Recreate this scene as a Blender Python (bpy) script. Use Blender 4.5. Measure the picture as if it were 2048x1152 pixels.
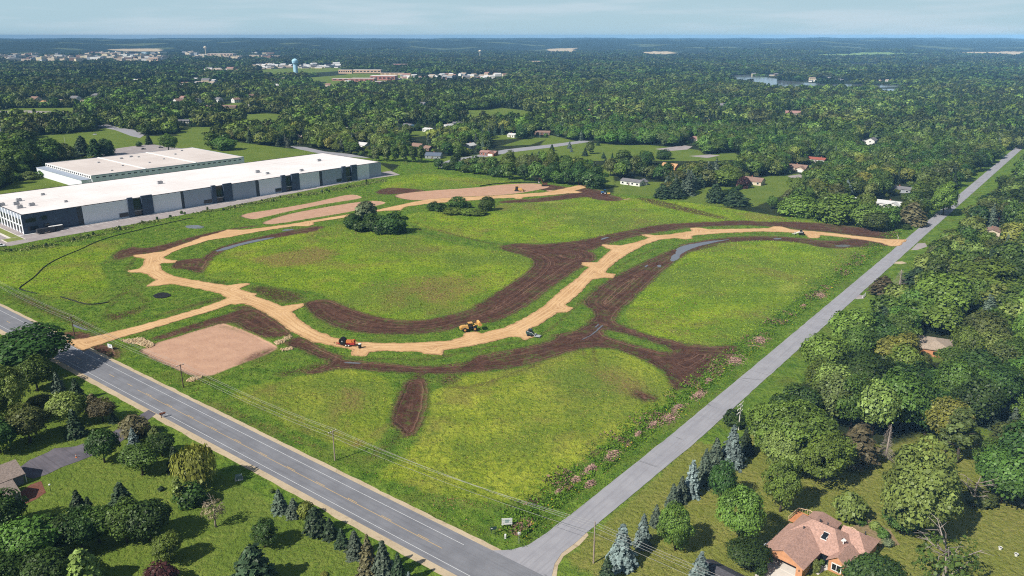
import bpy, math, random
import numpy as np
from mathutils import Vector, Matrix, noise as mnoise

for _b in list(bpy.data.objects):
    bpy.data.objects.remove(_b)
random.seed(7)
SC = bpy.context.scene
COL = SC.collection
PI = math.pi
rad = math.radians

# ------------------------------------------------------------------ camera, sky, sun, exposure
CAM_H = 110.0
FPX = 1560.0
PITCH = math.atan(504 / FPX)
cam_data = bpy.data.cameras.new('camera')
cam_data.sensor_width = 36.0
cam_data.lens = FPX / 2048 * 36.0
cam_data.clip_start = 1.0
cam_data.clip_end = 60000.0
cam = bpy.data.objects.new('camera', cam_data)
cam.location = (0, 0, CAM_H)
cam.rotation_euler = (PI / 2 - PITCH, 0, 0)
COL.objects.link(cam)
SC.camera = cam

SUN_AZ = rad(52 + 180)      # direction towards the sun, clockwise from +Y
SUN_EL = rad(43)
world = bpy.data.worlds.new('World')
SC.world = world
world.use_nodes = True
wn = world.node_tree
wn.nodes.clear()
sky = wn.nodes.new('ShaderNodeTexSky')
sky.sky_type = 'NISHITA'
sky.sun_disc = False
sky.sun_elevation = SUN_EL
sky.sun_rotation = SUN_AZ
sky.altitude = 300
sky.air_density = 1.0
sky.dust_density = 0.6
sky.ozone_density = 1.6
tc = wn.nodes.new('ShaderNodeTexCoord')
mp = wn.nodes.new('ShaderNodeMapping')
mp.inputs['Scale'].default_value = (4.0, 4.0, 42.0)
mp.inputs['Rotation'].default_value = (0.02, -0.06, 0)
cn = wn.nodes.new('ShaderNodeTexNoise')
cn.inputs['Scale'].default_value = 1.0
cn.inputs['Detail'].default_value = 6
cn.inputs['Roughness'].default_value = 0.55
cr = wn.nodes.new('ShaderNodeMapRange')
cr.interpolation_type = 'SMOOTHSTEP'
cr.inputs['From Min'].default_value = 0.44
cr.inputs['From Max'].default_value = 0.66
cr.inputs['To Max'].default_value = 0.6
cm = wn.nodes.new('ShaderNodeMix')
cm.data_type = 'RGBA'
cm.inputs[7].default_value = (9.6, 11.3, 12.6, 1)
wb = wn.nodes.new('ShaderNodeBackground')
wb.inputs['Strength'].default_value = 0.055
wo = wn.nodes.new('ShaderNodeOutputWorld')
wn.links.new(tc.outputs['Generated'], mp.inputs['Vector'])
wn.links.new(mp.outputs['Vector'], cn.inputs['Vector'])
wn.links.new(cn.outputs['Fac'], cr.inputs['Value'])
wn.links.new(cr.outputs['Result'], cm.inputs[0])
hb = wn.nodes.new('ShaderNodeMix')          # pale cyan air low over the horizon, the physical sky above
hb.data_type = 'RGBA'
hb.inputs[7].default_value = (7.0, 9.9, 11.4, 1)
sx = wn.nodes.new('ShaderNodeSeparateXYZ')
hr = wn.nodes.new('ShaderNodeMapRange')
hr.interpolation_type = 'SMOOTHSTEP'
hr.inputs['From Min'].default_value = .03
hr.inputs['From Max'].default_value = .13
hr.inputs['To Min'].default_value = .95
hr.inputs['To Max'].default_value = 0.0
wn.links.new(tc.outputs['Generated'], sx.inputs[0])
wn.links.new(sx.outputs['Z'], hr.inputs['Value'])
wn.links.new(hr.outputs['Result'], hb.inputs[0])
wn.links.new(sky.outputs['Color'], hb.inputs[6])
wn.links.new(hb.outputs[2], cm.inputs[6])
wn.links.new(cm.outputs[2], wb.inputs['Color'])
wn.links.new(wb.outputs['Background'], wo.inputs['Surface'])

sun_data = bpy.data.lights.new('sun', 'SUN')
sun_data.energy = 5.0
sun_data.angle = rad(0.53)
sun_data.color = (1.0, 0.955, 0.88)
sun = bpy.data.objects.new('sun', sun_data)
_sd = Vector((math.sin(SUN_AZ) * math.cos(SUN_EL), math.cos(SUN_AZ) * math.cos(SUN_EL), math.sin(SUN_EL)))
sun.rotation_euler = (-_sd).to_track_quat('-Z', 'Y').to_euler()
sun.location = (0, -50, 300)
COL.objects.link(sun)

SC.view_settings.view_transform = 'Standard'
SC.view_settings.look = 'None'
SC.view_settings.exposure = 0.22
SC.view_settings.gamma = 1.0
SC.cycles.use_denoising = False
SC.cycles.filter_width = 1.1
SC.cycles.max_bounces = 4
SC.cycles.diffuse_bounces = 2
SC.cycles.glossy_bounces = 2
SC.cycles.transmission_bounces = 2
SC.cycles.volume_bounces = 0
SC.cycles.transparent_max_bounces = 4

# ------------------------------------------------------------------ helpers
def at(px, py, z=0.0):
    """Point of height z seen at pixel (px, py) of the 2048 x 1152 photograph."""
    dx = (px - 1024) / FPX
    dy = -(py - 576) / FPX
    cp, sp = math.cos(PITCH), math.sin(PITCH)
    d = (dx, cp + dy * sp, -sp + dy * cp)
    t = (z - CAM_H) / d[2]
    return (d[0] * t, d[1] * t)

def at3(px, py, z=0.0):
    x, y = at(px, py, z)
    return Vector((x, y, z))

def proj(x, y, z=0.0):
    cp, sp = math.cos(PITCH), math.sin(PITCH)
    zz = z - CAM_H
    f = y * cp - zz * sp
    u = y * sp + zz * cp
    return (1024 + FPX * x / f, 576 - FPX * u / f)

def height_at(px, by, ty):
    x, y = at(px, by)
    r = math.hypot(x, y)
    dx = (px - 1024) / FPX
    dy = -(ty - 576) / FPX
    cp, sp = math.cos(PITCH), math.sin(PITCH)
    d = (dx, cp + dy * sp, -sp + dy * cp)
    return CAM_H + d[2] * r / math.hypot(d[0], d[1])

def mpp(px, py):
    """metres per photograph pixel at the ground point under the pixel"""
    x, y = at(px, py)
    return (y * math.cos(PITCH) + CAM_H * math.sin(PITCH)) / FPX

AZ1 = rad(37.85)                                   # the grey street runs this way
V1 = np.array([math.sin(AZ1), math.cos(AZ1)])
V2 = np.array([V1[1], -V1[0]])
def UV(u, n):
    p = u * V1 + n * V2
    return (float(p[0]), float(p[1]))

CROP = {'M': (0, 0, 1.0), 'A': (400, 350, 3.388), 'B': (950, 420, 4.096), 'C': (400, 640, 4.096), 'D': (850, 640, 3.388),
        'E': (1350, 430, 4.096), 'F': (0, 480, 4.096), 'G': (700, 250, 2.926), 'K': (1000, 340, 6.4),
        'L': (180, 640, 4.6545), 'P': (850, 872, 4.096), 'Q': (400, 872, 4.096), 'R': (1490, 1010, 6.827), 'W': (0, 250, 2.56)}
def px_of(spec):
    """'F 10,20 30,40 A 5,6' -> photograph pixels; a letter switches the enlargement the numbers were read from"""
    out, c = [], CROP['M']
    for w in spec.split():
        if w in CROP:
            c = CROP[w]
        else:
            a, b = w.split(',')
            out.append((c[0] + float(a) / c[2], c[1] + float(b) / c[2]))
    return out
def ground_pts(spec, z=0.0):
    return [at(a, b, z) for a, b in px_of(spec)]

def chaikin(pts, it=1, closed=True):
    for _ in range(it):
        n = len(pts)
        q = []
        for i in range(n if closed else n - 1):
            a, b = pts[i], pts[(i + 1) % n]
            q.append((a[0] * .75 + b[0] * .25, a[1] * .75 + b[1] * .25))
            q.append((a[0] * .25 + b[0] * .75, a[1] * .25 + b[1] * .75))
        if not closed:
            q = [pts[0]] + q + [pts[-1]]
        pts = q
    return pts

def lin(r, g, b):
    f = lambda c: c / 255 / 12.92 if c / 255 <= .04045 else ((c / 255 + .055) / 1.055) ** 2.4
    return (f(r), f(g), f(b))

# ---- node helper
class NB:
    def __init__(self, nt):
        self.nt = nt
    def n(self, typ, **kw):
        nd = self.nt.nodes.new(typ)
        for k, v in kw.items():
            setattr(nd, k, v)
        return nd
    def put(self, sock, v):
        if hasattr(v, 'is_output') or isinstance(v, bpy.types.NodeSocket):
            self.nt.links.new(v, sock)
        elif isinstance(v, (tuple, list)):
            if len(v) == 3 and sock.type == 'RGBA':
                v = (*v, 1.0)
            sock.default_value = v
        else:
            sock.default_value = v
    def math(self, op, a, b=0.0, c=None):
        nd = self.n('ShaderNodeMath', operation=op)
        self.put(nd.inputs[0], a)
        self.put(nd.inputs[1], b)
        if c is not None:
            self.put(nd.inputs[2], c)
        return nd.outputs[0]
    def mix(self, f, a, b, blend='MIX'):
        nd = self.n('ShaderNodeMix', data_type='RGBA', blend_type=blend)
        self.put(nd.inputs[0], f)
        self.put(nd.inputs[6], a)
        self.put(nd.inputs[7], b)
        return nd.outputs[2]
    def noise(self, vec, scale, detail=3, rough=.55, dist=0.0):
        nd = self.n('ShaderNodeTexNoise')
        if vec is not None:
            self.put(nd.inputs['Vector'], vec)
        nd.inputs['Scale'].default_value = scale
        nd.inputs['Detail'].default_value = detail
        nd.inputs['Roughness'].default_value = rough
        nd.inputs['Distortion'].default_value = dist
        return nd.outputs['Fac']
    def ss(self, x, a, b, lo=0.0, hi=1.0):
        nd = self.n('ShaderNodeMapRange', interpolation_type='SMOOTHSTEP')
        self.put(nd.inputs['Value'], x)
        nd.inputs['From Min'].default_value = a
        nd.inputs['From Max'].default_value = b
        nd.inputs['To Min'].default_value = lo
        nd.inputs['To Max'].default_value = hi
        return nd.outputs['Result']
    def attr(self, name):
        nd = self.n('ShaderNodeAttribute', attribute_name=name)
        return nd.outputs['Fac']
    def pos(self):
        return self.n('ShaderNodeNewGeometry').outputs['Position']
    def objc(self):
        return self.n('ShaderNodeTexCoord').outputs['Object']

MATS = {}
def new_mat(name):
    m = bpy.data.materials.new(name)
    m.use_nodes = True
    m.node_tree.nodes.clear()
    nb = NB(m.node_tree)
    out = nb.n('ShaderNodeOutputMaterial')
    return m, nb, out
def finish(nb, out, color, rough=.8, bump=None, strength=.5, dist=.1, metal=0.0, spec=.3):
    p = nb.n('ShaderNodeBsdfPrincipled')
    nb.put(p.inputs['Base Color'], color)
    nb.put(p.inputs['Roughness'], rough)
    p.inputs['Metallic'].default_value = metal
    p.inputs['Specular IOR Level'].default_value = spec
    if bump is not None:
        b = nb.n('ShaderNodeBump')
        b.inputs['Strength'].default_value = strength
        b.inputs['Distance'].default_value = dist
        nb.put(b.inputs['Height'], bump)
        nb.nt.links.new(b.outputs['Normal'], p.inputs['Normal'])
    nb.nt.links.new(p.outputs['BSDF'], out.inputs['Surface'])
    return p
def paint(name, col, rough=.6, var=.12, scale=1.5, metal=0.0, spec=.3):
    """a plain coloured surface with faint wear"""
    if name in MATS:
        return MATS[name]
    m, nb, out = new_mat(name)
    v = nb.noise(nb.objc(), scale, 4, .6)
    k = nb.ss(v, .3, .7, 1 - var, 1 + var)
    mul = nb.n('ShaderNodeVectorMath', operation='SCALE')
    mul.inputs[0].default_value = col
    nb.put(mul.inputs['Scale'], k)
    finish(nb, out, mul.outputs[0], rough, metal=metal, spec=spec)
    MATS[name] = m
    return m

# ---- mesh helpers
class MB:
    def __init__(self):
        self.v, self.f, self.m = [], [], []
        self.mi = 0
    def add(self, vs, fs):
        o = len(self.v)
        self.v += [tuple(v) for v in vs]
        self.f += [tuple(i + o for i in f) for f in fs]
        self.m += [self.mi] * len(fs)
    def box(self, c, s, rz=0.0, top=1.0, ry=0.0):
        """box centred at c, size s; top scales the upper face; ry tilts about the local y axis"""
        hx, hy, hz = s[0] / 2, s[1] / 2, s[2] / 2
        vs = []
        for z, k in ((-hz, 1), (hz, top)):
            for x, y in ((-hx, -hy), (hx, -hy), (hx, hy), (-hx, hy)):
                vs.append(Vector((x * k, y * k, z)))
        M = Matrix.Rotation(rz, 4, 'Z') @ Matrix.Rotation(ry, 4, 'Y')
        vs = [M @ v + Vector(c) for v in vs]
        self.add(vs, [(0, 3, 2, 1), (4, 5, 6, 7), (0, 1, 5, 4), (1, 2, 6, 5), (2, 3, 7, 6), (3, 0, 4, 7)])
    def tube(self, pts, r, n=8, cap=True):
        pts = [Vector(p) for p in pts]
        rs = r if isinstance(r, (list, tuple)) else [r] * len(pts)
        vs, fs = [], []
        for i, p in enumerate(pts):
            d = (pts[min(i + 1, len(pts) - 1)] - pts[max(i - 1, 0)])
            d = d.normalized() if d.length > 1e-9 else Vector((0, 0, 1))
            a = Vector((1, 0, 0)) if abs(d.x) < .8 else Vector((0, 1, 0))
            e1 = d.cross(a).normalized()
            e2 = d.cross(e1)
            for k in range(n):
                t = 2 * PI * k / n
                vs.append(p + (e1 * math.cos(t) + e2 * math.sin(t)) * rs[i])
        for i in range(len(pts) - 1):
            for k in range(n):
                a, b = i * n + k, i * n + (k + 1) % n
                fs.append((a, b, b + n, a + n))
        if cap:
            fs.append(tuple(range(n - 1, -1, -1)))
            fs.append(tuple((len(pts) - 1) * n + k for k in range(n)))
        self.add(vs, fs)
    def lathe(self, prof, c=(0, 0, 0), n=20):
        """profile of (r, z) turned about the z axis through c"""
        vs, fs = [], []
        for r, z in prof:
            for k in range(n):
                t = 2 * PI * k / n
                vs.append((c[0] + r * math.cos(t), c[1] + r * math.sin(t), c[2] + z))
        for i in range(len(prof) - 1):
            for k in range(n):
                a, b = i * n + k, i * n + (k + 1) % n
                fs.append((a, b, b + n, a + n))
        fs.append(tuple(range(n - 1, -1, -1)))
        fs.append(tuple((len(prof) - 1) * n + k for k in range(n)))
        self.add(vs, fs)
    def wheel(self, c, r, w, n=16, axis=(0, 1, 0)):
        c, ax = Vector(c), Vector(axis).normalized()
        self.tube([c - ax * w / 2, c - ax * w * .35, c + ax * w * .35, c + ax * w / 2], [r * .86, r, r, r * .86], n)
    def poly(self, pts, h):
        """flat outline (list of Vectors) extruded by the vector h"""
        n = len(pts)
        pts = [Vector(p) for p in pts]
        h = Vector(h)
        self.add(pts + [p + h for p in pts], [tuple(range(n - 1, -1, -1)), tuple(range(n, 2 * n))] +
                 [(i, (i + 1) % n, (i + 1) % n + n, i + n) for i in range(n)])
    def mesh(self, name, mats, smooth=False):
        me = bpy.data.meshes.new(name)
        me.from_pydata(self.v, [], self.f)
        for m in (mats if isinstance(mats, (list, tuple)) else [mats]):
            me.materials.append(m)
        me.polygons.foreach_set('material_index', self.m)
        if smooth:
            me.polygons.foreach_set('use_smooth', [True] * len(self.f))
        me.update()
        return me
    def build(self, name, mats, parent=None, smooth=False, loc=None, rz=None):
        o = bpy.data.objects.new(name, self.mesh(name, mats, smooth))
        COL.objects.link(o)
        if parent is not None:
            o.parent = parent
        if loc is not None:
            o.location = loc
        if rz is not None:
            o.rotation_euler.z = rz
        return o

def tag(o, label=None, cat=None, group=None, kind=None):
    if label: o['label'] = label
    if cat: o['category'] = cat
    if group: o['group'] = group
    if kind: o['kind'] = kind
    return o
def thing(name, loc, rz, label, cat, group=None):
    o = bpy.data.objects.new(name, None)
    COL.objects.link(o)
    o.location = loc
    o.rotation_euler = (0, 0, rz)
    return tag(o, label, cat, group)
def copy_tree(o, parent=None):
    c = o.copy()
    COL.objects.link(c)
    c.parent = parent
    for ch in list(o.children):
        copy_tree(ch, c)
    return c
# ------------------------------------------------------------------ outlines on the ground
SOIL = [
    'A 720,880 780,955 960,1045 1200,1075 1500,1075 1700,1045 1780,1010 1890,1000 1940,1000 2033,960 B 100,940 300,850 480,740 600,640 760,540 870,455 1000,405 960,340 800,315 560,285 330,272 170,310 420,370 510,425 440,510 250,640 100,740 0,790 A 1900,890 1700,955 1480,995 1300,985 1100,940 950,880 880,845 780,850 700,870',
    'B 560,280 850,258 1050,212 1300,162 1500,122 1800,103 2048,96 E 300,58 560,44 700,56 1050,58 1300,78 1550,108 1780,130 1835,180 1750,195 1500,170 1250,135 1000,117 900,100 700,86 540,80 200,95 0,110 B 1750,143 1450,187 1280,218 1100,272 1000,300 960,335 800,318 560,300',
    'B 1780,275 1600,335 1400,422 1200,522 1060,602 960,692 880,762 1000,830 960,920 880,965 830,1000 D 880,92 850,150 600,205 350,245 280,300 0,322 C 1850,388 1700,377 1500,357 1200,332 1150,300 1000,240 850,150 780,140 690,200 850,240 950,300 1100,335 1000,390 850,440 1000,430 1130,390 1300,398 1600,425 2048,438 D 300,348 600,322 800,268 1050,185 1190,180 1300,190 1500,270 1640,350 1640,385 1700,440 1690,470 1760,460 1900,380 2033,290 E 500,1130 520,1068 300,1082 150,1066 0,1046 B 1850,1122 1650,1082 1400,1020 1250,970 1130,920 1150,850 1250,760 1400,620 1550,480 1700,370 1800,320 2048,268 E 60,318 150,280 350,226 600,207 900,207 1100,238 1230,268 1350,272 1700,242 1800,262 1700,225 1450,190 1250,217 1160,205 1000,188 800,176 550,176 300,200 100,235 0,262',
    'F 1250,805 1500,722 1750,642 2048,550 A 200,905 320,885 430,935 560,1018 640,1080 480,1108 300,1040 230,990 150,1010 0,1022 F 1950,652 1700,702 1450,772 1280,822',
    'F 500,760 620,752 700,770 860,770 700,806 540,822',
    'F 750,880 870,850 960,895 985,970 880,955 800,920',
    'F 930,110 1100,50 1130,75 1300,55 1480,0 A 100,385 200,368 350,345 400,345 180,372 150,390 F 1590,2 1350,92 1200,112 1060,132 950,172',
    'F 1450,165 1690,150 1700,200 1620,270 1560,240 1400,230',
    'A 0,600 50,540 150,482 400,422 640,372 850,340 800,378 600,408 300,466 130,520 50,590 20,660 0,664',
    'C 1700,490 1860,485 1840,700 1830,760 1760,930 1680,950 1620,860 1570,850 1600,720 1660,590',
    'D 1390,460 1480,500 1560,522 1530,560 1440,530',
    'K 0,400 300,380 600,350 850,310 960,290 980,265 1130,220 1280,260 1400,320 1600,372 1450,402 1200,372 1120,338 900,362 600,402 300,412 0,425',
    'G 1130,345 1300,368 1200,378 1130,385 1090,360',
    'G 155,392 210,366 350,372 440,385 430,392 230,408 160,400',
]
SOIL_SOFT = [
    'F 40,425 200,450 420,540 640,640 830,722 700,745 560,690 400,610 140,510',
    'F 780,600 1000,600 1200,515 1240,545 1050,640 900,675',
    'F 1620,505 1850,450 1850,490 1650,535 1300,620 1100,690 1080,670 1400,580',
    'C 1560,940 1690,940 1560,1060 1400,1147 1330,1147 1480,1040',
    'C 1700,500 1720,430 1800,400 1880,430 1870,500 1780,510',
    'D 90,370 250,360 230,420 160,450 90,440',
    'C 600,420 800,400 1000,330 1050,380 850,440 650,480',
    'A 300,760 420,745 560,770 700,800 720,850 560,880 400,825',
    'L 1380,380 1560,285 1750,240 1745,292 1560,372 1340,440',
    'L 1190,50 1290,60 1480,110 1600,180 1400,110 1240,75',
    'F 1700,340 1850,330 1880,350 1760,372',
    'M 1270,392 1330,402 1400,420 1470,438 1440,440 1360,422 1280,404',
]
TRACK = [('D 80,380 110,450 250,460 420,430 600,360 800,290', .9), ('D 250,375 200,440 250,455', .8),
         ('D 1060,190 1110,280 1160,300', .9), ('D 1120,170 1170,260 1150,310', .9),
         ('F 520,470 640,512 740,535 890,512 960,450 1060,420', .9), ('F 1120,430 1200,500 1240,500', 1.0),
         ('F 1050,410 950,500 860,590', 1.0), ('F 1080,430 1170,520 1230,500', .8),
         ('F 1610,280 1640,220 1690,190', .8), ('F 800,210 830,190 900,180', .9),
         ('G 380,570 500,610 640,650 800,690 880,700', 1.3), ('G 360,590 480,650 620,680', 1.0),
         ('B 1160,480 1300,390 1500,310 1620,280', .8), ('B 520,1040 640,960 760,850 860,760 1000,620', .9),
         ('C 1200,310 1500,320 1850,325 2048,295', 1.0), ('D 120,240 350,205 600,150 680,135', .9),
         ('E 20,430 160,380 350,400', .5), ('E 340,970 420,990 480,1050', .7), ('C 40,640 250,740 560,880 900,1010 1000,1060', .7),
         ('C 0,690 260,790 560,930 780,1040', .6), ('F 1040,265 1080,310 1160,355', .9), ('F 1120,140 1060,200 1040,250', 1.2)]
ISLAND = [
    'D 1195,60 1300,70 1500,130 1700,200 1690,225 1600,222 1500,195 1300,140 1200,100',
    'B 1090,500 1200,430 1300,390 1500,300 1640,262 1750,262 1600,330 1400,420 1200,520 1160,520',
    'B 800,840 1000,830 960,920 880,960 760,1000 700,940', 'C 1400,265 1450,260 1800,262 1850,290 1700,310 1450,300 1390,290',
    'C 1480,330 1700,335 2048,305 D 350,205 580,150 690,140 640,165 400,215 250,290 0,312 C 1900,365 1700,372 1500,345',
    'C 580,160 720,110 760,125 640,190', 'D 620,185 760,130 880,95 900,120 820,160 640,190', 'D 130,200 350,172 580,118 640,128 560,150 300,195 140,225',
    'E 1160,185 1300,180 1420,195 1380,215 1200,212',
]
PAD = [
    'L 600,215 800,160 1000,95 1170,45 1260,30 1330,60 1480,110 1560,150 1660,200 1750,240 1740,275 1600,340 1380,420 1150,515 1050,525 940,520 760,440 560,350 420,270 560,260',
    'A 245,270 520,230 800,180 1020,125 1110,150 1060,165 850,195 560,255 380,300 330,300',
    'A 410,322 600,262 850,217 1100,177 1220,175 1270,190 1180,212 1080,232 990,255 700,302 520,332 440,336',
    'G 230,410 440,385 760,365 860,350 1050,340 1130,347 1180,362 1100,380 1000,398 870,412 640,420 440,440 330,440',
    'K 560,250 700,265 800,262 640,285',
    'K 1470,375 1560,385 1640,362 1690,368 1560,388 1480,385',
]
FIELD = [
    'A 0,680 50,600 130,520 300,465 600,405 850,350 980,320 1050,370 1200,390 1400,395 1600,440 1900,500 B 150,330 420,370 505,428 440,510 250,640 0,790 A 1900,890 1700,950 1480,995 1300,985 1100,940 950,880 880,840 750,780 600,770 330,720 100,710',
    'M 800,432 860,420 960,432 1010,402 1100,393 1200,392 1260,395 1330,400 1420,410 1560,434 1700,452 1780,463 1690,459 1560,447 1400,447 1300,456 1200,479 1100,487 1000,485 900,470 830,450',
    'E 60,320 150,280 350,230 600,210 900,210 1100,240 1230,270 1350,275 1700,245 1720,270 1550,360 1350,490 1200,580 1000,690 800,830 640,960 500,1060 300,1080 150,1065 0,1045 B 1850,1120 1650,1080 1400,1020 1250,950 1210,870 1280,760 1500,540 1700,380 1800,330 2048,270',
    'D 1050,190 1190,200 1300,200 1500,280 1620,360 1690,430 1710,500 1660,570 1400,740 1200,860 1000,990 880,1110 P 1000,470 850,540 600,560 300,500 0,470 Q 1700,400 1400,330 1640,200 C 1830,900 1870,750 1880,620 1930,560 D 80,460 230,420 250,370 600,340 800,280',
    'C 250,600 400,540 600,500 850,460 1130,400 1300,400 1540,460 1590,600 1580,720 1550,850 1500,960 1350,1060 1150,1040 900,960 700,860 400,700 260,640',
    'F 0,120 300,60 700,50 850,0 1100,-20 950,90 800,200 860,260 900,390 850,500 700,530 500,490 180,400 100,390 0,370 -300,300 -300,200',
    'G 150,370 250,300 400,285 600,290 900,330 1050,338 760,358 440,380 230,376',
]
MOW = [3, 4]                       # fields mown in rows
DRY = [
    ('A 280,570 560,510 800,470 1010,520 920,575 560,645 370,612', 9),
    ('P 0,470 300,500 600,570 850,500 1010,400 1030,470 900,560 600,640 300,600 100,570 0,560', 4),
    ('C 0,640 200,690 500,820 900,1010 1000,1080 800,1010 500,880 200,745 0,700', 2.5),
    ('C 1210,980 1300,950 1400,1000 1330,1060 1230,1050', 2),
    ('D 1180,870 1400,740 1650,580 1700,480 1720,530 1680,600 1400,780 1190,900 960,1060 900,1110 990,1000', 2),
    ('A 1300,700 1700,680 2000,640 1950,800 1700,900 1400,850', 22),
    ('D 900,280 1300,300 1600,500 1400,560 1100,420', 14),
    ('C 1100,560 1300,500 1400,700 1350,800 1150,780', 8),
]
PALE = [('F 0,240 200,180 300,250 200,330 0,360', 12), ('E 800,560 1050,530 1080,600 900,660 820,640', 8),
        ('B 690,50 850,40 800,90 700,80', 8), ('K 300,400 700,380 900,420 600,440', 8)]
# meadows and lawns that open the woods; everything else beyond the site is woodland floor
SITE = 'M -300,640 -200,500 0,489 150,466 500,408 770,353 800,330 740,322 770,306 860,318 1000,345 1100,362 1180,373 1230,388 1320,394 1440,414 1560,433 1640,438 1760,466 1835,452 1900,410 P 1200,640 1000,790 850,890 720,930 560,945 M 880,1060 0,612'
OPEN = [
    'M 905,318 960,308 1040,295 1160,284 1240,290 1300,290 1400,300 1420,322 1330,322 1260,320 1180,322 1110,312 1000,322 940,325',
    'M 922,221 1000,215 1075,224 1060,234 930,236', 'M 36,286 72,272 180,262 240,252 300,282 300,300 210,303 160,308 90,304',
    'M 600,156 690,150 692,161 603,166', 'M 490,314 560,296 640,300 610,314 510,324',
    'M 1318,396 1400,378 1460,366 1540,352 1600,347 1612,366 1560,394 1510,414 1450,414 1390,408',
    'M 1225,392 1230,362 1330,364 1320,394', 'M 1895,394 1920,366 1960,362 1935,394', 'M 0,228 0,216 90,216 170,214 155,228 20,230',
    'M 420,214 480,204 500,212 450,220', 'M 1000,292 1060,275 1100,276 1060,290', 'M 1100,270 1160,284 1120,292 1080,290',
    'M 815,262 860,262 850,272 820,274', 'M 870,330 850,318 900,312 990,318 960,332',
    'M 1380,310 1470,306 1490,318 1400,324', 'M 980,272 1030,268 1035,278 985,280', 'M 1180,380 1200,330 1225,330 1230,372',
    'M 640,170 760,165 850,168 830,150 700,146', 'M 285,300 400,286 520,300 400,316', 'M 500,150 600,147 700,141 650,134 500,140',
    'M -200,735 -60,660 0,690 150,770 320,830 560,950 800,1070 980,1152 900,1300 -300,1300 -500,900',
    'M 1040,1300 1080,1110 1160,1045 1300,930 1450,800 1540,730 1575,745 1530,800 1600,860 1680,880 1760,890 1880,880 2000,900 2100,960 2200,1300',
    'M 1810,880 1880,850 1990,858 1985,890 1880,905', 'M 1850,690 1900,690 1910,725 1850,725',
    'M 1812,622 1838,618 1842,632 1812,636', 'M 1290,107 1400,104 1430,110 1300,111',
]
# farther off the trees get sparser round these places (town, school, suburbs)
TOWN = ['M -60,104 420,104 420,128 200,130 -60,130', 'M 490,128 690,128 690,141 490,143', 'M 640,141 850,141 860,168 640,172', 'M 850,148 1030,148 1030,164 850,164',
        'M 0,94 160,90 300,94 200,102 0,104']
FARFIELD = [('M 1565,112 1750,103 1870,106 1860,110 1620,114', 'g'), ('M 1905,104 2048,103 2048,112 1920,108', 't'), ('M 1270,103 1350,103 1345,108 1280,107', 't'),
            ('M 1090,98 1150,96 1150,106 1100,106', 't'), ('M 210,98 320,97 320,103 240,102', 't'), ('M 400,140 470,140 470,146 400,145', 't')]
LAKE = ['M 1436,152 1480,149 1530,154 1575,162 1640,168 1760,170 1840,169 1842,173 1740,176 1640,175 1590,176 1545,173 1495,166 1460,158', 'M 1752,178 1800,178 1806,185 1768,184', 'M 1685,127 1762,127 1752,131 1690,130']

def inside(poly, x, y):
    c = False
    n = len(poly)
    for i in range(n):
        x1, y1 = poly[i]
        x2, y2 = poly[(i + 1) % n]
        if (y1 > y) != (y2 > y) and x < (x2 - x1) * (y - y1) / (y2 - y1) + x1:
            c = not c
    return c

def sdf(poly, X, Y, reach=14.0):
    """signed distance in metres (positive inside), worth -reach outside the outline's neighbourhood"""
    P = np.array(poly)
    out = np.full(X.shape, -float(reach))
    sel = (X > P[:, 0].min() - reach) & (X < P[:, 0].max() + reach) & (Y > P[:, 1].min() - reach) & (Y < P[:, 1].max() + reach)
    x, y = X[sel], Y[sel]
    d2 = np.full(x.shape, 1e12)
    ins = np.zeros(x.shape, bool)
    for i in range(len(P)):
        ax, ay = P[i]
        bx, by = P[(i + 1) % len(P)]
        ex, ey = bx - ax, by - ay
        L = ex * ex + ey * ey
        if L < 1e-9:
            continue
        t = np.clip(((x - ax) * ex + (y - ay) * ey) / L, 0, 1)
        d2 = np.minimum(d2, (x - ax - t * ex) ** 2 + (y - ay - t * ey) ** 2)
        if abs(ey) > 1e-9:
            c = ((ay > y) != (by > y)) & (x < ex * (y - ay) / ey + ax)
            ins ^= c
    d = np.sqrt(d2)
    out[sel] = np.where(ins, d, -d)
    return np.maximum(out, -reach)

def sdline(pts, w, X, Y, reach=14.0):
    P = np.array(pts)
    out = np.full(X.shape, -float(reach))
    sel = (X > P[:, 0].min() - reach) & (X < P[:, 0].max() + reach) & (Y > P[:, 1].min() - reach) & (Y < P[:, 1].max() + reach)
    x, y = X[sel], Y[sel]
    d2 = np.full(x.shape, 1e12)
    for i in range(len(P) - 1):
        ax, ay = P[i]
        ex, ey = P[i + 1] - P[i]
        L = ex * ex + ey * ey + 1e-9
        t = np.clip(((x - ax) * ex + (y - ay) * ey) / L, 0, 1)
        d2 = np.minimum(d2, (x - ax - t * ex) ** 2 + (y - ay - t * ey) ** 2)
    out[sel] = w - np.sqrt(d2)
    return np.maximum(out, -reach)

def stretch(lo, hi, step, far, g=1.055):
    a = list(np.arange(lo, hi + .01, step))
    s, v = step, lo
    left = []
    while v > -far:
        s *= g
        v -= s
        left.append(v)
    s, v = step, a[-1]
    right = []
    while v < far:
        s *= g
        v += s
        right.append(v)
    return np.array(left[::-1] + a + right)

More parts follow.
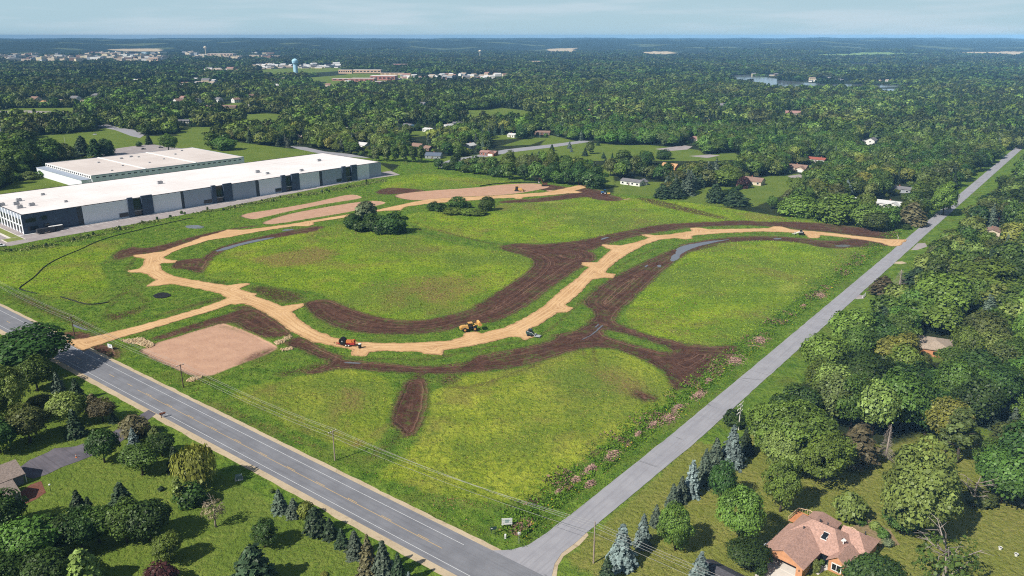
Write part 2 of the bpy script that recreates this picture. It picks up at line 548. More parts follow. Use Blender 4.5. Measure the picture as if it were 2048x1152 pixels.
gx = stretch(-560, 620, 2.0, 15000)
gy = stretch(90, 740, 2.0, 15500)
gy = gy[gy > -900]
GX, GY = np.meshgrid(gx, gy)
GX, GY = GX.ravel(), GY.ravel()
def smooth_poly(spec):
    return chaikin(ground_pts(spec), 2)
def union(specs, reach=14.0):
    r = np.full(GX.shape, -float(reach))
    for s in specs:
        r = np.maximum(r, sdf(smooth_poly(s), GX, GY, reach))
    return r
a_soil = union(SOIL)
a_soft = union(SOIL_SOFT)
for spec, w in TRACK:
    a_soft = np.maximum(a_soft, sdline(chaikin(ground_pts(spec), 2, False), w, GX, GY) * 2.0)
for s in ISLAND:
    a_soil = np.minimum(a_soil, -sdf(smooth_poly(s), GX, GY))
a_pad = union(PAD)
a_field = union(FIELD)
a_mow = union([FIELD[i] for i in MOW])
a_dry = np.full(GX.shape, -14.0)
for s, k in DRY:
    a_dry = np.maximum(a_dry, np.minimum(sdf(smooth_poly(s), GX, GY) / k, 1))
a_pale = np.full(GX.shape, -14.0)
for s, k in PALE:
    a_pale = np.maximum(a_pale, np.minimum(sdf(smooth_poly(s), GX, GY) / k, 1))
a_site = sdf(ground_pts(SITE), GX, GY, 30)
OPEN_P = [ground_pts(s) for s in OPEN]
SITE_P = ground_pts(SITE)
# the two road corridors' verges
_u = GX * V1[0] + GY * V1[1]
_n = GX * V2[0] + GY * V2[1]
a_verge = np.maximum(np.minimum(np.minimum(16 + (_n + 83.9), np.where(_u > 190, -69.0, -80.0) - _n), _u - 90), np.minimum(13 - np.abs(_u - 108.5), 4000 - np.abs(_n)))
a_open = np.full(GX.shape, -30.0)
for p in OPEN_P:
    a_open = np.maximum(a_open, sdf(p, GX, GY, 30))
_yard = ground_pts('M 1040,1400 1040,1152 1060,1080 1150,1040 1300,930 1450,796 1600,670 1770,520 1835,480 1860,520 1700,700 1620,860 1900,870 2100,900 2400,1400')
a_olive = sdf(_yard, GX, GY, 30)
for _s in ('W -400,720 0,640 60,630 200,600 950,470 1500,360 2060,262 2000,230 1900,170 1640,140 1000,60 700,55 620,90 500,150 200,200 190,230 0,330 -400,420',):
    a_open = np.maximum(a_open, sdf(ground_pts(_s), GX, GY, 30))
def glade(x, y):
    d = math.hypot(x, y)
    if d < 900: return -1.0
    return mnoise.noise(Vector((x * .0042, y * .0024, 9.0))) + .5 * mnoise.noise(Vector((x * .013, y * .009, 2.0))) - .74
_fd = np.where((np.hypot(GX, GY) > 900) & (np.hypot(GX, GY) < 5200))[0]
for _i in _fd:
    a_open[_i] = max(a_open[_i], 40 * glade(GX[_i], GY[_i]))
a_farg = np.full(GX.shape, -30.0)
a_fart = np.full(GX.shape, -30.0)
for s, k in FARFIELD:
    v = sdf(ground_pts(s), GX, GY, 30)
    if k == 'g': a_farg = np.maximum(a_farg, v)
    else: a_fart = np.maximum(a_fart, v)

# gentle real relief: ditches beside the roads, low swells in the fields
def ground_z(X, Y):
    return 0.0 * X
nx, ny = len(gx), len(gy)
co = np.stack([GX, GY, np.zeros_like(GX)], 1)
ii = np.arange(nx * ny).reshape(ny, nx)
quads = np.stack([ii[:-1, :-1], ii[:-1, 1:], ii[1:, 1:], ii[1:, :-1]], -1).reshape(-1, 4)
def np_mesh(name, co, quads, mats, smooth=False):
    me = bpy.data.meshes.new(name)
    nq, k = quads.shape
    me.vertices.add(len(co))
    me.vertices.foreach_set('co', np.asarray(co, np.float32).ravel())
    me.loops.add(nq * k)
    me.loops.foreach_set('vertex_index', quads.astype(np.int32).ravel())
    me.polygons.add(nq)
    me.polygons.foreach_set('loop_start', np.arange(0, nq * k, k, dtype=np.int32))
    if smooth:
        me.polygons.foreach_set('use_smooth', np.ones(nq, bool))
    me.update(calc_edges=True)
    for m in (mats if isinstance(mats, (list, tuple)) else [mats]):
        me.materials.append(m)
    return me
def set_attr(me, name, arr):
    a = me.attributes.new(name, 'FLOAT', 'POINT')
    a.data.foreach_set('value', np.asarray(arr, np.float32))

def ground_material():
    m, nb, out = new_mat('ground')
    P = nb.pos()
    big = nb.noise(P, .012, 4, .6)
    mid = nb.noise(P, .06, 4, .65)
    med = nb.noise(P, .22, 4, .6)
    fine = nb.noise(P, .9, 4, .65)
    tiny = nb.noise(P, 3.2, 3, .6)
    edge = nb.math('ADD', nb.math('MULTIPLY', nb.math('SUBTRACT', med, .5), 5.0), nb.math('MULTIPLY', nb.math('SUBTRACT', fine, .5), 2.6))
    # wood floor
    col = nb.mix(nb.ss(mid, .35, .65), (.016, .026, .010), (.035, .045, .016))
    # lawns and meadows
    lawn = nb.mix(nb.ss(mid, .3, .7), lin(96, 116, 44), lin(124, 134, 60))
    lawn = nb.mix(nb.ss(fine, .35, .7), lawn, lin(92, 114, 42))
    lawn = nb.mix(nb.ss(nb.attr('olive'), -4, 4), lawn, nb.mix(nb.ss(fine, .3, .7), nb.mix(nb.ss(mid, .35, .65), lin(128, 132, 62), lin(148, 142, 78)), lin(112, 118, 48)))
    wv = nb.n('ShaderNodeTexWave', wave_type='BANDS', bands_direction='X')
    mpn = nb.n('ShaderNodeMapping')
    mpn.inputs['Rotation'].default_value = (0, 0, rad(-72))
    nb.put(mpn.inputs['Vector'], P)
    nb.put(wv.inputs['Vector'], mpn.outputs['Vector'])
    wv.inputs['Scale'].default_value = .55
    wv.inputs['Distortion'].default_value = 2.0
    wv.inputs['Detail Scale'].default_value = .3
    lawn = nb.mix(nb.ss(wv.outputs['Fac'], .2, .9, 0, .3), lawn, lin(92, 106, 40))
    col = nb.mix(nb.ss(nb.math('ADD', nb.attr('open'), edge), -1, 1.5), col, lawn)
    # wild verge grass of the site and along the roads
    gr = nb.mix(nb.ss(med, .3, .7), lin(76, 106, 34), lin(116, 138, 50))
    gr = nb.mix(nb.ss(mid, .48, .7, 0, .7), gr, lin(104, 112, 48))
    gr = nb.mix(nb.ss(fine, .5, .7, 0, .7), gr, lin(46, 70, 26))
    site = nb.ss(nb.math('ADD', nb.math('MAXIMUM', nb.attr('site'), nb.attr('verge')), edge), -1, 1.5)
    col = nb.mix(site, col, gr)
    # hay fields
    fsd = nb.attr('field')
    fd = nb.mix(nb.ss(mid, .34, .66), lin(104, 134, 30), lin(144, 162, 42))
    fd = nb.mix(nb.ss(nb.attr('mow'), -3, 3), fd, nb.mix(nb.ss(mid, .34, .66), lin(124, 140, 38), lin(162, 168, 58)))
    fd = nb.mix(nb.ss(big, .42, .6, 0, .75), fd, lin(102, 120, 50))
    clump = nb.ss(nb.noise(P, .45, 4, .7, .6), .46, .64)
    fd = nb.mix(nb.math('MULTIPLY', clump, .7), fd, lin(88, 112, 36))
    fd = nb.mix(nb.ss(nb.noise(P, 1.5, 3, .6), .55, .7, 0, .5), fd, lin(66, 84, 34))
    fd = nb.mix(nb.ss(nb.noise(P, .03, 5, .7, .5), .5, .66, 0, .6), fd, lin(122, 110, 62))
    fd = nb.mix(nb.ss(nb.noise(P, 1.1, 2, .5), .63, .7, 0, .8), fd, lin(46, 62, 22))
    dry = nb.math('MULTIPLY', nb.ss(nb.math('ADD', nb.attr('dry'), nb.math('MULTIPLY', nb.math('SUBTRACT', mid, .5), 2.2)), -.2, 1.0), nb.ss(fine, .3, .62))
    fd = nb.mix(nb.math('MULTIPLY', dry, .85), fd, lin(124, 98, 60))
    pale = nb.math('MULTIPLY', nb.ss(nb.math('ADD', nb.attr('pale'), nb.math('SUBTRACT', med, .5)), -.2, 1.0), nb.ss(fine, .3, .6))
    fd = nb.mix(nb.math('MULTIPLY', pale, .7), fd, lin(176, 180, 84))
    row = nb.math('SINE', nb.math('MULTIPLY', nb.math('ADD', fsd, nb.math('ADD', nb.math('MULTIPLY', med, 3.0), nb.math('MULTIPLY', mid, 9.0))), 2 * PI / 2.4))
    row = nb.ss(row, .1, 1.0)
    row = nb.math('MULTIPLY', nb.math('MULTIPLY', row, nb.ss(nb.attr('mow'), 0, 2)), nb.ss(nb.noise(P, .05, 3, .6), .4, .66, 0, .42))
    fd = nb.mix(row, fd, lin(86, 98, 40))
    col = nb.mix(nb.ss(nb.math('ADD', fsd, edge), -1.6, 1.6), col, fd)
    drym = nb.math('MULTIPLY', nb.math('MULTIPLY', dry, .6), site)
    col = nb.mix(drym, col, lin(136, 120, 72))
    # stripped topsoil
    so = nb.mix(nb.ss(med, .3, .7), lin(68, 45, 36), lin(90, 62, 50))
    st = nb.noise(P, .35, 5, .7, 1.2)
    so = nb.mix(nb.ss(st, .5, .72, 0, .6), so, lin(122, 92, 74))
    so = nb.mix(nb.ss(fine, .5, .75, 0, .35), so, lin(50, 37, 31))
    so = nb.mix(nb.math('MULTIPLY', nb.ss(mid, .52, .66), nb.ss(fine, .46, .6, 0, .75)), so, lin(84, 108, 42))
    n1 = nb.n('ShaderNodeTexNoise', noise_dimensions='1D')
    n1.inputs['Scale'].default_value = 1.0
    n1.inputs['Detail'].default_value = 3
    nb.put(n1.inputs['W'], nb.math('ADD', nb.math('MULTIPLY', nb.attr('soil'), .9), nb.math('MULTIPLY', med, 1.2)))
    so = nb.mix(nb.math('MULTIPLY', nb.ss(n1.outputs['Fac'], .52, .66), nb.ss(mid, .35, .6, .15, .75)), so, lin(128, 98, 80))
    so = nb.mix(nb.math('MULTIPLY', nb.ss(n1.outputs['Fac'], .5, .34), .4), so, lin(56, 42, 35))
    so = nb.mix(nb.math('MULTIPLY', nb.ss(nb.attr('soil'), 7, 0), nb.ss(nb.noise(P, .3, 5, .7), .52, .64, 0, .6)), so, lin(80, 106, 40))
    s1 = nb.ss(nb.math('ADD', nb.attr('soil'), nb.math('MULTIPLY', edge, 1.0)), -2.6, .7)
    s2 = nb.math('MULTIPLY', nb.ss(nb.math('ADD', nb.attr('soft'), edge), -2.0, 4.0), nb.ss(fine, .25, .55, .45, .95))
    # graded subsoil pads
    pd = nb.mix(nb.ss(med, .3, .7), lin(178, 140, 116), lin(190, 152, 126))
    pd = nb.mix(nb.ss(nb.noise(P, .5, 5, .7, .8), .58, .8, 0, .4), pd, lin(152, 118, 98))
    col = nb.mix(s1, col, so)
    col = nb.mix(nb.ss(nb.math('ADD', nb.attr('pad'), nb.math('MULTIPLY', edge, .3)), -.5, .7), col, pd)
    col = nb.mix(s2, col, so)
    # far fields
    col = nb.mix(nb.ss(nb.attr('farg'), -4, 8), col, lin(112, 142, 66))
    col = nb.mix(nb.ss(nb.attr('fart'), -4, 8), col, lin(186, 164, 128))
    hgt = nb.math('ADD', nb.math('MULTIPLY', fine, 1.0), nb.math('MULTIPLY', nb.noise(P, .45, 4, .7, .6), 1.4))
    hgt = nb.math('ADD', hgt, nb.math('MULTIPLY', tiny, .35))
    hgt = nb.math('SUBTRACT', hgt, nb.math('MULTIPLY', row, .35))
    hgt = nb.math('MULTIPLY', hgt, nb.ss(nb.attr('pad'), -1, 1.5, 1, .18))
    hgt = nb.math('MULTIPLY', hgt, nb.ss(nb.attr('soil'), -.5, 2, 1, .4))
    finish(nb, out, col, .95, bump=hgt, strength=.9, dist=.7, spec=.08)
    return m
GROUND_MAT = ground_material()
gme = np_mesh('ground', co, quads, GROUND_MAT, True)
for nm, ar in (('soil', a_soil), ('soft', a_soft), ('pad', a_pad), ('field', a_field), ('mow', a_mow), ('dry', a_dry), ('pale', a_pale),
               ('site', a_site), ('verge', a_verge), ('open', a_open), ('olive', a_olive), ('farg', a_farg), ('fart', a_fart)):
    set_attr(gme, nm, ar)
ground = bpy.data.objects.new('ground', gme)
COL.objects.link(ground)
tag(ground, kind='structure')

# ------------------------------------------------------------------ wooded hills along the horizon
def hill_z(X, Y):
    D = np.hypot(X, Y)
    az = np.degrees(np.arctan2(X, Y))
    k = np.clip((az - 2) / 14, 0, 1)                       # 0 = steep bluff on one side, 1 = long gentle rise on the other
    start = 5100 + 500 * np.sin(az * .21 + 1) + 250 * np.sin(az * .9) - 1300 * k
    leng = 2600 + 2400 * k + 300 * np.sin(az * .5)
    t = np.clip((D - start) / leng, 0, 1)
    top = 66 + 3.5 * np.sin(az * .31 + .6) + 2.5 * np.sin(az * 1.3) + 1.2 * np.sin(az * 3.7) + 3 * k
    h = top * (t * t * (3 - 2 * t))
    h += np.clip((D - start - leng) / 4000, 0, 1) * 9
    h += t * (3.5 * np.sin(X / 310 + Y / 540) + 3 * np.sin(X / 150 - Y / 230))
    return h
hx = np.arange(-10500, 10501, 45.0)
hy = np.concatenate([np.arange(3200, 9000, 34.0), np.arange(9000, 13000, 90.0)])
HX, HY = np.meshgrid(hx, hy)
HX, HY = HX.ravel(), HY.ravel()
rng = np.random.default_rng(3)
HZ = hill_z(HX, HY)
HZ = np.where(HZ > 1.0, HZ + rng.uniform(-1.5, 2.5, HZ.shape), -3.0)
jj = np.arange(len(HX)).reshape(len(hy), len(hx))
hq = np.stack([jj[:-1, :-1], jj[:-1, 1:], jj[1:, 1:], jj[1:, :-1]], -1).reshape(-1, 4)
hq = hq[(HZ[hq] > -2).any(1)]
def hill_material():
    m, nb, out = new_mat('wooded_hills')
    P = nb.pos()
    a = nb.noise(P, .035, 4, .7)
    b = nb.noise(P, .006, 4, .6)
    c = nb.mix(nb.ss(a, .38, .62), (.008, .015, .011), (.022, .034, .017))
    c = nb.mix(nb.ss(b, .45, .65, 0, .5), c, (.03, .05, .022))
    c = nb.mix(nb.math('MULTIPLY', nb.ss(nb.noise(P, .0022, 2, .5), .6, .66), nb.ss(a, .4, .5, .3, .8)), c, (.13, .16, .07))
    c = nb.mix(nb.ss(nb.attr('farg'), .2, .8), c, lin(124, 148, 84))
    c = nb.mix(nb.ss(nb.attr('fart'), .2, .8), c, lin(196, 176, 144))
    finish(nb, out, c, .95, bump=a, strength=.6, dist=10.0, spec=.05)
    return m
hills = bpy.data.objects.new('hills', np_mesh('hills', np.stack([HX, HY, HZ], 1), hq, hill_material(), True))
COL.objects.link(hills)
FARPX = [(px_of(s), k) for s, k in FARFIELD]
def far_kind(x, y, z):
    px, py = proj(x, y, z)
    for p, k in FARPX:
        if inside(p, px, py):
            return k
    return None
_g, _t = np.zeros(len(HX)), np.zeros(len(HX))
for _i in np.where((HZ > -2) & (np.abs(HX) < HY * .75))[0]:
    k = far_kind(HX[_i], HY[_i], HZ[_i])
    if k == 'g': _g[_i] = 1
    elif k == 't': _t[_i] = 1
set_attr(hills.data, 'farg', _g)
set_attr(hills.data, 'fart', _t)
tag(hills, kind='structure')

# ------------------------------------------------------------------ slabs: roads, tracks, water
def slab(name, pts, z, mat, zb=-.05, rough_edge=0.0, smooth_it=0, parent=None, seed=0):
    if smooth_it:
        pts = chaikin(pts, smooth_it)
    if rough_edge:
        q = []
        n = len(pts)
        for i in range(n):
            a, b = Vector(pts[i]), Vector(pts[(i + 1) % n])
            k = max(1, int((b - a).length / 1.6))
            for j in range(k):
                p = a.lerp(b, j / k)
                nv = mnoise.noise_vector(Vector((p.x * .22 + seed, p.y * .22, 0))) + mnoise.noise_vector(Vector((p.x * .8, p.y * .8, 3))) * .4
                q.append((p.x + nv.x * rough_edge, p.y + nv.y * rough_edge))
        pts = q
    n = len(pts)
    vs = [(x, y, z) for x, y in pts] + [(x, y, zb) for x, y in pts]
    area = sum(pts[i][0] * pts[(i + 1) % n][1] - pts[(i + 1) % n][0] * pts[i][1] for i in range(n))
    top = tuple(range(n)) if area > 0 else tuple(range(n - 1, -1, -1))
    fs = [top] + [((i + 1) % n, i, i + n, (i + 1) % n + n) if area > 0 else (i, (i + 1) % n, (i + 1) % n + n, i + n) for i in range(n)]
    me = bpy.data.meshes.new(name)
    me.from_pydata(vs, [], fs)
    me.materials.append(mat)
    o = bpy.data.objects.new(name, me)
    COL.objects.link(o)
    if parent is not None:
        o.parent = parent
    return tag(o, kind='structure')

def asphalt(name, c0, c1, patch, cracks=False):
    m, nb, out = new_mat(name)
    P = nb.pos()
    mpn = nb.n('ShaderNodeMapping')
    mpn.inputs['Rotation'].default_value = (0, 0, AZ1)
    nb.put(mpn.inputs['Vector'], P)
    st = nb.n('ShaderNodeMapping')
    st.inputs['Scale'].default_value = (1, .03, 1) if cracks else (.03, 1, 1)
    nb.put(st.inputs['Vector'], mpn.outputs['Vector'])
    streak = nb.noise(st.outputs['Vector'], 1.4, 4, .6)
    c = nb.mix(nb.ss(nb.noise(P, .15, 4, .65), .3, .7), c0, c1)
    c = nb.mix(nb.ss(streak, .45, .7, 0, .5), c, patch)
    c = nb.mix(nb.ss(nb.noise(P, 6, 2, .6), .5, .8, 0, .35), c, patch)
    if cracks:
        cv = nb.n('ShaderNodeMapping')
        cv.inputs['Scale'].default_value = (.05, .45, 1)
        nb.put(cv.inputs['Vector'], mpn.outputs['Vector'])
        vo = nb.n('ShaderNodeTexVoronoi', feature='DISTANCE_TO_EDGE')
        vo.inputs['Scale'].default_value = .35
        nb.put(vo.inputs['Vector'], cv.outputs['Vector'])
        cr_ = nb.math('MULTIPLY', nb.ss(vo.outputs['Distance'], .004, .012, 1, 0), nb.ss(nb.noise(P, .06, 2, .5), .52, .62, 0, .5))
        c = nb.mix(cr_, c, (.05, .05, .052))
    finish(nb, out, c, .85, bump=nb.noise(P, 8, 2, .6), strength=.15, dist=.02, spec=.25)
    return m
M_ROAD = asphalt('county_asphalt', lin(116, 116, 120), lin(130, 130, 134), lin(104, 104, 109))
M_STREET = asphalt('street_asphalt', lin(146, 144, 148), lin(158, 156, 159), lin(132, 130, 135), True)
M_DRIVE = asphalt('drive_asphalt', lin(88, 84, 90), lin(112, 106, 112), lin(72, 70, 74))
M_LOT = asphalt('lot_asphalt', lin(150, 140, 138), lin(170, 160, 156), lin(136, 128, 126))
def gravel(name, c0, c1, c2):
    m, nb, out = new_mat(name)
    P = nb.pos()
    c = nb.mix(nb.ss(nb.noise(P, .12, 4, .65), .3, .7), c0, c1)
    c = nb.mix(nb.ss(nb.noise(P, .7, 5, .7, .8), .52, .72, 0, .55), c, c2)
    c = nb.mix(nb.ss(nb.noise(P, 5, 2, .6), .52, .75, 0, .35), c, c2)
    finish(nb, out, c, .95, bump=nb.noise(P, 3, 4, .7), strength=.4, dist=.08, spec=.1)
    return m
M_SAND = gravel('road_base_sand', lin(206, 164, 114), lin(218, 178, 130), lin(180, 136, 92))
M_GRAVEL = gravel('shoulder_gravel', lin(178, 160, 132), lin(192, 174, 146), lin(130, 112, 88))
M_CONC = gravel('pale_concrete', lin(206, 198, 186), lin(216, 208, 198), lin(186, 178, 168))

# county road: gravel shoulders, asphalt, painted lines
slab('shoulder', [UV(101.4, -1400), UV(116.0, -1400), UV(116.0, 300), UV(101.4, 300)], .05, M_GRAVEL, rough_edge=.35)
slab('county_road', [UV(103.3, -1400), UV(114.6, -1400), UV(114.6, 300), UV(103.3, 300)], .10, M_ROAD)
M_WLINE = paint('white_line', (.58, .58, .57), .6, .15, 3)
M_YLINE = paint('yellow_line', lin(190, 160, 110), .6, .2, 3)
def stripes(name, items, mat, z):
    mb = MB()
    for u0, u1, n0, n1 in items:
        a, b, c, d = UV(u0, n0), UV(u1, n0), UV(u1, n1), UV(u0, n1)
        mb.add([(*a, z), (*d, z), (*c, z), (*b, z)], [(0, 1, 2, 3)])
    o = mb.build(name, mat)
    return tag(o, kind='structure')
stripes('road_markings', [(112.1, 112.24, -1400, -101), (104.8, 104.94, -1400, -91)], M_WLINE, .112)
_ds = [(108.5, 108.68, n, n + 3.4) for n in np.arange(-600, -100, 12.2)]
stripes('centre_line', _ds + [(108.1, 108.26, -239, -104)], M_YLINE, .113)
# grey street, with its flared mouth
_mouth = [(px, py) for px, py in px_of('P 540,938 640,940 720,930 850,892 1000,792 1200,640')]
_mouthr = [(px, py) for px, py in px_of('P 1330,790 1250,862 1120,962 1060,1050 1040,1147')]
_st = [at(*p) for p in _mouth] + [UV(187, -87.55), UV(260, -87.4), UV(500, -87.5), UV(2600, -87.6), UV(2600, -80.6), UV(500, -80.6), UV(260, -80.2), UV(190, -80.0)] + [at(*p) for p in _mouthr] + [UV(112.6, -75), UV(112.6, -112)]
slab('street_shoulder', [at(*p) for p in px_of('P 1345,815 1260,900 1140,985 1085,1060 1080,1160 1030,1160 1040,1050 1110,955 1240,855 1325,785')], .045, M_GRAVEL, rough_edge=.3)
slab('street', _st, .095, M_STREET, rough_edge=.18)
# sandy haul road through the site
HAUL = [
    'F 520,826 700,808 860,770 1090,716 1400,630 1700,540 1880,470 2048,470 2048,522 1900,527 1700,592 1500,652 1250,727 960,812 760,877 690,917',
    'F 2030,530 1930,500 1850,470 1800,440 1600,395 1400,360 1300,375 1195,382 1200,372 1280,330 1200,282 1150,268 1040,267 1040,255 1120,240 1150,230 1170,200 1185,152 1090,140 1090,125 1200,114 1330,95 1500,35 1600,0 A 0,425 150,385 180,370 300,372 600,335 900,285 1180,240 1300,215 1440,185 1550,165 G 600,425 K 0,326 560,288 700,262 1000,198 1130,178 1145,215 960,268 1060,285 1000,296 880,300 600,328 300,348 280,370 200,372 180,357 0,362 A 1540,196 1390,216 1360,240 1250,243 1100,258 980,290 770,322 775,335 740,347 640,347 400,384 200,422 F 1720,2 1500,67 1400,107 1350,140 1360,160 1455,168 1440,188 1340,190 1310,200 1330,247 1400,287 1520,317 1700,347 1850,372 2030,352 2045,362 1960,402 2100,445',
    'A 235,880 290,872 350,890 450,940 560,1020 640,1075 760,1130 C 1080,210 1250,246 1235,292 1370,299 1390,267 1450,256 1800,261 1850,282 1980,286 D 120,232 130,206 350,172 580,117 640,118 680,136 740,120 B 430,990 560,922 680,842 760,840 800,805 740,780 850,692 960,572 1060,556 1135,560 1155,525 1090,520 1065,510 1150,432 1250,362 1400,282 1530,241 1650,231 1730,242 1782,236 1780,210 E 400,149 700,136 900,141 1050,150 1100,190 1170,190 1200,166 1400,186 1550,206 1680,226 1760,256 1840,256 1905,201 1750,199 1500,174 1200,139 950,119 880,97 810,94 760,109 500,114 280,119 200,104 B 1810,144 1760,149 1775,174 1600,199 1480,209 1400,199 1360,204 1430,229 1300,269 1200,292 1050,282 1030,290 1115,330 1060,370 1000,429 880,429 870,450 930,470 850,545 700,660 560,790 400,890 250,960 60,1010 A 1870,1062 1800,1068 1780,1096 1700,1121 1500,1136 1250,1141 1050,1130 900,1100 800,1060 700,1000 620,930 715,886 700,870 560,890 400,830 260,772 180,760',
]
def marched(name, specs, step, z, mat):
    polys = [ground_pts(s) for s in specs]
    a = np.array([q for p in polys for q in p])
    X_, Y_ = np.meshgrid(np.arange(a[:, 0].min() - 3, a[:, 0].max() + 3, step), np.arange(a[:, 1].min() - 3, a[:, 1].max() + 3, step))
    sh = X_.shape
    v = np.full(sh[0] * sh[1], -9.0)
    for p in polys:
        v = np.maximum(v, sdf(p, X_.ravel(), Y_.ravel(), 9.0))
    v = v.reshape(sh)
    for i, j in zip(*np.where(np.abs(v) < 3.0)):
        p = Vector((X_[i, j] * .3, Y_[i, j] * .3, 0))
        v[i, j] += mnoise.noise(p) * .75 + mnoise.noise(p * 3.3) * .22
    vs, fs, sd, idx = [], [], [], {}
    def vert(key, x, y, d):
        if key not in idx:
            idx[key] = len(vs)
            vs.append((x, y, z if d > .01 else z - .0))
            sd.append(d)
        return idx[key]
    for i, j in zip(*np.where(np.maximum(np.maximum(v[:-1, :-1], v[1:, :-1]), np.maximum(v[:-1, 1:], v[1:, 1:])) > 0)):
        c = [(i, j), (i, j + 1), (i + 1, j + 1), (i + 1, j)]
        f = []
        for k in range(4):
            p, q = c[k], c[(k + 1) % 4]
            dp, dq = v[p], v[q]
            if dp > 0:
                f.append(vert(p, X_[p], Y_[p], dp))
            if (dp > 0) != (dq > 0):
                t = dp / (dp - dq)
                f.append(vert((min(p, q), max(p, q)), X_[p] + (X_[q] - X_[p]) * t, Y_[p] + (Y_[q] - Y_[p]) * t, 0.0))
        if len(f) >= 3:
            fs.append(tuple(f))
    # a low bank down to the grass round the edge
    from collections import Counter
    ec = Counter()
    for f in fs:
        for k in range(len(f)):
            ec[(f[k], f[(k + 1) % len(f)])] += 1
    n0 = len(vs)
    low = {}
    for (p, q) in list(ec):
        if (q, p) not in ec:
            for w_ in (p, q):
                if w_ not in low:
                    low[w_] = len(vs)
                    vs.append((vs[w_][0], vs[w_][1], -.05))
                    sd.append(-.4)
            fs.append((q, p, low[p], low[q]))
    me = bpy.data.meshes.new(name)
    me.from_pydata(vs, [], fs)
    me.materials.append(mat)
    set_attr(me, 'sd', np.array(sd))
    o = bpy.data.objects.new(name, me)
    COL.objects.link(o)
    return tag(o, kind='structure')
def sand_mat():
    m, nb, out = new_mat('road_base_sand')
    P = nb.pos()
    med = nb.noise(P, .2, 4, .6)
    c = nb.mix(nb.ss(nb.noise(P, .06, 4, .65), .3, .7), lin(196, 156, 110), lin(212, 174, 128))
    c = nb.mix(nb.ss(nb.noise(P, .5, 5, .7, .8), .5, .72, 0, .6), c, lin(178, 138, 98))
    n1 = nb.n('ShaderNodeTexNoise', noise_dimensions='1D')
    n1.inputs['Scale'].default_value = 1.0
    n1.inputs['Detail'].default_value = 2
    nb.put(n1.inputs['W'], nb.math('ADD', nb.math('MULTIPLY', nb.attr('sd'), 1.5), nb.math('MULTIPLY', med, .9)))
    rut = nb.math('MULTIPLY', nb.ss(n1.outputs['Fac'], .5, .64), nb.ss(nb.noise(P, .09, 3, .6), .35, .6, .1, .75))
    c = nb.mix(rut, c, lin(166, 126, 88))
    c = nb.mix(nb.math('MULTIPLY', nb.ss(n1.outputs['Fac'], .46, .34), .5), c, lin(224, 190, 146))
    c = nb.mix(nb.math('MULTIPLY', nb.ss(nb.attr('sd'), 1.1, 0.0), nb.ss(nb.noise(P, .8, 4, .7), .4, .6)), c, lin(134, 106, 74))
    c = nb.mix(nb.ss(nb.noise(P, 2.4, 3, .6), .56, .75, 0, .4), c, lin(150, 116, 82))
    finish(nb, out, c, .95, bump=nb.math('SUBTRACT', nb.noise(P, 1.5, 4, .7), rut), strength=.5, dist=.15, spec=.1)
    return m
M_SAND = sand_mat()
marched('haul_road', HAUL, 1.05, .14, M_SAND)
# warehouse yard, its kerbs, side streets, drives
slab('parking_lot', ground_pts('W -250,690 0,622 60,618 200,590 420,552 700,505 950,458 1200,412 1500,350 1800,290 2048,255 2000,235 1900,250 0,500 -250,560'), .06, M_LOT)
slab('parking_lot', ground_pts('M 172,312 200,302 240,296 300,288 340,294 372,298 300,312'), .06, M_LOT)
slab('driveway', ground_pts('M 297,820 312,828 290,845 262,868 236,888 200,905 160,922 120,936 92,950 66,958 40,950 35,938 60,920 95,905 108,897 150,893 190,880 230,862 260,842'), .06, M_DRIVE, rough_edge=.2)
slab('driveway', ground_pts('M 1600,1100 1618,1112 1590,1150 1600,1200 1500,1200 1510,1150 1528,1122 1545,1112 1590,1120'), .06, M_CONC)
slab('patio', ground_pts('R 1010,690 1230,760 1230,870 1060,900 1000,960 920,900 980,850'), .07, M_CONC)
slab('driveway', ground_pts('M 1835,487 1850,486 1855,493 1835,500 1822,500'), .06, M_LOT)
slab('driveway', ground_pts('E 1795,385 1860,380 1900,395 1850,402 1790,397'), .06, M_GRAVEL)
slab('driveway', ground_pts('E 1465,680 1500,650 1560,665 1545,685 1490,690'), .06, M_LOT)
slab('side_street', ground_pts('M 870,330 905,318 940,313 1010,299 1100,289 1165,281 1185,283 1110,294 1020,305 950,318 910,326 885,336'), .06, M_STREET)
slab('side_street', ground_pts('M 575,292 610,294 650,303 700,308 740,316 700,314 640,307 600,299'), .06, M_STREET)
slab('side_street', ground_pts('M 190,252 215,249 240,256 275,260 292,268 280,276 262,272 230,260'), .06, M_STREET)
slab('side_street', ground_pts('M 0,222 60,221 90,223 130,223 140,229 125,232 118,228 60,226 0,228'), .06, M_LOT)
slab('side_street', ground_pts('M 1310,298 1370,291 1385,293 1375,299 1340,302'), .06, M_LOT)
slab('driveway', ground_pts('M 925,328 955,313 965,315 936,331'), .06, M_DRIVE)
slab('driveway', ground_pts('M 1378,312 1420,309 1440,311 1415,316'), .06, M_LOT)
slab('driveway', ground_pts('M 1575,352 1600,349 1612,354 1590,360'), .06, M_LOT)
slab('parking_lot', ground_pts('M 775,165 840,162 855,168 790,172'), .06, M_LOT)
slab('garden_bed', ground_pts('M 40,985 60,970 82,962 92,985 70,1000 45,1010'), .04, paint('red_mulch', lin(112, 72, 58), .95, .3, 1.5))
slab('garden_bed', ground_pts('M 1700,1055 1740,1040 1780,1060 1800,1090 1760,1095 1740,1070'), .04, paint('bare_bed', lin(134, 116, 84), .95, .3, 1.5))
def water_mat():
    m, nb, out = new_mat('water')
    P = nb.pos()
    finish(nb, out, (.15, .15, .16), .1, bump=nb.noise(P, .4, 2, .5), strength=.04, dist=.05, spec=.7)
    return m
M_WATER = water_mat()
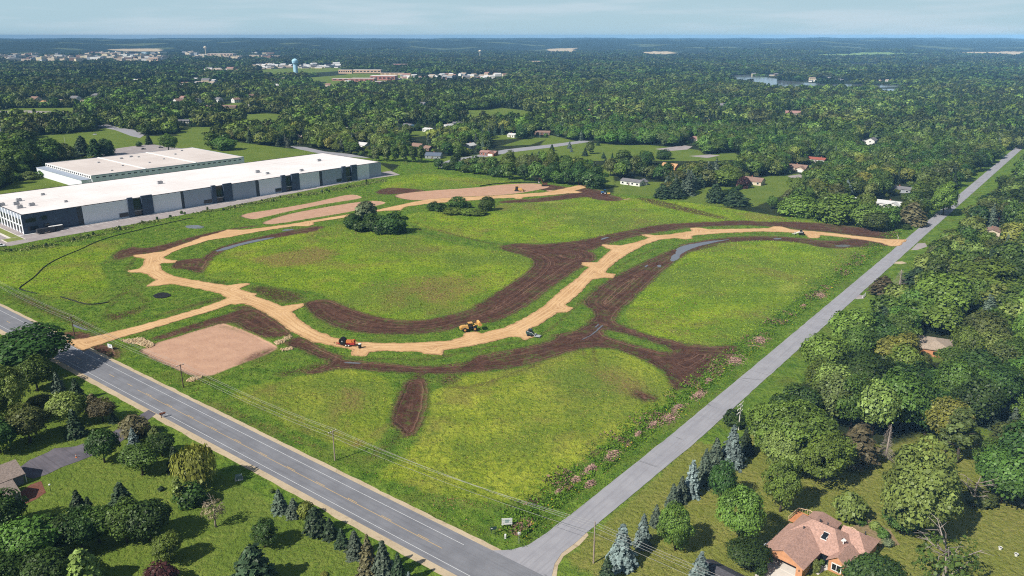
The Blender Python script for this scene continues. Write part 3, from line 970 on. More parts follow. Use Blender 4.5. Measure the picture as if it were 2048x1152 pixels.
for s in ('B 1640,320 1720,288 1870,264 2000,246 1900,272 1800,302 1710,340 1650,332', 'B 1590,402 1640,352 1700,345 1668,400 1620,428',
          'E 20,285 100,243 300,215 480,194 320,226 160,264 70,308 0,352 0,312', 'E 1310,250 1380,241 1450,250 1400,264 1320,260', 'E 800,192 860,190 880,198 820,200',
          'D 1130,100 1190,40 1212,32 1160,85 1075,135 1060,135', 'D 1145,55 1180,22 1170,45', 'A 100,512 240,470 420,430 540,420 300,470 130,522',
          'A 545,376 600,365 655,368 580,381', 'A -110,345 -20,338 40,352 0,365 -90,360', 'F 600,690 690,725 720,745 690,742 590,700', 'C 1180,345 1330,352 1300,360 1190,355', 'B 1030,240 1080,222 1100,226 1045,246', 'B 1385,465 1420,450 1424,458 1392,472', 'B 1490,455 1520,450 1530,470 1500,470'):
    _pz = .05 + .006 * len([o for o in bpy.data.objects if o.name.startswith('puddle')])
    slab('puddle', ground_pts(s), _pz, M_WATER, smooth_it=1, rough_edge=.5)
slab('puddle', ground_pts('F 1250,455 1320,430 1390,440 1400,460 1330,482 1265,475'), .25, paint('black_spoil', (.012, .012, .015), .9, .4, .6), smooth_it=1, rough_edge=.8).name = 'dark_spoil'
for s in LAKE:
    slab('lake', ground_pts(s), .5, M_WATER, smooth_it=1)
LAKE_P = [ground_pts(s) for s in LAKE]
# ------------------------------------------------------------------ buildings
HOUSE_CLEAR = []      # (x, y, radius) kept free of trees
def col(name, r, g, b, rough=.7, var=.08, scale=.6, spec=.25):
    return paint(name, lin(r, g, b), rough, var, scale, spec=spec)
M_WHITE = col('white_panel', 226, 229, 234, .6, .02, .05)
M_SLATE = col('slate_panel', 158, 167, 180, .6, .02, .05)
M_NAVY = col('navy_panel', 66, 77, 95, .6, .03, .05)
M_GLASS = paint('dark_glass', (.012, .014, .018), .12, .1, 1, spec=.6)
def membrane(name, c0, c1, stain):
    m, nb, out = new_mat(name)
    P = nb.objc()
    c = nb.mix(nb.ss(nb.noise(P, .03, 4, .6), .35, .65), c0, c1)
    st = nb.n('ShaderNodeMapping')
    st.inputs['Scale'].default_value = (.03, .4, 1)
    nb.put(st.inputs['Vector'], P)
    c = nb.mix(nb.ss(nb.noise(st.outputs['Vector'], 1.0, 5, .7, .5), .54, .72, 0, .55), c, stain)
    c = nb.mix(nb.ss(nb.noise(P, .12, 5, .75, 1.0), .6, .74, 0, .5), c, stain)
    sep = nb.n('ShaderNodeSeparateXYZ')
    nb.put(sep.inputs[0], P)
    seam = nb.math('LESS_THAN', nb.math('FRACT', nb.math('MULTIPLY', sep.outputs['X'], 1 / 12.0)), .02)
    c = nb.mix(nb.math('MULTIPLY', seam, .35), c, stain)
    finish(nb, out, c, .85, spec=.15)
    return m
M_ROOFW = membrane('white_membrane', lin(232, 225, 221), lin(222, 214, 209), lin(190, 180, 172))
M_ROOFG = membrane('dusty_membrane', lin(214, 203, 195), lin(204, 192, 184), lin(160, 148, 140))
M_METAL = paint('grey_metal', (.38, .38, .39), .45, .15, 2, spec=.4)
M_DARKM = paint('dark_metal', (.05, .05, .055), .5, .15, 2)
M_TRIM = paint('white_trim', (.74, .73, .70), .6, .06, 2)

def wall_box(mb, o, e, w, a0, a1, d0, d1, z0, z1):
    """box between a0..a1 along e, d0..d1 along w, z0..z1, from origin o"""
    pts = []
    for z in (z0, z1):
        for a, d in ((a0, d0), (a1, d0), (a1, d1), (a0, d1)):
            pts.append((o[0] + e[0] * a + w[0] * d, o[1] + e[1] * a + w[1] * d, z))
    mb.add(pts, [(0, 3, 2, 1), (4, 5, 6, 7), (0, 1, 5, 4), (1, 2, 6, 5), (2, 3, 7, 6), (3, 0, 4, 7)])

def big_warehouse():
    A, B = Vector(at(50.8, 468.8)), Vector(at(762, 352))
    L = (B - A).length
    e = (B - A) / L
    w = Vector((-e.y, e.x))
    Hh, Dp = 11.6, 79.0
    root = thing('warehouse', (A.x, A.y, 0), math.atan2(e.y, e.x), 'long new warehouse with white roof and white, slate and navy wall panels beside the site', 'warehouse')
    def P(name, mat, boxes):
        mb = MB()
        for b in boxes:
            wall_box(mb, (0, 0), (1, 0), (0, 1), *b)
        return mb.build(name, mat, root)
    def t(px, z=4.0):
        lo, hi = -5.0, L + 5
        for _ in range(40):
            m = (lo + hi) / 2
            p = A + e * m
            if proj(p.x, p.y, z)[0] < px: lo = m
            else: hi = m
        return lo
    P('wall', M_WHITE, [(0.3, L - .3, .3, Dp, 0, Hh - .4)])
    P('roof', M_ROOFW, [(0.2, L - .2, .2, Dp - .2, Hh - .4, Hh - .12)])
    P('parapet', M_DARKM, [(0, L, -.02, .32, Hh - .3, Hh + .12), (0, .3, .32, Dp, Hh - .3, Hh + .12), (L - .3, L, .32, Dp, Hh - .3, Hh + .12), (0, L, Dp, Dp + .3, Hh - .3, Hh + .12)])
    segs = [(46, 156, 'n'), (167, 258, 'w'), (306, 363, 'w'), (369, 424, 's'), (464, 512, 's'), (519, 563, 'w'), (598, 639, 'w'), (645, 684, 's'), (713, 738, 'w'), (738, 762, 's')]
    for a, b, k in segs:
        P('wall_panel', {'n': M_NAVY, 'w': M_WHITE, 's': M_SLATE}[k], [(t(a), t(b), -.25, .3, 0, Hh - .32)])
    for a, b in ((156, 167), (363, 369), (512, 519), (639, 645)):
        P('recess', M_DARKM, [(t(a), t(b), .15, .35, 0, Hh - .5)])
    for a, b in ((257, 267), (284, 306), (424, 432), (447, 464), (563, 571), (583, 598), (684, 691), (702, 713)):
        P('pilaster', M_NAVY, [(t(a), t(b), -1.2, .3, 0, Hh + .9)])
    for a, b in ((267, 284), (432, 447), (571, 583), (691, 702)):
        f = P('entrance', M_GLASS, [(t(a), t(b), .1, .3, 0, Hh - .5)])
        mb = MB()
        wall_box(mb, (0, 0), (1, 0), (0, 1), t(a), t(b), -.8, .1, 3.4, 3.75)
        mb.build('canopy', M_METAL, f)
    for a, b, z0, z1 in ((238, 256, .9, 3.4), (407, 423, .9, 3.4), (550, 562, .9, 3.4), (672, 683, .9, 3.4), (53, 74, 6.6, 9.0), (55, 76, 1.8, 4.2), (85, 96, 7.0, 9.4), (88, 98, 2.4, 4.4)):
        f = P('window', M_GLASS, [(t(a), t(b), -.34, -.2, z0, z1)])
        mb = MB()
        a_, b_ = t(a), t(b)
        for q in ((a_ - .3, b_ + .3, z1, z1 + .25), (a_ - .3, b_ + .3, z0 - .25, z0), (a_ - .3, a_, z0, z1), (b_, b_ + .3, z0, z1)):
            wall_box(mb, (0, 0), (1, 0), (0, 1), q[0], q[1], -.4, -.25, q[2], q[3])
        mb.build('frame', M_SLATE if a > 100 else M_NAVY, f)
    # sunlit end wall: white piers, windows between them in two floors, pale spandrels
    for k in range(9):
        d = 1.0 + k * 5.2
        P('pier', M_WHITE, [(-.35, .3, d, d + 1.7, 0, Hh - .3)])
        P('spandrel', M_SLATE, [(-.15, .3, d + 1.7, d + 5.2, 8.4, Hh - .3)])
        P('spandrel', M_WHITE, [(-.12, .3, d + 1.7, d + 5.2, 4.2, 5.1)])
        for z0, z1 in ((.9, 4.2), (5.1, 8.4)):
            P('window', M_GLASS, [(-.1, .3, d + 1.7, d + 5.2, z0, z1)])
    for px, py, s in ((38, 402, 1), (33, 409, 1), (40, 416, 1), (64, 411, 1), (86, 390, .7), (132, 404, .6), (320, 367, 1.1), (515, 345, 1), (535, 348, .8), (603, 342, .9), (638, 322, 1), (4, 411, 1.0)):
        p = Vector(at(px, py, Hh)) - A
        a, d = p.dot(e), p.dot(w)
        mb = MB()
        mb.box((a, d, Hh + .75 * s), (3.2 * s, 2.0 * s, 1.5 * s), top=.96)
        mb.box((a, d, Hh - .05), (3.6 * s, 2.4 * s, .3))
        u = mb.build('rooftop_unit', M_METAL, root)
        m2 = MB()
        m2.lathe([(.6 * s, 0), (.6 * s, .18), (.5 * s, .2)], (a - .7 * s, d, Hh + 1.5 * s), 10)
        m2.lathe([(.6 * s, 0), (.6 * s, .18), (.5 * s, .2)], (a + .7 * s, d, Hh + 1.5 * s), 10)
        m2.build('fan', M_DARKM, u)
    c = A + e * (L / 2) + w * (Dp / 2)
    for k in range(12):
        q = A + e * (L * (k + .5) / 12) + w * (Dp / 2)
        HOUSE_CLEAR.append((q.x, q.y, 45))
    # bay lines along the yard
    mb = MB()
    for k in range(80):
        a = 12 + k * 2.9
        wall_box(mb, A, e, w, a, a + .14, -7.4, -2.6, .05, .075)
    wall_box(mb, A, e, w, -4, L + 3, -2.4, -1.2, .05, .2)
    o = mb.build('parking_bay_lines', M_TRIM)
    tag(o, kind='structure')
    mb = MB()
    wall_box(mb, A, e, w, -14, -4, -14, -4, .05, .22)
    wall_box(mb, A, e, w, -10, -4, -4, 60, .05, .22)
    tag(mb.build('kerb', M_CONC), kind='structure')
    mb = MB()
    wall_box(mb, A, e, w, -13.4, -4.6, -13.4, -4.6, .2, .26)
    wall_box(mb, A, e, w, -8.6, -4.6, -4, 60, .2, .26)
    tag(mb.build('grass_strip', paint('strip_grass', lin(120, 128, 62), .95, .2, .5)), kind='structure')
    return A, e, w, L
WH = big_warehouse()

def old_warehouse():
    A, e, w, L = WH
    o = A + e * 86 + w * 121
    root = thing('warehouse', (o.x, o.y, 0), math.atan2(e.y, e.x), 'older low warehouse with dusty flat roof behind the long new one', 'warehouse')
    La, Da, Hh = 127.0, 92.0, 9.6
    def P(name, mat, boxes, parent=root):
        mb = MB()
        for b in boxes:
            wall_box(mb, (0, 0), (1, 0), (0, 1), *b)
        return mb.build(name, mat, parent)
    P('wall', M_WHITE, [(0, La, 0, Da, 0, Hh - .3)])
    P('roof', M_ROOFG, [(.2, La - .2, .2, Da - .2, Hh - .3, Hh - .02)])
    P('parapet', M_SLATE, [(0, La, -.25, .25, Hh - .35, Hh + .2), (0, La, Da - .25, Da + .25, Hh - .35, Hh + .2), (La - .25, La + .2, .25, Da - .25, Hh - .35, Hh + .2)])
    for a in (41, 83):
        P('expansion_ridge', M_TRIM, [(a, a + 1.2, .3, Da - .3, Hh - .05, Hh + .45)])
    for k in range(26):
        a = 3 + k * 4.75
        P('window', M_GLASS, [(a, a + 2.4, -.08, .02, Hh - 2.2, Hh - 1.4)])
    P('dock_door', M_DARKM, [(103, 107, -.1, .02, .4, 4.2)])
    an = P('annex', M_WHITE, [(-7, 0, 2, Da + 2, 0, 6.6)])
    P('roof', M_SLATE, [(-7.3, 0, 1.7, Da + 2.3, 6.6, 6.85)], an)
    P('fascia', M_TRIM, [(-.5, 0, 0, Da, 7.1, Hh + .2)])
    for k in range(22):
        d = 2 + k * 4.1
        P('louvre', M_DARKM, [(-.62, -.5, d, d + 2.0, 7.7, 9.0)])
    for a, d, s in ((30, 62, .7), (52, 70, .9), (62, 74, 1), (66, 68, .7), (75, 40, .6), (58, 30, .6), (95, 60, .7), (36, 30, .6), (20, 12, .6), (110, 78, .7)):
        mb = MB()
        mb.box((a, d, Hh + .6 * s), (2.6 * s, 1.8 * s, 1.2 * s), top=.95)
        mb.box((a, d, Hh + .02), (3 * s, 2.2 * s, .1))
        mb.build('rooftop_unit', M_METAL, root)
    for k in range(6):
        for j in range(3):
            q = o + e * (La * (k + .5) / 6) + w * (Da * (j + .5) / 3)
            HOUSE_CLEAR.append((q.x, q.y, 20))
    for k in range(8):
        q = o + e * (La * (k + .5) / 8) + w * (Da + 14)
        HOUSE_CLEAR.append((q.x, q.y, 10))
old_warehouse()

def roof_mat(name, r, g, b):
    if name in MATS:
        return MATS[name]
    m, nb, out = new_mat(name)
    P = nb.objc()
    c0, c1 = lin(r, g, b), lin(r * .84, g * .84, b * .84)
    c = nb.mix(nb.ss(nb.noise(P, 2.6, 3, .7), .4, .62), c0, c1)
    c = nb.mix(nb.ss(nb.noise(P, .4, 3, .6), .4, .7, 0, .4), c, c1)
    finish(nb, out, c, .9, bump=nb.noise(P, 6, 2, .6), strength=.3, dist=.03, spec=.12)
    MATS[name] = m
    return m
def gable_roof(mb, x0, x1, y0, y1, ze, zr, axis='x', ov=.45, th=.16, h0=0.0, h1=0.0):
    """two-sided roof over the rectangle; h0/h1 pull the ridge ends inwards (hips)"""
    if axis == 'y':
        T = lambda x, y, z: (y, x, z)
        x0, x1, y0, y1 = y0, y1, x0, x1
        flip = True
    else:
        T = lambda x, y, z: (x, y, z)
        flip = False
    sl = (zr - ze) / ((y1 - y0) / 2)
    X0, X1, Y0, Y1 = x0 - ov, x1 + ov, y0 - ov, y1 + ov
    zE = ze - sl * ov
    ym = (y0 + y1) / 2
    top = [T(X0, Y0, zE), T(X1, Y0, zE), T(X1, Y1, zE), T(X0, Y1, zE), T(X0 + h0, ym, zr), T(X1 - h1, ym, zr)]
    vs = [(a, b, c + th) for a, b, c in top] + top
    fs = [(0, 1, 5, 4), (2, 3, 4, 5), (1, 2, 5), (3, 0, 4)]
    fs += [tuple(i + 6 for i in reversed(f)) for f in fs[:2]] + [tuple(i + 6 for i in reversed(f)) for f in fs[2:4]]
    if not h0: fs = [f for f in fs if f not in ((3, 0, 4),) and set(f) != {9, 6, 10}]
    if not h1: fs = [f for f in fs if f not in ((1, 2, 5),) and set(f) != {7, 8, 11}]
    fs += [(0, 6, 7, 1), (2, 8, 9, 3)]
    fs += [(1, 7, 8, 2)] if h1 else [(1, 7, 11, 5), (5, 11, 8, 2)]
    fs += [(3, 9, 6, 0)] if h0 else [(3, 9, 10, 4), (4, 10, 6, 0)]
    if flip:
        fs = [tuple(reversed(f)) for f in fs]
    mb.add(vs, fs)
def gable_walls(mb, x0, x1, y0, y1, ze, zr, axis='x', gable=True):
    vs = [(x0, y0, 0), (x1, y0, 0), (x1, y1, 0), (x0, y1, 0), (x0, y0, ze), (x1, y0, ze), (x1, y1, ze), (x0, y1, ze)]
    fs = [(0, 1, 5, 4), (2, 3, 7, 6), (1, 2, 6, 5), (3, 0, 4, 7)]
    if gable:
        if axis == 'x':
            vs += [(x0, (y0 + y1) / 2, zr), (x1, (y0 + y1) / 2, zr)]
            fs = fs[:2] + [(1, 2, 6, 9, 5), (3, 0, 4, 8, 7)]
        else:
            vs += [((x0 + x1) / 2, y0, zr), ((x0 + x1) / 2, y1, zr)]
            fs = [(0, 1, 5, 8, 4), (2, 3, 7, 9, 6)] + fs[2:]
    mb.add(vs, fs)

WALLC = {'w': (222, 220, 212), 'b': (206, 190, 166), 'g': (150, 154, 158), 'o': (196, 136, 98), 't': (190, 172, 148), 'r': (150, 92, 74), 'y': (222, 206, 168), 'k': (120, 92, 76)}
ROOFC = {'g': (128, 126, 128), 'b': (150, 122, 108), 'w': (214, 212, 208), 'r': (168, 96, 80), 'd': (86, 84, 88), 't': (176, 158, 140), 'o': (206, 160, 116), 'u': (104, 114, 130), 'p': (170, 132, 122)}
def house(px, py, ln, wd, wall, roof, style, rot, label, group=None, wing=None, name='house', parts=True):
    """a house whose middle stands at the pixel; style g gable, h hip, 2 two storeys"""
    x, y = at(px, py)
    rnd = random.Random(int(px * 7 + py))
    hgt = 5.4 if '2' in style else 2.9
    zr = hgt + wd * (.27 if 'l' not in style else .16)
    hip = 'h' in style
    root = thing(name, (x, y, 0), rad(rot), label, 'house' if name == 'house' else name.split('_')[-1], group)
    wm = col('siding_' + wall, *WALLC[wall])
    rm = roof_mat('shingle_' + roof, *ROOFC[roof])
    mb, mr = MB(), MB()
    gable_walls(mb, -ln / 2, ln / 2, -wd / 2, wd / 2, hgt, zr, 'x', not hip)
    gable_roof(mr, -ln / 2, ln / 2, -wd / 2, wd / 2, hgt, zr, 'x', h0=wd * .5 if hip else 0, h1=wd * .5 if hip else 0)
    if wing:
        wl, ww, wx, sgn = wing          # length out, width, x position, side
        y0, y1 = (wd / 2 - .5, wd / 2 + wl) if sgn > 0 else (-wd / 2 - wl, -wd / 2 + .5)
        zz = 2.7 + ww * .27
        gable_walls(mb, wx - ww / 2, wx + ww / 2, y0, y1, 2.7, zz, 'y')
        gable_roof(mr, wx - ww / 2, wx + ww / 2, y0 - (1.5 if sgn > 0 else 0), y1 + (0 if sgn > 0 else 1.5), 2.7, zz, 'y')
    if not parts:
        # too small to show more than walls and roof
        mb2 = MB()
        mb2.add(mb.v, mb.f)
        mb2.mi = 1
        mb2.add(mr.v, mr.f)
        bpy.data.objects.remove(root)
        o = mb2.build(name, [wm, rm], None, loc=(x, y, 0), rz=rad(rot))
        HOUSE_CLEAR.append((x, y, max(ln, wd) * .6))
        return tag(o, label, 'house', group)
    mb.build('wall', wm, root)
    rf = mr.build('roof', rm, root)
    if rnd.random() < .6:
        m3 = MB()
        cx = rnd.uniform(-.25, .25) * ln
        m3.box((cx, wd * .12, zr + .1), (.9, .7, 1.6), top=.92)
        m3.build('chimney', col('chimney_brick', 140, 96, 80), rf)
    zs = [1.5] if '2' not in style else [1.4, 4.1]
    for z in zs:
        n = max(2, int(ln / 3.8))
        for k in range(n):
            wx = -ln / 2 + ln * (k + .5) / n
            if wing and wing[3] < 0 and abs(wx - wing[2]) < wing[1] / 2 + .8:
                continue
            m4 = MB()
            m4.box((wx, -wd / 2 - .02, z), (1.5, .1, 1.2))
            f = m4.build('window', M_GLASS, root)
            m5 = MB()
            for q in (((wx, -wd / 2 - .04, z + .68), (1.8, .14, .14)), ((wx, -wd / 2 - .04, z - .68), (1.8, .14, .14)), ((wx - .83, -wd / 2 - .04, z), (.14, .14, 1.22)), ((wx + .83, -wd / 2 - .04, z), (.14, .14, 1.22))):
                m5.box(*q)
            m5.build('frame', M_TRIM, f)
    for s in (-1, 1):
        m4 = MB()
        m4.box((s * (ln / 2 + .02), 0, zs[-1]), (.1, 1.4, 1.2))
        m4.build('window', M_GLASS, root)
    if wing:
        m4 = MB()
        yy = wd / 2 + wing[0] + .03 if wing[3] > 0 else -wd / 2 - wing[0] - .03
        m4.box((wing[2], yy, 1.15), (wing[1] * .7, .1, 2.3))
        m4.build('garage_door', M_TRIM, root)
    m4 = MB()
    m4.box((-ln * .05, -wd / 2 - .04, 1.05), (1.0, .12, 2.1))
    m4.build('door', col('door_paint', 104, 74, 62), root)
    HOUSE_CLEAR.append((x, y, max(ln, wd) * .55 + (wing[0] * .5 if wing else 0)))
    return root

N, S_ = -38, 52        # long side across / along the street
house(1265, 369, 17, 8.5, 'w', 'g', 'gl', N, 'long white shed house with grey roof at the field edge beyond the haul road end', wing=(2, 7, 6.5, 1))
house(1507, 368, 15, 9, 'b', 'b', 'g', N, 'beige house with two roof levels beside the copper beech', wing=(5, 7, -5, -1))
house(1596, 341, 15, 8.5, 'b', 'b', 'g', N, 'beige house with asphalt drive on the lawn behind the small maple', wing=(4, 7, 4, -1))
house(1634, 324, 15, 8.5, 'w', 'r', 'gl', N, 'house with the red roof above the beige ones')
house(1778, 414, 16, 9, 'w', 'w', 'gl', N, 'white roofed house near the grey street', wing=(4, 7, 4, -1))
house(1702, 404, 6, 4, 'w', 'w', 'gl', N, 'small white shed left of the white roofed house', name='shed')
house(1802, 384, 14, 8, 'g', 'g', 'gl', N, 'grey roofed house hidden in trees behind the white roofed house')
house(1742, 290, 12, 9, 'w', 'g', 'g2', S_, 'white two storey house alone in the far wood left of the grey street', wing=(5, 6, 3, 1))
house(868, 316, 15, 8.5, 'g', 'u', 'g', -12, 'house with the blue grey roof beside the low end of the tree belt')
house(836, 297, 13, 9, 'b', 'b', 'g', N, 'tan house with brown roof behind the poplar row')
house(857, 301, 8, 7, 'k', 'b', 'g', N, 'small brown roofed outbuilding right of the tan house', name='garage')
house(978, 310, 16, 8.5, 'r', 'p', 'gl', -20, 'pinkish roofed brick house at the head of the dark driveway', wing=(3, 7, 4, -1))
house(727, 295, 13, 9, 'w', 'w', 'g', N, 'white roofed house just beyond the poplar row start')
house(940, 296, 11, 8, 'w', 'w', 'g', S_, 'white house half hidden by spruces above the dark driveway')
house(858, 263, 13, 9, 'w', 'w', 'gl', N, 'white house at the clearing above the tan house')
house(817, 254, 14, 8, 'w', 'g', 'gl', N, 'white house with the blue pool beside it')
house(896, 256, 13, 8, 'w', 'w', 'g', S_, 'white house at the near end of the long white row in the woods')
house(918, 250, 16, 8, 'w', 'g', 'gl', 10, 'long white house at the far end of the row in the woods')
house(1340, 345, 13, 9, 'o', 'o', 'g2', N, 'orange brick house showing through dark trees')
house(1312, 350, 9, 7, 'w', 'g', 'gl', N, 'white house peeping out left of the orange brick one')
house(1085, 269, 18, 9, 'k', 'b', 'gl', -10, 'brown roofed house above the dark spruces by the side street')
house(1026, 274, 10, 8, 'w', 'w', 'gl', N, 'white roofed house left of the brown roofed one')
house(1585, 233, 20, 10, 'b', 'p', 'g2', -15, 'large pale house on the wooded rise', wing=(6, 7, -5, -1))
house(1442, 217, 16, 10, 'w', 'g', 'g2', N, 'white house on the wooded rise left of the large pale house')
house(1508, 254, 16, 9, 'w', 'w', 'gl', 20, 'white house in the trees below the large pale house', wing=(5, 7, 4, -1))
house(1412, 246, 13, 8, 'b', 'b', 'gl', 20, 'tan house in the trees left of the lower white house')
house(1389, 282, 11, 8, 'b', 'p', 'h', N, 'pink hipped roof behind the grey spruces')
house(1170, 226, 15, 9, 'p' if False else 'b', 'p', 'g', 0, 'pink grey roofed house beyond the small meadow', wing=(4, 6, 5, -1))
house(1195, 244, 12, 8, 'b', 'b', 'gl', 0, 'tan house right of the pink grey roofed one')
house(1283, 238, 18, 9, 'b', 'b', 'gl', -20, 'brownish house among mixed trees on the rise')
house(845, 214, 14, 9, 'g', 'g', 'g2', N, 'grey two storey house alone in the deep wood')
house(1868, 702, 13, 11, 'o', 't', 'hl', 64, 'orange brick house with a beige hipped roof across the grey street')
house(1985, 470, 10, 8, 'b', 'b', 'gl', S_, 'brown house barely visible beside the copper tree')
house(72, 203, 17, 12, 'b', 'b', 'g2', -25, 'brown roofed two storey house left of the orange roofed one', wing=(5, 8, 5, -1))
house(88, 209, 17, 13, 'k', 'o', 'h', -25, 'house with the bright orange unfinished roof')
house(152, 201, 17, 10, 'w', 'g', 'g2', -25, 'white two storey house with grey roof behind the older warehouse', wing=(4, 7, 5, -1))
house(174, 205, 18, 9, 'y', 't', 'gl', -5, 'cream single storey house right of the white two storey one')
house(194, 196, 16, 11, 'g', 'g', 'h2', -5, 'grey hipped house behind the cream ones')
house(216, 203, 22, 9, 'y', 't', 'gl', -5, 'long cream house at the end of the cream row')
house(118, 204, 14, 9, 'y', 't', 'gl', -5, 'low cream house right of the orange roofed one')
house(38, 203, 9, 7, 'w', 'g', 'gl', -5, 'tiny white building in the far left meadow')
house(358, 207, 15, 11, 'w', 'b', 'g2', S_, 'white gabled house with brown roof among the middle trees', wing=(8, 7, -3, -1))
house(368, 201, 13, 9, 'w', 'p', 'g2', N, 'pinkish roofed house touching the white gabled one')
house(305, 203, 15, 9, 'b', 'r', 'gl', -15, 'reddish roofed low house left of the white gabled one')
house(297, 192, 14, 9, 'g', 'g', 'gl', -15, 'grey house above the reddish roofed one')
house(394, 206, 15, 9, 'w', 'g', 'g2', N, 'white grey roofed house right of the gabled pair')
house(438, 204, 14, 9, 'w', 'g', 'g2', N, 'white house at the lawn with the brown barn')
house(472, 205, 12, 10, 'w', 'b', 'g2', S_, 'tall narrow white gable at the lawn end')
house(503, 197, 11, 9, 'w', 'b', 'g2', S_, 'small white tower like house above the white shed')
house(502, 213, 7, 6, 'w', 'w', 'g', S_, 'tiny white shed below the tower like house', name='shed')
house(420, 216, 16, 9, 'k', 'b', 'gl', -10, 'dark brown low house in front of the lawn')
house(458, 216, 26, 10, 'k', 'b', 'gl', -5, 'long brown barn in front of the lawn', name='barn')
house(601, 279, 9, 7, 'o', 't', 'g', N, 'tiny orange house by the road beyond the rear warehouse')
house(644, 234, 11, 9, 'w', 'p', 'h', N, 'lone small white house deep in the central wood')
house(582, 188, 12, 9, 'w', 't', 'gl', S_, 'tilted pale roof in the wood below the school field')
house(363, 246, 20, 10, 'w', 'g', 'gl', 15, 'grey white roofs hidden in trees behind the rear warehouse')
house(700, 262, 12, 8, 'w', 'w', 'gl', N, 'white roof corner in the wood left of the pool house')
house(1855, 203, 14, 8, 'w', 'w', 'gl', N, 'white roof in the far wood below the lake end')
house(1795, 268, 7, 6, 'y', 't', 'g2', S_, 'tall tan shed right behind the white two storey house', name='shed')
# the house with the terracotta roof at the lawn's lower edge
def villa():
    root = thing('house', (55.1, 145.1, 0), math.atan2(-.701, .713), 'orange brick house with brown pink roof, open garage and back deck', 'house')
    wm = col('orange_brick', 196, 142, 104, .85, .12, 1.2)
    rm = roof_mat('terracotta_shingle', 188, 150, 134)
    mb, mr = MB(), MB()
    gable_walls(mb, 0, 1.5, 0, 8.6, 2.9, 5.2, 'y', False)
    mb.v, mb.f, mb.m = [], [], []
    # garage: front wall with a wide opening, gable above
    for b in (((.75, .12, 1.45), (1.5, .24, 2.9)), ((8.3, .12, 1.45), (1.4, .24, 2.9)), ((4.55, .12, 2.65), (6.1, .24, .5)), ((.12, 4.4, 1.45), (.24, 8.3, 2.9)), ((8.88, 4.4, 1.45), (.24, 8.3, 2.9)), ((4.5, 8.4, 1.45), (8.5, .24, 2.9))):
        mb.box(*b)
    mb.poly([(0, 0, 2.9), (9, 0, 2.9), (4.5, 0, 5.05)], (0, .24, 0))
    gable_walls(mb, .6, 13.6, 8.6, 18.6, 2.95, 6, 'x', False)
    gable_walls(mb, 1.8, 7.8, 15, 21.6, 2.95, 5.6, 'y', False)
    gable_walls(mb, 11, 16.6, 14, 21, 2.95, 5.2, 'x', False)
    gable_walls(mb, 11.6, 15.2, 7.0, 10, 2.9, 4.2, 'y')
    mb.build('wall', wm, root)
    gable_roof(mr, 0, 9, 0, 13, 2.9, 5.2, 'y', h1=2)
    gable_roof(mr, .6, 13.6, 8.4, 18.6, 2.95, 6.1, 'x', h0=4.4, h1=4.4)
    gable_roof(mr, 1.8, 7.8, 13.5, 21.6, 2.97, 5.5, 'y', h1=3.2)
    gable_roof(mr, 10.5, 16.6, 14, 21, 2.96, 5.25, 'x', h1=3.6)
    gable_roof(mr, 11.6, 15.2, 7.0, 13, 2.92, 4.35, 'y')
    rf = mr.build('roof', rm, root)
    m = MB()
    m.box((8.6, 11.3, 4.86), (1.1, 1.5, .12), ry=0)
    m.v = [(x, y, z + (y - 11.3) * .6) for x, y, z in m.v]
    sk = m.build('skylight', M_GLASS, rf)
    m = MB()
    for x, y, sx, sy in ((8.6, 10.5, 1.4, .14), (8.6, 12.1, 1.4, .14), (8.0, 11.3, .14, 1.5), (9.2, 11.3, .14, 1.5)):
        m.box((x, y, 4.9 + (y - 11.3) * .6), (sx, sy, .16))
    m.build('skylight_frame', M_TRIM, root)
    for x, y, z in ((5.6, 15.6, 5.2), (7.5, 15.2, 5.4), (11.8, 13.2, 4.4), (14.6, 18.5, 4.9), (13.2, 11.2, 3.9), (4.2, 10.2, 5.3)):
        m = MB()
        m.lathe([(.16, -.3), (.16, .35), (.22, .4), (.0, .5)], (x, y, z), 8)
        m.build('vent', M_DARKM, root)
    m = MB()
    m.tube([(12.3, 12.3, 4.0), (12.3, 12.3, 5.6)], .12, 8)
    m.box((12.6, 12.1, 5.4), (.5, .12, .5), ry=.5)
    m.box((12.0, 12.4, 4.9), (.35, .5, .3), ry=.2)
    m.build('dish', M_TRIM, root)
    m = MB()
    m.box((4.55, 2.2, .1), (6.0, 4.2, .06))
    m.build('garage_floor', M_CONC, root)
    m = MB()
    m.box((4.55, 8.2, 1.4), (8, .1, 2.4))
    m.build('garage_back', M_DARKM, root)
    for x in (.75, 8.3):
        m = MB()
        m.box((x, -.08, 1.9), (.22, .2, .4), top=.7)
        m.build('wall_lamp', M_DARKM, root)
    m = MB()
    m.box((13.4, 6.96, 1.5), (1.9, .12, 1.5))
    f = m.build('window', M_GLASS, root)
    m = MB()
    for b in (((13.4, 6.93, 2.32), (2.2, .16, .16)), ((13.4, 6.93, .68), (2.2, .16, .16)), ((12.4, 6.93, 1.5), (.16, .16, 1.5)), ((14.4, 6.93, 1.5), (.16, .16, 1.5)), ((13.4, 6.93, 1.5), (.12, .16, 1.5))):
        m.box(*b)
    m.build('frame', M_TRIM, f)
    m = MB()
    m.box((10.3, 8.55, 1.2), (2.2, .12, 2.2))
    m.build('patio_door', M_GLASS, root)
    wood = col('deck_wood', 196, 132, 88, .85, .2, 1.5)
    m = MB()
    m.box((0.2, 20.2, .55), (5.4, 5.2, .2))
    m.box((10, 22.2, .55), (4.2, 3.0, .2))
    m.build('deck', wood, root)
    m = MB()
    ring = [(-2.5, 17.6), (-2.5, 22.6), (0.0, 23.6), (2.8, 22.8)], [(7.9, 22.8), (10, 23.9), (12.1, 23), (12.1, 21)]
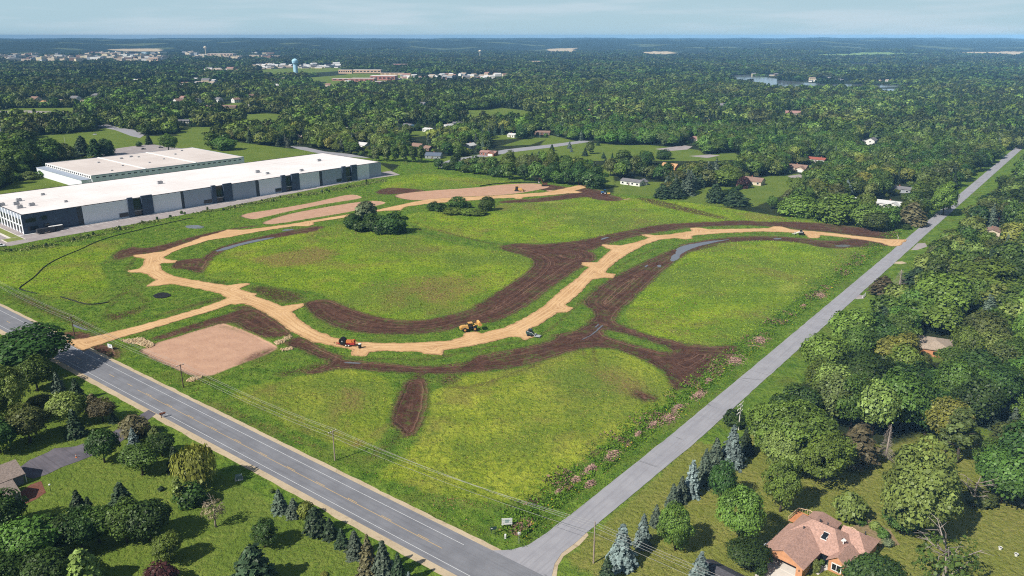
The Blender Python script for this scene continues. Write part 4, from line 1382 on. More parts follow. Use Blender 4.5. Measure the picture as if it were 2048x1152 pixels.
    for r in ring:
        for a, b in zip(r[:-1], r[1:]):
            a, b = Vector((*a, 1.5)), Vector((*b, 1.5))
            m.tube([a, b], .07, 6)
            k = max(2, int((b - a).length / .5))
            for i in range(k + 1):
                p = a.lerp(b, i / k)
                m.tube([(p.x, p.y, 0), p], .05 if i % 4 == 0 else .025, 5)
    m.build('railing', col('pale_rail', 224, 196, 160), root)
    c = root.matrix_basis
    for x, y, r in ((4.5, 4, 6), (7, 13, 8), (13, 16, 6)):
        X = 55.1 + .713 * x + .701 * y
        Y = 145.1 - .701 * x + .713 * y
        HOUSE_CLEAR.append((X, Y, r))
villa()
def parked_car(x, y, rz, body, label, z=0.0, kind='car', group=None):
    cat = {'car': 'car', 'pickup': 'pickup truck'}[kind]
    root = thing('parked_car' if kind == 'car' else 'pickup_truck', (x, y, z), rz, label, cat, group)
    bm = col('car_' + '_'.join(map(str, body)), *body, .3, .04, 1, .5)
    m = MB()
    prof = [(-2.2, .35), (-2.25, .8), (-2.0, .95), (2.0, .9), (2.2, .7), (2.2, .35)]
    m.poly([(a, -.86, b) for a, b in prof], (0, 1.72, 0))
    m.build('body', bm, root)
    m = MB()
    cab = [(-1.75, .93), (-1.2, 1.45), (.35, 1.45), (1.05, .92)] if kind == 'car' else [(-.3, .93), (-.2, 1.75), (.9, 1.75), (1.5, .92)]
    m.poly([(a, -.74, b) for a, b in cab], (0, 1.48, 0))
    m.build('cabin_glass', M_GLASS, root)
    m = MB()
    x0, x1, zt = (-1.15, .3, 1.47) if kind == 'car' else (-.18, .86, 1.77)
    m.box(((x0 + x1) / 2, 0, zt), (x1 - x0, 1.4, .07))
    m.build('roof', bm, root)
    for a in (-1.35, 1.35):
        for s in (-.8, .8):
            m = MB()
            m.wheel((a, s, .33), .33, .22)
            m.build('wheel', M_DARKM, root)
    return root
parked_car(57.4, 148.6, math.atan2(.713, .701), (206, 210, 216), 'pale car standing inside the open orange garage', .1)
_p = at(2, 493)
parked_car(_p[0], _p[1], rad(10), (225, 226, 228), 'white car parked at the warehouse yard corner', .06)
for px, py, c, lab, kd in ((287, 299, (40, 40, 44), 'dark car on the yard behind the older warehouse', 'car'), (322, 296, (60, 58, 62), 'second dark car nearer the older warehouse roof', 'car'), (190, 270, (230, 230, 230), 'white truck parked in the far left park field', 'pickup'), (232, 257, (222, 224, 226), 'white car on the curved far side street', 'car')):
    _p = at(px, py)
    parked_car(_p[0], _p[1], rad(20), c, lab, .06, kd)
def trailer(px, py, ln, c, top, label):
    A, e, w, L = WH
    x, y = at(px, py)
    root = thing('box_trailer', (x, y, .06), math.atan2(e.y, e.x), label, 'trailer')
    m = MB()
    m.box((0, 0, 1.75), (ln, 2.5, 2.2), top=.98)
    m.build('box', c, root)
    m = MB()
    m.box((0, 0, 2.9), (ln * .98, 2.44, .1))
    m.build('roof', top, root)
    for a in (-ln * .3, -ln * .15, ln * .3):
        for s in (-1.1, 1.1):
            m = MB()
            m.wheel((a, s, .45), .45, .25)
            m.build('wheel', M_DARKM, root)
trailer(92, 466, 9.5, M_DARKM, M_DARKM, 'long black trailer parked by the navy warehouse corner')
trailer(113, 461, 7.5, M_DARKM, M_TRIM, 'black trailer with white roof next to the warehouse')

# grey house at the picture's edge
def edge_house():
    ex, ey = at(50, 946.8, 2.8)
    root = thing('house', (ex, ey, 0), rad(90) - AZ1, 'grey sided house with brown grey roofs beside a red flower bed', 'house')
    wm = col('grey_siding', 122, 126, 136)
    rm = roof_mat('brown_grey_shingle', 156, 140, 130)
    mb, mr = MB(), MB()
    gable_walls(mb, -17, -.4, .4, 9.4, 2.8, 5.0, 'x')
    wx, wy = at(40.6, 982.7, 2.8)
    d = Vector((wx - ex, wy - ey))
    lx, ly = d.x * V1[0] + d.y * V1[1], -(d.x * V2[0] + d.y * V2[1])
    gable_walls(mb, lx - 12, lx - .4, ly + .4, ly + 7.2, 2.8, 4.6, 'x')
    mb.build('wall', wm, root)
    gable_roof(mr, -17, -.4, .4, 9.4, 2.8, 5.0, 'x')
    gable_roof(mr, lx - 12, lx - .4, ly + .4, ly + 7.2, 2.8, 4.6, 'x')
    mr.build('roof', rm, root)
    for b in (((.12, .5, 1.4), (.16, .3, 2.8)), ((lx + .02, ly + .5, 1.4), (.16, .3, 2.8))):
        m = MB()
        m.box(*b)
        m.build('corner_board', M_TRIM, root)
    m = MB()
    m.box((-.36, 4.9, 1.2), (.1, 4.8, 2.3))
    m.build('garage_door', M_TRIM, root)
    for k in range(2):
        m = MB()
        m.lathe([(.12, -.2), (.12, .4), (0, .45)], (lx - 5 - k * 1.4, ly + 4.6, 4.6), 8)
        m.build('vent', M_DARKM, root)
    HOUSE_CLEAR.append((ex - 8, ey - 3, 8))
edge_house()
house(1445, 1180, 9, 7, 'k', 'd', 'g', -44.5, 'garage with the dark slate roof below the corner lawn', name='garage')

# ------------------------------------------------------------------ far places
def tower(px, by, ty, wpx, style, label):
    x, y = at(px, by)
    h = height_at(px, by, ty)
    r = wpx * mpp(px, by) / 2
    root = thing('water_tower', (x, y, 0), 0, label, 'water tower')
    m = MB()
    c = col('tower_blue', 168, 208, 226) if style == 'blue' else col('tower_cream', 222, 206, 178)
    if style == 'blue':
        m.lathe([(r * .78, 0), (r * .72, h * .1), (r * .68, h * .62), (r * .8, h * .68)], n=24)
        m.build('shaft', c, root)
        m = MB()
        m.lathe([(r * .8, h * .68), (r * .98, h * .73), (r, h * .86), (r * .9, h * .92), (r * .4, h * .98), (r * .1, h)], n=24)
        m.build('tank', c, root)
        m = MB()
        for k in range(7):
            a = -1.9 + k * .13
            m.box((math.cos(a) * r * 1.005, math.sin(a) * r * 1.005, h * .80), (.4, r * .09, r * .22), rz=a)
        m.build('lettering', col('tower_letters', 70, 130, 160), root)
    else:
        m.lathe([(r * .3, 0), (r * .2, h * .1), (r * .2, h * .66), (r * .35, h * .7)], n=14)
        m.build('shaft', c, root)
        m = MB()
        m.lathe([(r * .35, h * .7), (r * .9, h * .78), (r, h * .87), (r * .7, h * .96), (r * .1, h)], n=20)
        m.build('tank', c, root)
    HOUSE_CLEAR.append((x, y, 16))
tower(592, 150, 117, 12, 'blue', 'pale blue water tower beside the school field')
tower(412, 112, 92, 6, 'cream', 'distant cream water tower above the town')
tower(960, 114, 100, 6, 'cream', 'distant cream water tower on the central wooded ridge')
def flat_block(px, py, ln, wd, h, wall, label, rot=-5, name='building', group=None, windows=0, roofc=M_ROOFG):
    x, y = at(px, py)
    root = thing(name, (x, y, 0), rad(rot), label, 'building', group)
    m = MB()
    m.box((0, 0, h / 2), (ln, wd, h))
    m.build('wall', wall, root)
    m = MB()
    m.box((0, 0, h + .15), (ln + .6, wd + .6, .4))
    m.build('roof', roofc, root)
    for k in range(windows):
        m = MB()
        m.box((-ln / 2 + ln * (k + .5) / windows, -wd / 2 - .05, h * .55), (ln / windows * .6, .2, h * .3))
        m.build('window', M_GLASS, root)
    HOUSE_CLEAR.append((x, y, max(wd, 14)))
    HOUSE_CLEAR.append((x + ln * .33, y, max(wd, 14)))
    HOUSE_CLEAR.append((x - ln * .33, y, max(wd, 14)))
RED = col('red_brick', 172, 116, 108)
TANB = col('tan_brick', 206, 174, 146)
flat_block(700, 161, 90, 20, 5, RED, 'low red brick school wing next to the school field', windows=6)
flat_block(727, 163, 62, 32, 8, RED, 'taller red brick school block in the middle of the school', windows=5)
flat_block(768, 160, 66, 36, 11, RED, 'red brick school hall with white roof at the school car park', windows=6, roofc=M_ROOFW)
flat_block(748, 168, 56, 18, 6, RED, 'front red school wing nearest the trees', windows=5)
flat_block(692, 147, 42, 16, 11, TANB, 'tan three storey office block behind the school', windows=6)
flat_block(735, 146, 90, 22, 10, TANB, 'long tan building behind the school', windows=8)
flat_block(800, 133, 70, 18, 9, RED, 'low red building alone on the wooded slope beyond the school', windows=5)
flat_block(785, 150, 70, 8, 6, TANB, 'narrow tan building right behind the school hall', windows=5)
flat_block(1075, 126, 60, 18, 8, TANB, 'pinkish building alone in the wide central wood', windows=5)
flat_block(445, 112, 150, 60, 14, col('mill_tan', 214, 184, 158), 'big tan mill building at the edge of the town', windows=8)
flat_block(310, 123, 44, 26, 18, TANB, 'tall tan block standing at the near edge of the town', windows=4)
flat_block(290, 109, 30, 20, 16, col('pale_blue_block', 190, 214, 224), 'pale blue block in the middle of the town', windows=3)
flat_block(210, 108, 120, 24, 9, TANB, 'long low tan building at the back of the town', windows=8)
# small distant houses, each one a house with walls and a roof
_rd = random.Random(21)
def cluster(x0, x1, y0, y1, n, label, group, scale=1.0, walls='wwbygt', roofs='gwbtpw'):
    for _ in range(n):
        px, py = _rd.uniform(x0, x1), _rd.uniform(y0, y1)
        s = scale * _rd.uniform(.8, 1.3)
        house(px, py, 14 * s, 10 * s, _rd.choice(walls), _rd.choice(roofs), _rd.choice(['g', 'g2', 'gl']), _rd.choice([-38, 52, -5, 20]), label, group, parts=False)
def town(x0, x1, y0, y1, n, label, group, hs=(8, 15)):
    for _ in range(n):
        x, y = at(_rd.uniform(x0, x1), _rd.uniform(y0, y1))
        ln, wd, h = _rd.uniform(16, 60), _rd.uniform(14, 30), _rd.uniform(*hs)
        m = MB()
        m.box((0, 0, h / 2), (ln, wd, h))
        if _rd.random() < .5:
            m.box((ln * .2, wd * .1, h + 1.5), (ln * .3, wd * .5, 3))
        m.mi = 1
        m.box((0, 0, h + .2), (ln + .8, wd + .8, .5))
        wl, rf = _rd.choice('wbybgktt'), _rd.choice('wtpgtg')
        o = m.build('building', [col('siding_' + wl, *WALLC[wl]), roof_mat('shingle_' + rf, *ROOFC[rf])], None, loc=(x, y, 0), rz=rad(_rd.choice((-8, -8, 4, -38, 52))))
        tag(o, label, 'building', group)
        HOUSE_CLEAR.append((x, y, max(ln, wd) * .55))
        HOUSE_CLEAR.append((x * .985, y * .985, ln * .4))
town(0, 130, 110, 123, 46, 'pale building in the near blocks of the distant town', 'near blocks of the distant town')
town(120, 330, 112, 124, 56, 'pale building in the central blocks of the distant town', 'central blocks of the distant town')
town(170, 420, 104, 112, 30, 'pale building at the back of the distant town', 'back of the distant town')
town(380, 560, 108, 120, 26, 'pale building in the end blocks of the distant town', 'end blocks of the distant town')
cluster(500, 585, 130, 138, 30, 'cream apartment house left of the blue water tower', 'apartment houses left of the water tower', 1.5, 'wwyb', 'wgt')
cluster(600, 680, 129, 137, 30, 'white apartment house right of the blue water tower', 'apartment houses right of the water tower', 1.5, 'wwyb', 'wgd')
cluster(400, 470, 138, 144, 10, 'pale building on the cleared strip left of the tower', 'pale buildings on the cleared strip', 1.4)
cluster(790, 850, 150, 160, 14, 'grey house in the suburb right of the school', 'suburb right of the school', 1.2)
cluster(860, 1020, 150, 160, 30, 'pale house in the suburb beyond the deep wood', 'suburb beyond the deep wood', 1.2)
cluster(1500, 1570, 151, 153, 4, 'lakeside house at the narrow end of the lake', 'lakeside houses at the narrow end', .7, 'wbyk', 'wbgt')
cluster(1600, 1840, 159, 165, 9, 'lakeside house on the long shore of the lake', 'lakeside houses on the long shore', .7, 'wbyw', 'wbgt')
cluster(260, 480, 158, 180, 14, 'pale house scattered in the middle wood before the town', 'houses scattered before the town', 1.1)
cluster(540, 700, 165, 180, 8, 'pale house in the wood below the school field', 'houses below the school field', 1.0)
house(1624, 161, 15, 9, 'y', 't', 'g2', -5, 'largest pale lakeside house with its white terrace', parts=True)
# ------------------------------------------------------------------ foliage
def leaf_material():
    m, nb, out = new_mat('foliage')
    oi = nb.n('ShaderNodeObjectInfo')
    t = nb.attr('tint')
    hs = nb.n('ShaderNodeHueSaturation')
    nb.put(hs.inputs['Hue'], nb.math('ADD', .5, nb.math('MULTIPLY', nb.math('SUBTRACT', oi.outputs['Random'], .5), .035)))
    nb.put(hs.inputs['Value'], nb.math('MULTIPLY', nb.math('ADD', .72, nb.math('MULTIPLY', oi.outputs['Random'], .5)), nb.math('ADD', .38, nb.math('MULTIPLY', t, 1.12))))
    it = nb.n('ShaderNodeAttribute', attribute_type='INSTANCER', attribute_name='tone')
    isi = nb.n('ShaderNodeAttribute', attribute_type='INSTANCER', attribute_name='mass')
    hs.inputs['Saturation'].default_value = 1.04
    nb.put(hs.inputs['Color'], nb.mix(isi.outputs['Fac'], oi.outputs['Color'], it.outputs['Color']))
    d = nb.n('ShaderNodeBsdfDiffuse')
    tr = nb.n('ShaderNodeBsdfTranslucent')
    nb.put(d.inputs['Color'], hs.outputs['Color'])
    hs2 = nb.n('ShaderNodeHueSaturation')
    hs2.inputs['Saturation'].default_value = 1.15
    hs2.inputs['Value'].default_value = 1.1
    nb.put(hs2.inputs['Color'], hs.outputs['Color'])
    nb.put(tr.inputs['Color'], hs2.outputs['Color'])
    mx = nb.n('ShaderNodeMixShader')
    mx.inputs[0].default_value = .15
    nb.nt.links.new(d.outputs[0], mx.inputs[1])
    nb.nt.links.new(tr.outputs[0], mx.inputs[2])
    gl = nb.n('ShaderNodeBsdfGlossy')
    gl.inputs['Roughness'].default_value = .48
    gl.inputs['Color'].default_value = (.95, 1, .85, 1)
    m2 = nb.n('ShaderNodeMixShader')
    m2.inputs[0].default_value = .02
    nb.nt.links.new(mx.outputs[0], m2.inputs[1])
    nb.nt.links.new(gl.outputs[0], m2.inputs[2])
    nb.nt.links.new(m2.outputs[0], out.inputs['Surface'])
    return m
M_LEAF = leaf_material()
M_BARK = paint('bark', (.075, .058, .045), .95, .3, 2)
M_DEADWOOD = paint('dead_wood', (.30, .25, .21), .95, .2, 2)

def leaf_quads(C, Nn, size, rng, stretch=1.0, up=None):
    """one small leaf-spray face for every centre; returns vertices and faces"""
    n = len(C)
    Nn = Nn / (np.linalg.norm(Nn, axis=1, keepdims=True) + 1e-9)
    a = rng.normal(size=(n, 3)) if up is None else np.tile(np.array(up, float), (n, 1)) + rng.normal(size=(n, 3)) * .15
    e1 = a - (a * Nn).sum(1, keepdims=True) * Nn
    e1 /= np.linalg.norm(e1, axis=1, keepdims=True) + 1e-9
    e2 = np.cross(Nn, e1)
    s = (size * np.clip(rng.lognormal(-.05, .38, n), .4, 2.1))[:, None]
    k = rng.uniform(.55, 1.0, (n, 4))
    V = np.empty((n, 4, 3))
    V[:, 0] = C + e1 * s * stretch * k[:, 0:1]
    V[:, 1] = C + e2 * s * k[:, 1:2]
    V[:, 2] = C - e1 * s * stretch * k[:, 2:3]
    V[:, 3] = C - e2 * s * k[:, 3:4]
    return V.reshape(-1, 3)

def foliage_mesh(name, V, tint, extra=None):
    q = np.arange(len(V)).reshape(-1, 4)
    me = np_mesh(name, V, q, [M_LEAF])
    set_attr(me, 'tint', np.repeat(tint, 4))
    return me

def unit_dirs(n, rng):
    v = rng.normal(size=(n, 3))
    return v / np.linalg.norm(v, axis=1, keepdims=True)

def broadleaf(seed, nleaf, leaf, nlobe=30, rx=.40, z0=.14, lobe=(.13, .22), flat=1.0, hang=False):
    """crown of a tree 1 unit tall: leaf sprays over many small lobes"""
    rng = np.random.default_rng(seed)
    zc, rz = (1 + z0) / 2, (1 - z0) / 2
    i = np.arange(nlobe) + .5
    ph = np.arccos(1 - 2 * i / nlobe)
    th = PI * (1 + 5 ** .5) * i + rng.uniform(0, 6)
    D = np.stack([np.cos(th) * np.sin(ph), np.sin(th) * np.sin(ph), np.cos(ph)], 1) + rng.normal(size=(nlobe, 3)) * .16
    D /= np.linalg.norm(D, axis=1, keepdims=True)
    R = rng.uniform(lobe[0], lobe[1], nlobe)
    ax = unit_dirs(5, rng)
    k = rng.uniform(.70, 1.08, nlobe) * (1 + .16 * np.sin(D @ ax[0] * 3.1 + 1) + .10 * np.sin(D @ ax[1] * 5.3))
    hs = np.where(D[:, 2] < 0, 1 - .25 * (-D[:, 2]) ** 2, 1.0)
    LC = np.stack([D[:, 0] * (rx - R * .75) * k * hs, D[:, 1] * (rx - R * .75) * k * hs, zc + D[:, 2] * (rz - R * .75) * k], 1)
    ltint = rng.uniform(.1, 1.0, nlobe)
    pr = R ** 2 / (R ** 2).sum()
    li = rng.choice(nlobe, nleaf, p=pr)
    d = unit_dirs(nleaf, rng)
    o = D[li]
    low = (d * o).sum(1) < -.25
    d[low] = -d[low]
    d[:, 2] = np.where(d[:, 2] < -.3, -d[:, 2], d[:, 2])
    d /= np.linalg.norm(d, axis=1, keepdims=True)
    r = R[li] * rng.uniform(.72, 1.12, nleaf)
    Cc = LC[li] + d * r[:, None] * np.array([1, 1, flat])
    if hang:
        dn = np.array([0, 0, -1.0])
        drop = rng.uniform(0, .34, nleaf)
        keep = Cc[:, 2] - drop > .03
        Cc[:, 2] -= np.where(keep, drop, 0)
        nn = np.stack([Cc[:, 0], Cc[:, 1], np.full(nleaf, .12)], 1) + rng.normal(size=(nleaf, 3)) * .12
        V = leaf_quads(Cc, nn, leaf, rng, 2.2, up=(0, 0, 1))
    else:
        nn = d * .75 + o * .35 + np.array([0, 0, .22]) + rng.normal(size=(nleaf, 3)) * .42
        V = leaf_quads(Cc, nn, leaf, rng)
    tint = np.clip(ltint[li] * .6 + rng.uniform(0, .5, nleaf), 0, 1)
    return V, tint

def conifer(seed, nq, leaf, r0=.2, power=.8, z0=.04, gap=.0, droop=.5):
    """tiers of drooping branches on a tree 1 unit tall"""
    rng = np.random.default_rng(seed)
    Cs, Ns, Ts = [], [], []
    ntier = 17
    for t in range(ntier):
        f = (t + rng.uniform(-.25, .25)) / ntier
        z = z0 + (1 - z0) * max(f, 0) * .97
        R = r0 * max(1 - f, .03) ** power * rng.uniform(.88, 1.12)
        nb_ = max(4, int(11 * (R / r0)) + 3)
        ph = rng.uniform(0, 6.28)
        for b in range(nb_):
            if rng.random() < gap:
                continue
            a = ph + b * 2 * PI / nb_ + rng.normal() * .13
            L = R * rng.uniform(.78, 1.15)
            m = max(2, int(nq / (ntier * 10) * (L / r0 * 1.3 + .25)))
            s = rng.uniform(.18, 1.0, m) ** .75
            out = np.array([math.cos(a), math.sin(a), 0])
            side = np.array([-math.sin(a), math.cos(a), 0])
            w = rng.normal(size=m) * .28 * L * (1.05 - s)
            P_ = out * (s * L)[:, None] + side * w[:, None]
            P_[:, 2] = z + .05 * (R / r0) - droop * L * s ** 1.6 + rng.normal(size=m) * .012
            Cs.append(P_)
            Ns.append(out * .75 + np.array([0, 0, .75]) + rng.normal(size=(m, 3)) * .35)
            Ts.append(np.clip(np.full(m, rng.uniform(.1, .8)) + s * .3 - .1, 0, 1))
    C_, N_ = np.concatenate(Cs), np.concatenate(Ns)
    C_[:, 2] = np.maximum(C_[:, 2], .012)
    return leaf_quads(C_, N_, leaf, rng, 1.25), np.concatenate(Ts)

def trunk_mesh(name, seed, top=.62, r=.022, limbs=6, spread=.26, mat=None, sub=0):
    rnd = random.Random(seed)
    mb = MB()
    pts, rs = [], []
    x = y = 0
    for i in range(6):
        f = i / 5
        pts.append((x, y, f * top - .01))
        rs.append(r * (1.25 - f * .85) if i else r * 1.5)
        x += rnd.uniform(-.012, .012)
        y += rnd.uniform(-.012, .012)
    mb.tube(pts, rs, 7)
    for k in range(limbs):
        f = rnd.uniform(.35, .95)
        a = k * 2.4 + rnd.uniform(-.4, .4)
        b = Vector((pts[3][0], pts[3][1], f * top))
        L = spread * rnd.uniform(.7, 1.2)
        e = b + Vector((math.cos(a) * L, math.sin(a) * L, L * rnd.uniform(.5, 1.1)))
        m_ = b.lerp(e, .5) + Vector((0, 0, -.03 * rnd.random()))
        mb.tube([b, m_, e], [r * .5, r * .33, r * .12], 5)
        for j in range(sub):
            g = m_.lerp(e, rnd.random())
            aa = a + rnd.uniform(-1.2, 1.2)
            ee = g + Vector((math.cos(aa) * L * .5, math.sin(aa) * L * .5, L * rnd.uniform(-.1, .5)))
            mb.tube([g, ee], [r * .2, r * .06], 4)
    return mb.mesh(name, mat or M_BARK, True)

def dead_conifer(seed):
    rnd = random.Random(seed)
    mb = MB()
    mb.tube([(0, 0, -.01), (.004, 0, .4), (0, .004, .98)], [.022, .015, .004], 7)
    for t in range(26):
        f = .12 + .82 * t / 26
        for b in range(3):
            a = t * 2.1 + b * 2.09 + rnd.uniform(-.3, .3)
            L = .23 * (1.05 - f) * rnd.uniform(.6, 1.2)
            p = Vector((0, 0, f))
            q = p + Vector((math.cos(a) * L, math.sin(a) * L, -.25 * L + .05))
            mb.tube([p, q], [.006, .0018], 4)
            for s in (-1, 1):
                g = p.lerp(q, .55)
                mb.tube([g, g + Vector((math.cos(a + s * .7) * L * .4, math.sin(a + s * .7) * L * .4, -.02))], [.003, .001], 3)
    return mb.mesh('bare_branches', M_DEADWOOD, True)

MESH = {}
def fol(key, maker):
    if key not in MESH:
        MESH[key] = foliage_mesh(key, *maker())
    return MESH[key]
NV = 5
for k in range(NV):
    fol('round%d' % k, lambda: broadleaf(10 + k, 11000, .0185, 60, .43, .10, (.09, .17)))
    fol('tree%d' % k, lambda: broadleaf(30 + k, 6500, .024, 34, .42, .13, (.14, .24)))
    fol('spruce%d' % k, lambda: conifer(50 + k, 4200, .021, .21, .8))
    fol('bush%d' % k, lambda: broadleaf(70 + k, 1500, .06, 16, .5, -.25, (.2, .34)))
    fol('mid%d' % k, lambda: broadleaf(90 + k, 1500, .046, 22, .42, .08, (.15, .25)))
    fol('thick%d' % k, lambda: broadleaf(190 + k, 4500, .032, 30, .46, -.22, (.16, .26)))
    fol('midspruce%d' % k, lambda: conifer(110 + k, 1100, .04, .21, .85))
for k in range(2):
    fol('pine%d' % k, lambda: conifer(130 + k, 2600, .03, .30, .55, .12, .1, .25))
    fol('slim%d' % k, lambda: broadleaf(140 + k, 1500, .026, 18, .2, .25, (.06, .1)))
    fol('poplar%d' % k, lambda: broadleaf(150 + k, 1900, .034, 26, .24, .06, (.09, .15)))
    fol('sparse%d' % k, lambda: broadleaf(160 + k, 800, .026, 16, .42, .25, (.09, .16)))
fol('willow0', lambda: broadleaf(170, 4200, .028, 26, .48, .3, (.14, .22), hang=True))
TRUNK = [trunk_mesh('trunk', s) for s in range(4)]
TRUNK_S = [trunk_mesh('trunk', 9 + s, .93, .016, 0) for s in range(2)]
TRUNK_D = trunk_mesh('trunk', 77, .8, .03, 11, .3, M_DEADWOOD, 4)
DEADC = [dead_conifer(s) for s in (1, 2)]

TONE = {'maple': (.130, .192, .036), 'light': (.190, .245, .062), 'mid': (.085, .142, .028), 'dark': (.046, .085, .020), 'olive': (.105, .128, .038),
        'yellow': (.230, .250, .055), 'blue': (.205, .260, .245), 'spruce': (.046, .074, .036), 'greyspruce': (.100, .130, .090), 'red': (.066, .024, .028),
        'brown': (.130, .112, .058), 'dusty': (.15, .18, .09), 'pink': (.40, .28, .25), 'straw': (.30, .25, .15), 'deep': (.034, .064, .018)}
SHAPE_W = {'round': .86, 'tree': .84, 'spruce': .42, 'bush': 1.0, 'mid': .84, 'thick': .92, 'midspruce': .42, 'pine': .6, 'slim': .4, 'poplar': .48, 'sparse': .84, 'willow': .96, 'dead': .6, 'bare': .46}
KIND = {'round': ('broadleaf_tree', 'tree'), 'tree': ('broadleaf_tree', 'tree'), 'mid': ('broadleaf_tree', 'tree'), 'thick': ('broadleaf_tree', 'tree'), 'spruce': ('spruce_tree', 'spruce'), 'midspruce': ('spruce_tree', 'spruce'),
        'bush': ('bush', 'bush'), 'pine': ('pine_tree', 'pine'), 'slim': ('young_tree', 'tree'), 'poplar': ('poplar_tree', 'poplar'), 'sparse': ('sparse_tree', 'tree'), 'willow': ('willow_tree', 'willow'),
        'dead': ('dead_tree', 'dead tree'), 'bare': ('dead_spruce', 'dead tree')}

TREE_XY = []
_cnt = {}
def plant(shape, x, y, h, w, tone, label, group=None, seed=None):
    rnd = random.Random(int(x * 13 + y * 7))
    name, cat = KIND[shape]
    root = thing(name, (x, y, 0), rnd.uniform(0, 6.28), label, cat, group)
    sw = w / SHAPE_W[shape]
    q = rnd.uniform(.86, 1.16) if 'spruce' not in shape else 1.0
    root.scale = (sw * q, sw / q, h)
    n = {'pine': 2, 'slim': 2, 'poplar': 2, 'sparse': 2, 'willow': 1}.get(shape, NV)
    _cnt[shape] = _cnt.get(shape, 0) + 1
    parts = []
    if shape == 'bare':
        parts.append(('bare_branches', DEADC[_cnt[shape] % 2], None))
    elif shape == 'dead':
        parts.append(('bare_branches', TRUNK_D, None))
    else:
        c = TONE[tone]
        j = rnd.uniform(.9, 1.1)
        parts.append(('crown' if shape != 'bush' else 'foliage', MESH['%s%d' % (shape, _cnt[shape] % n)], (c[0] * j, c[1] * j, c[2] * j, 1)))
        tk = TRUNK_S[_cnt[shape] % 2] if 'spruce' in shape or shape in ('pine', 'poplar') else TRUNK[_cnt[shape] % 4]
        if shape == 'sparse':
            parts.append(('trunk', TRUNK_D, None))
        elif shape != 'bush':
            parts.append(('trunk', tk, None))
        else:
            parts.append(('stems', tk, None))
    for nm, me, colr in parts:
        o = bpy.data.objects.new(nm, me)
        COL.objects.link(o)
        o.parent = root
        if colr:
            o.color = colr
    TREE_XY.append((x, y, w / 2))
    return root
def tree_px(shape, bx, by, ty, wpx, tone, label, group=None):
    x, y = at(bx, by)
    h = max(.6, height_at(bx, by, ty)) * .97
    w = wpx * mpp(bx, by) * .97
    return plant(shape, x, y, h, w, tone, label, group)
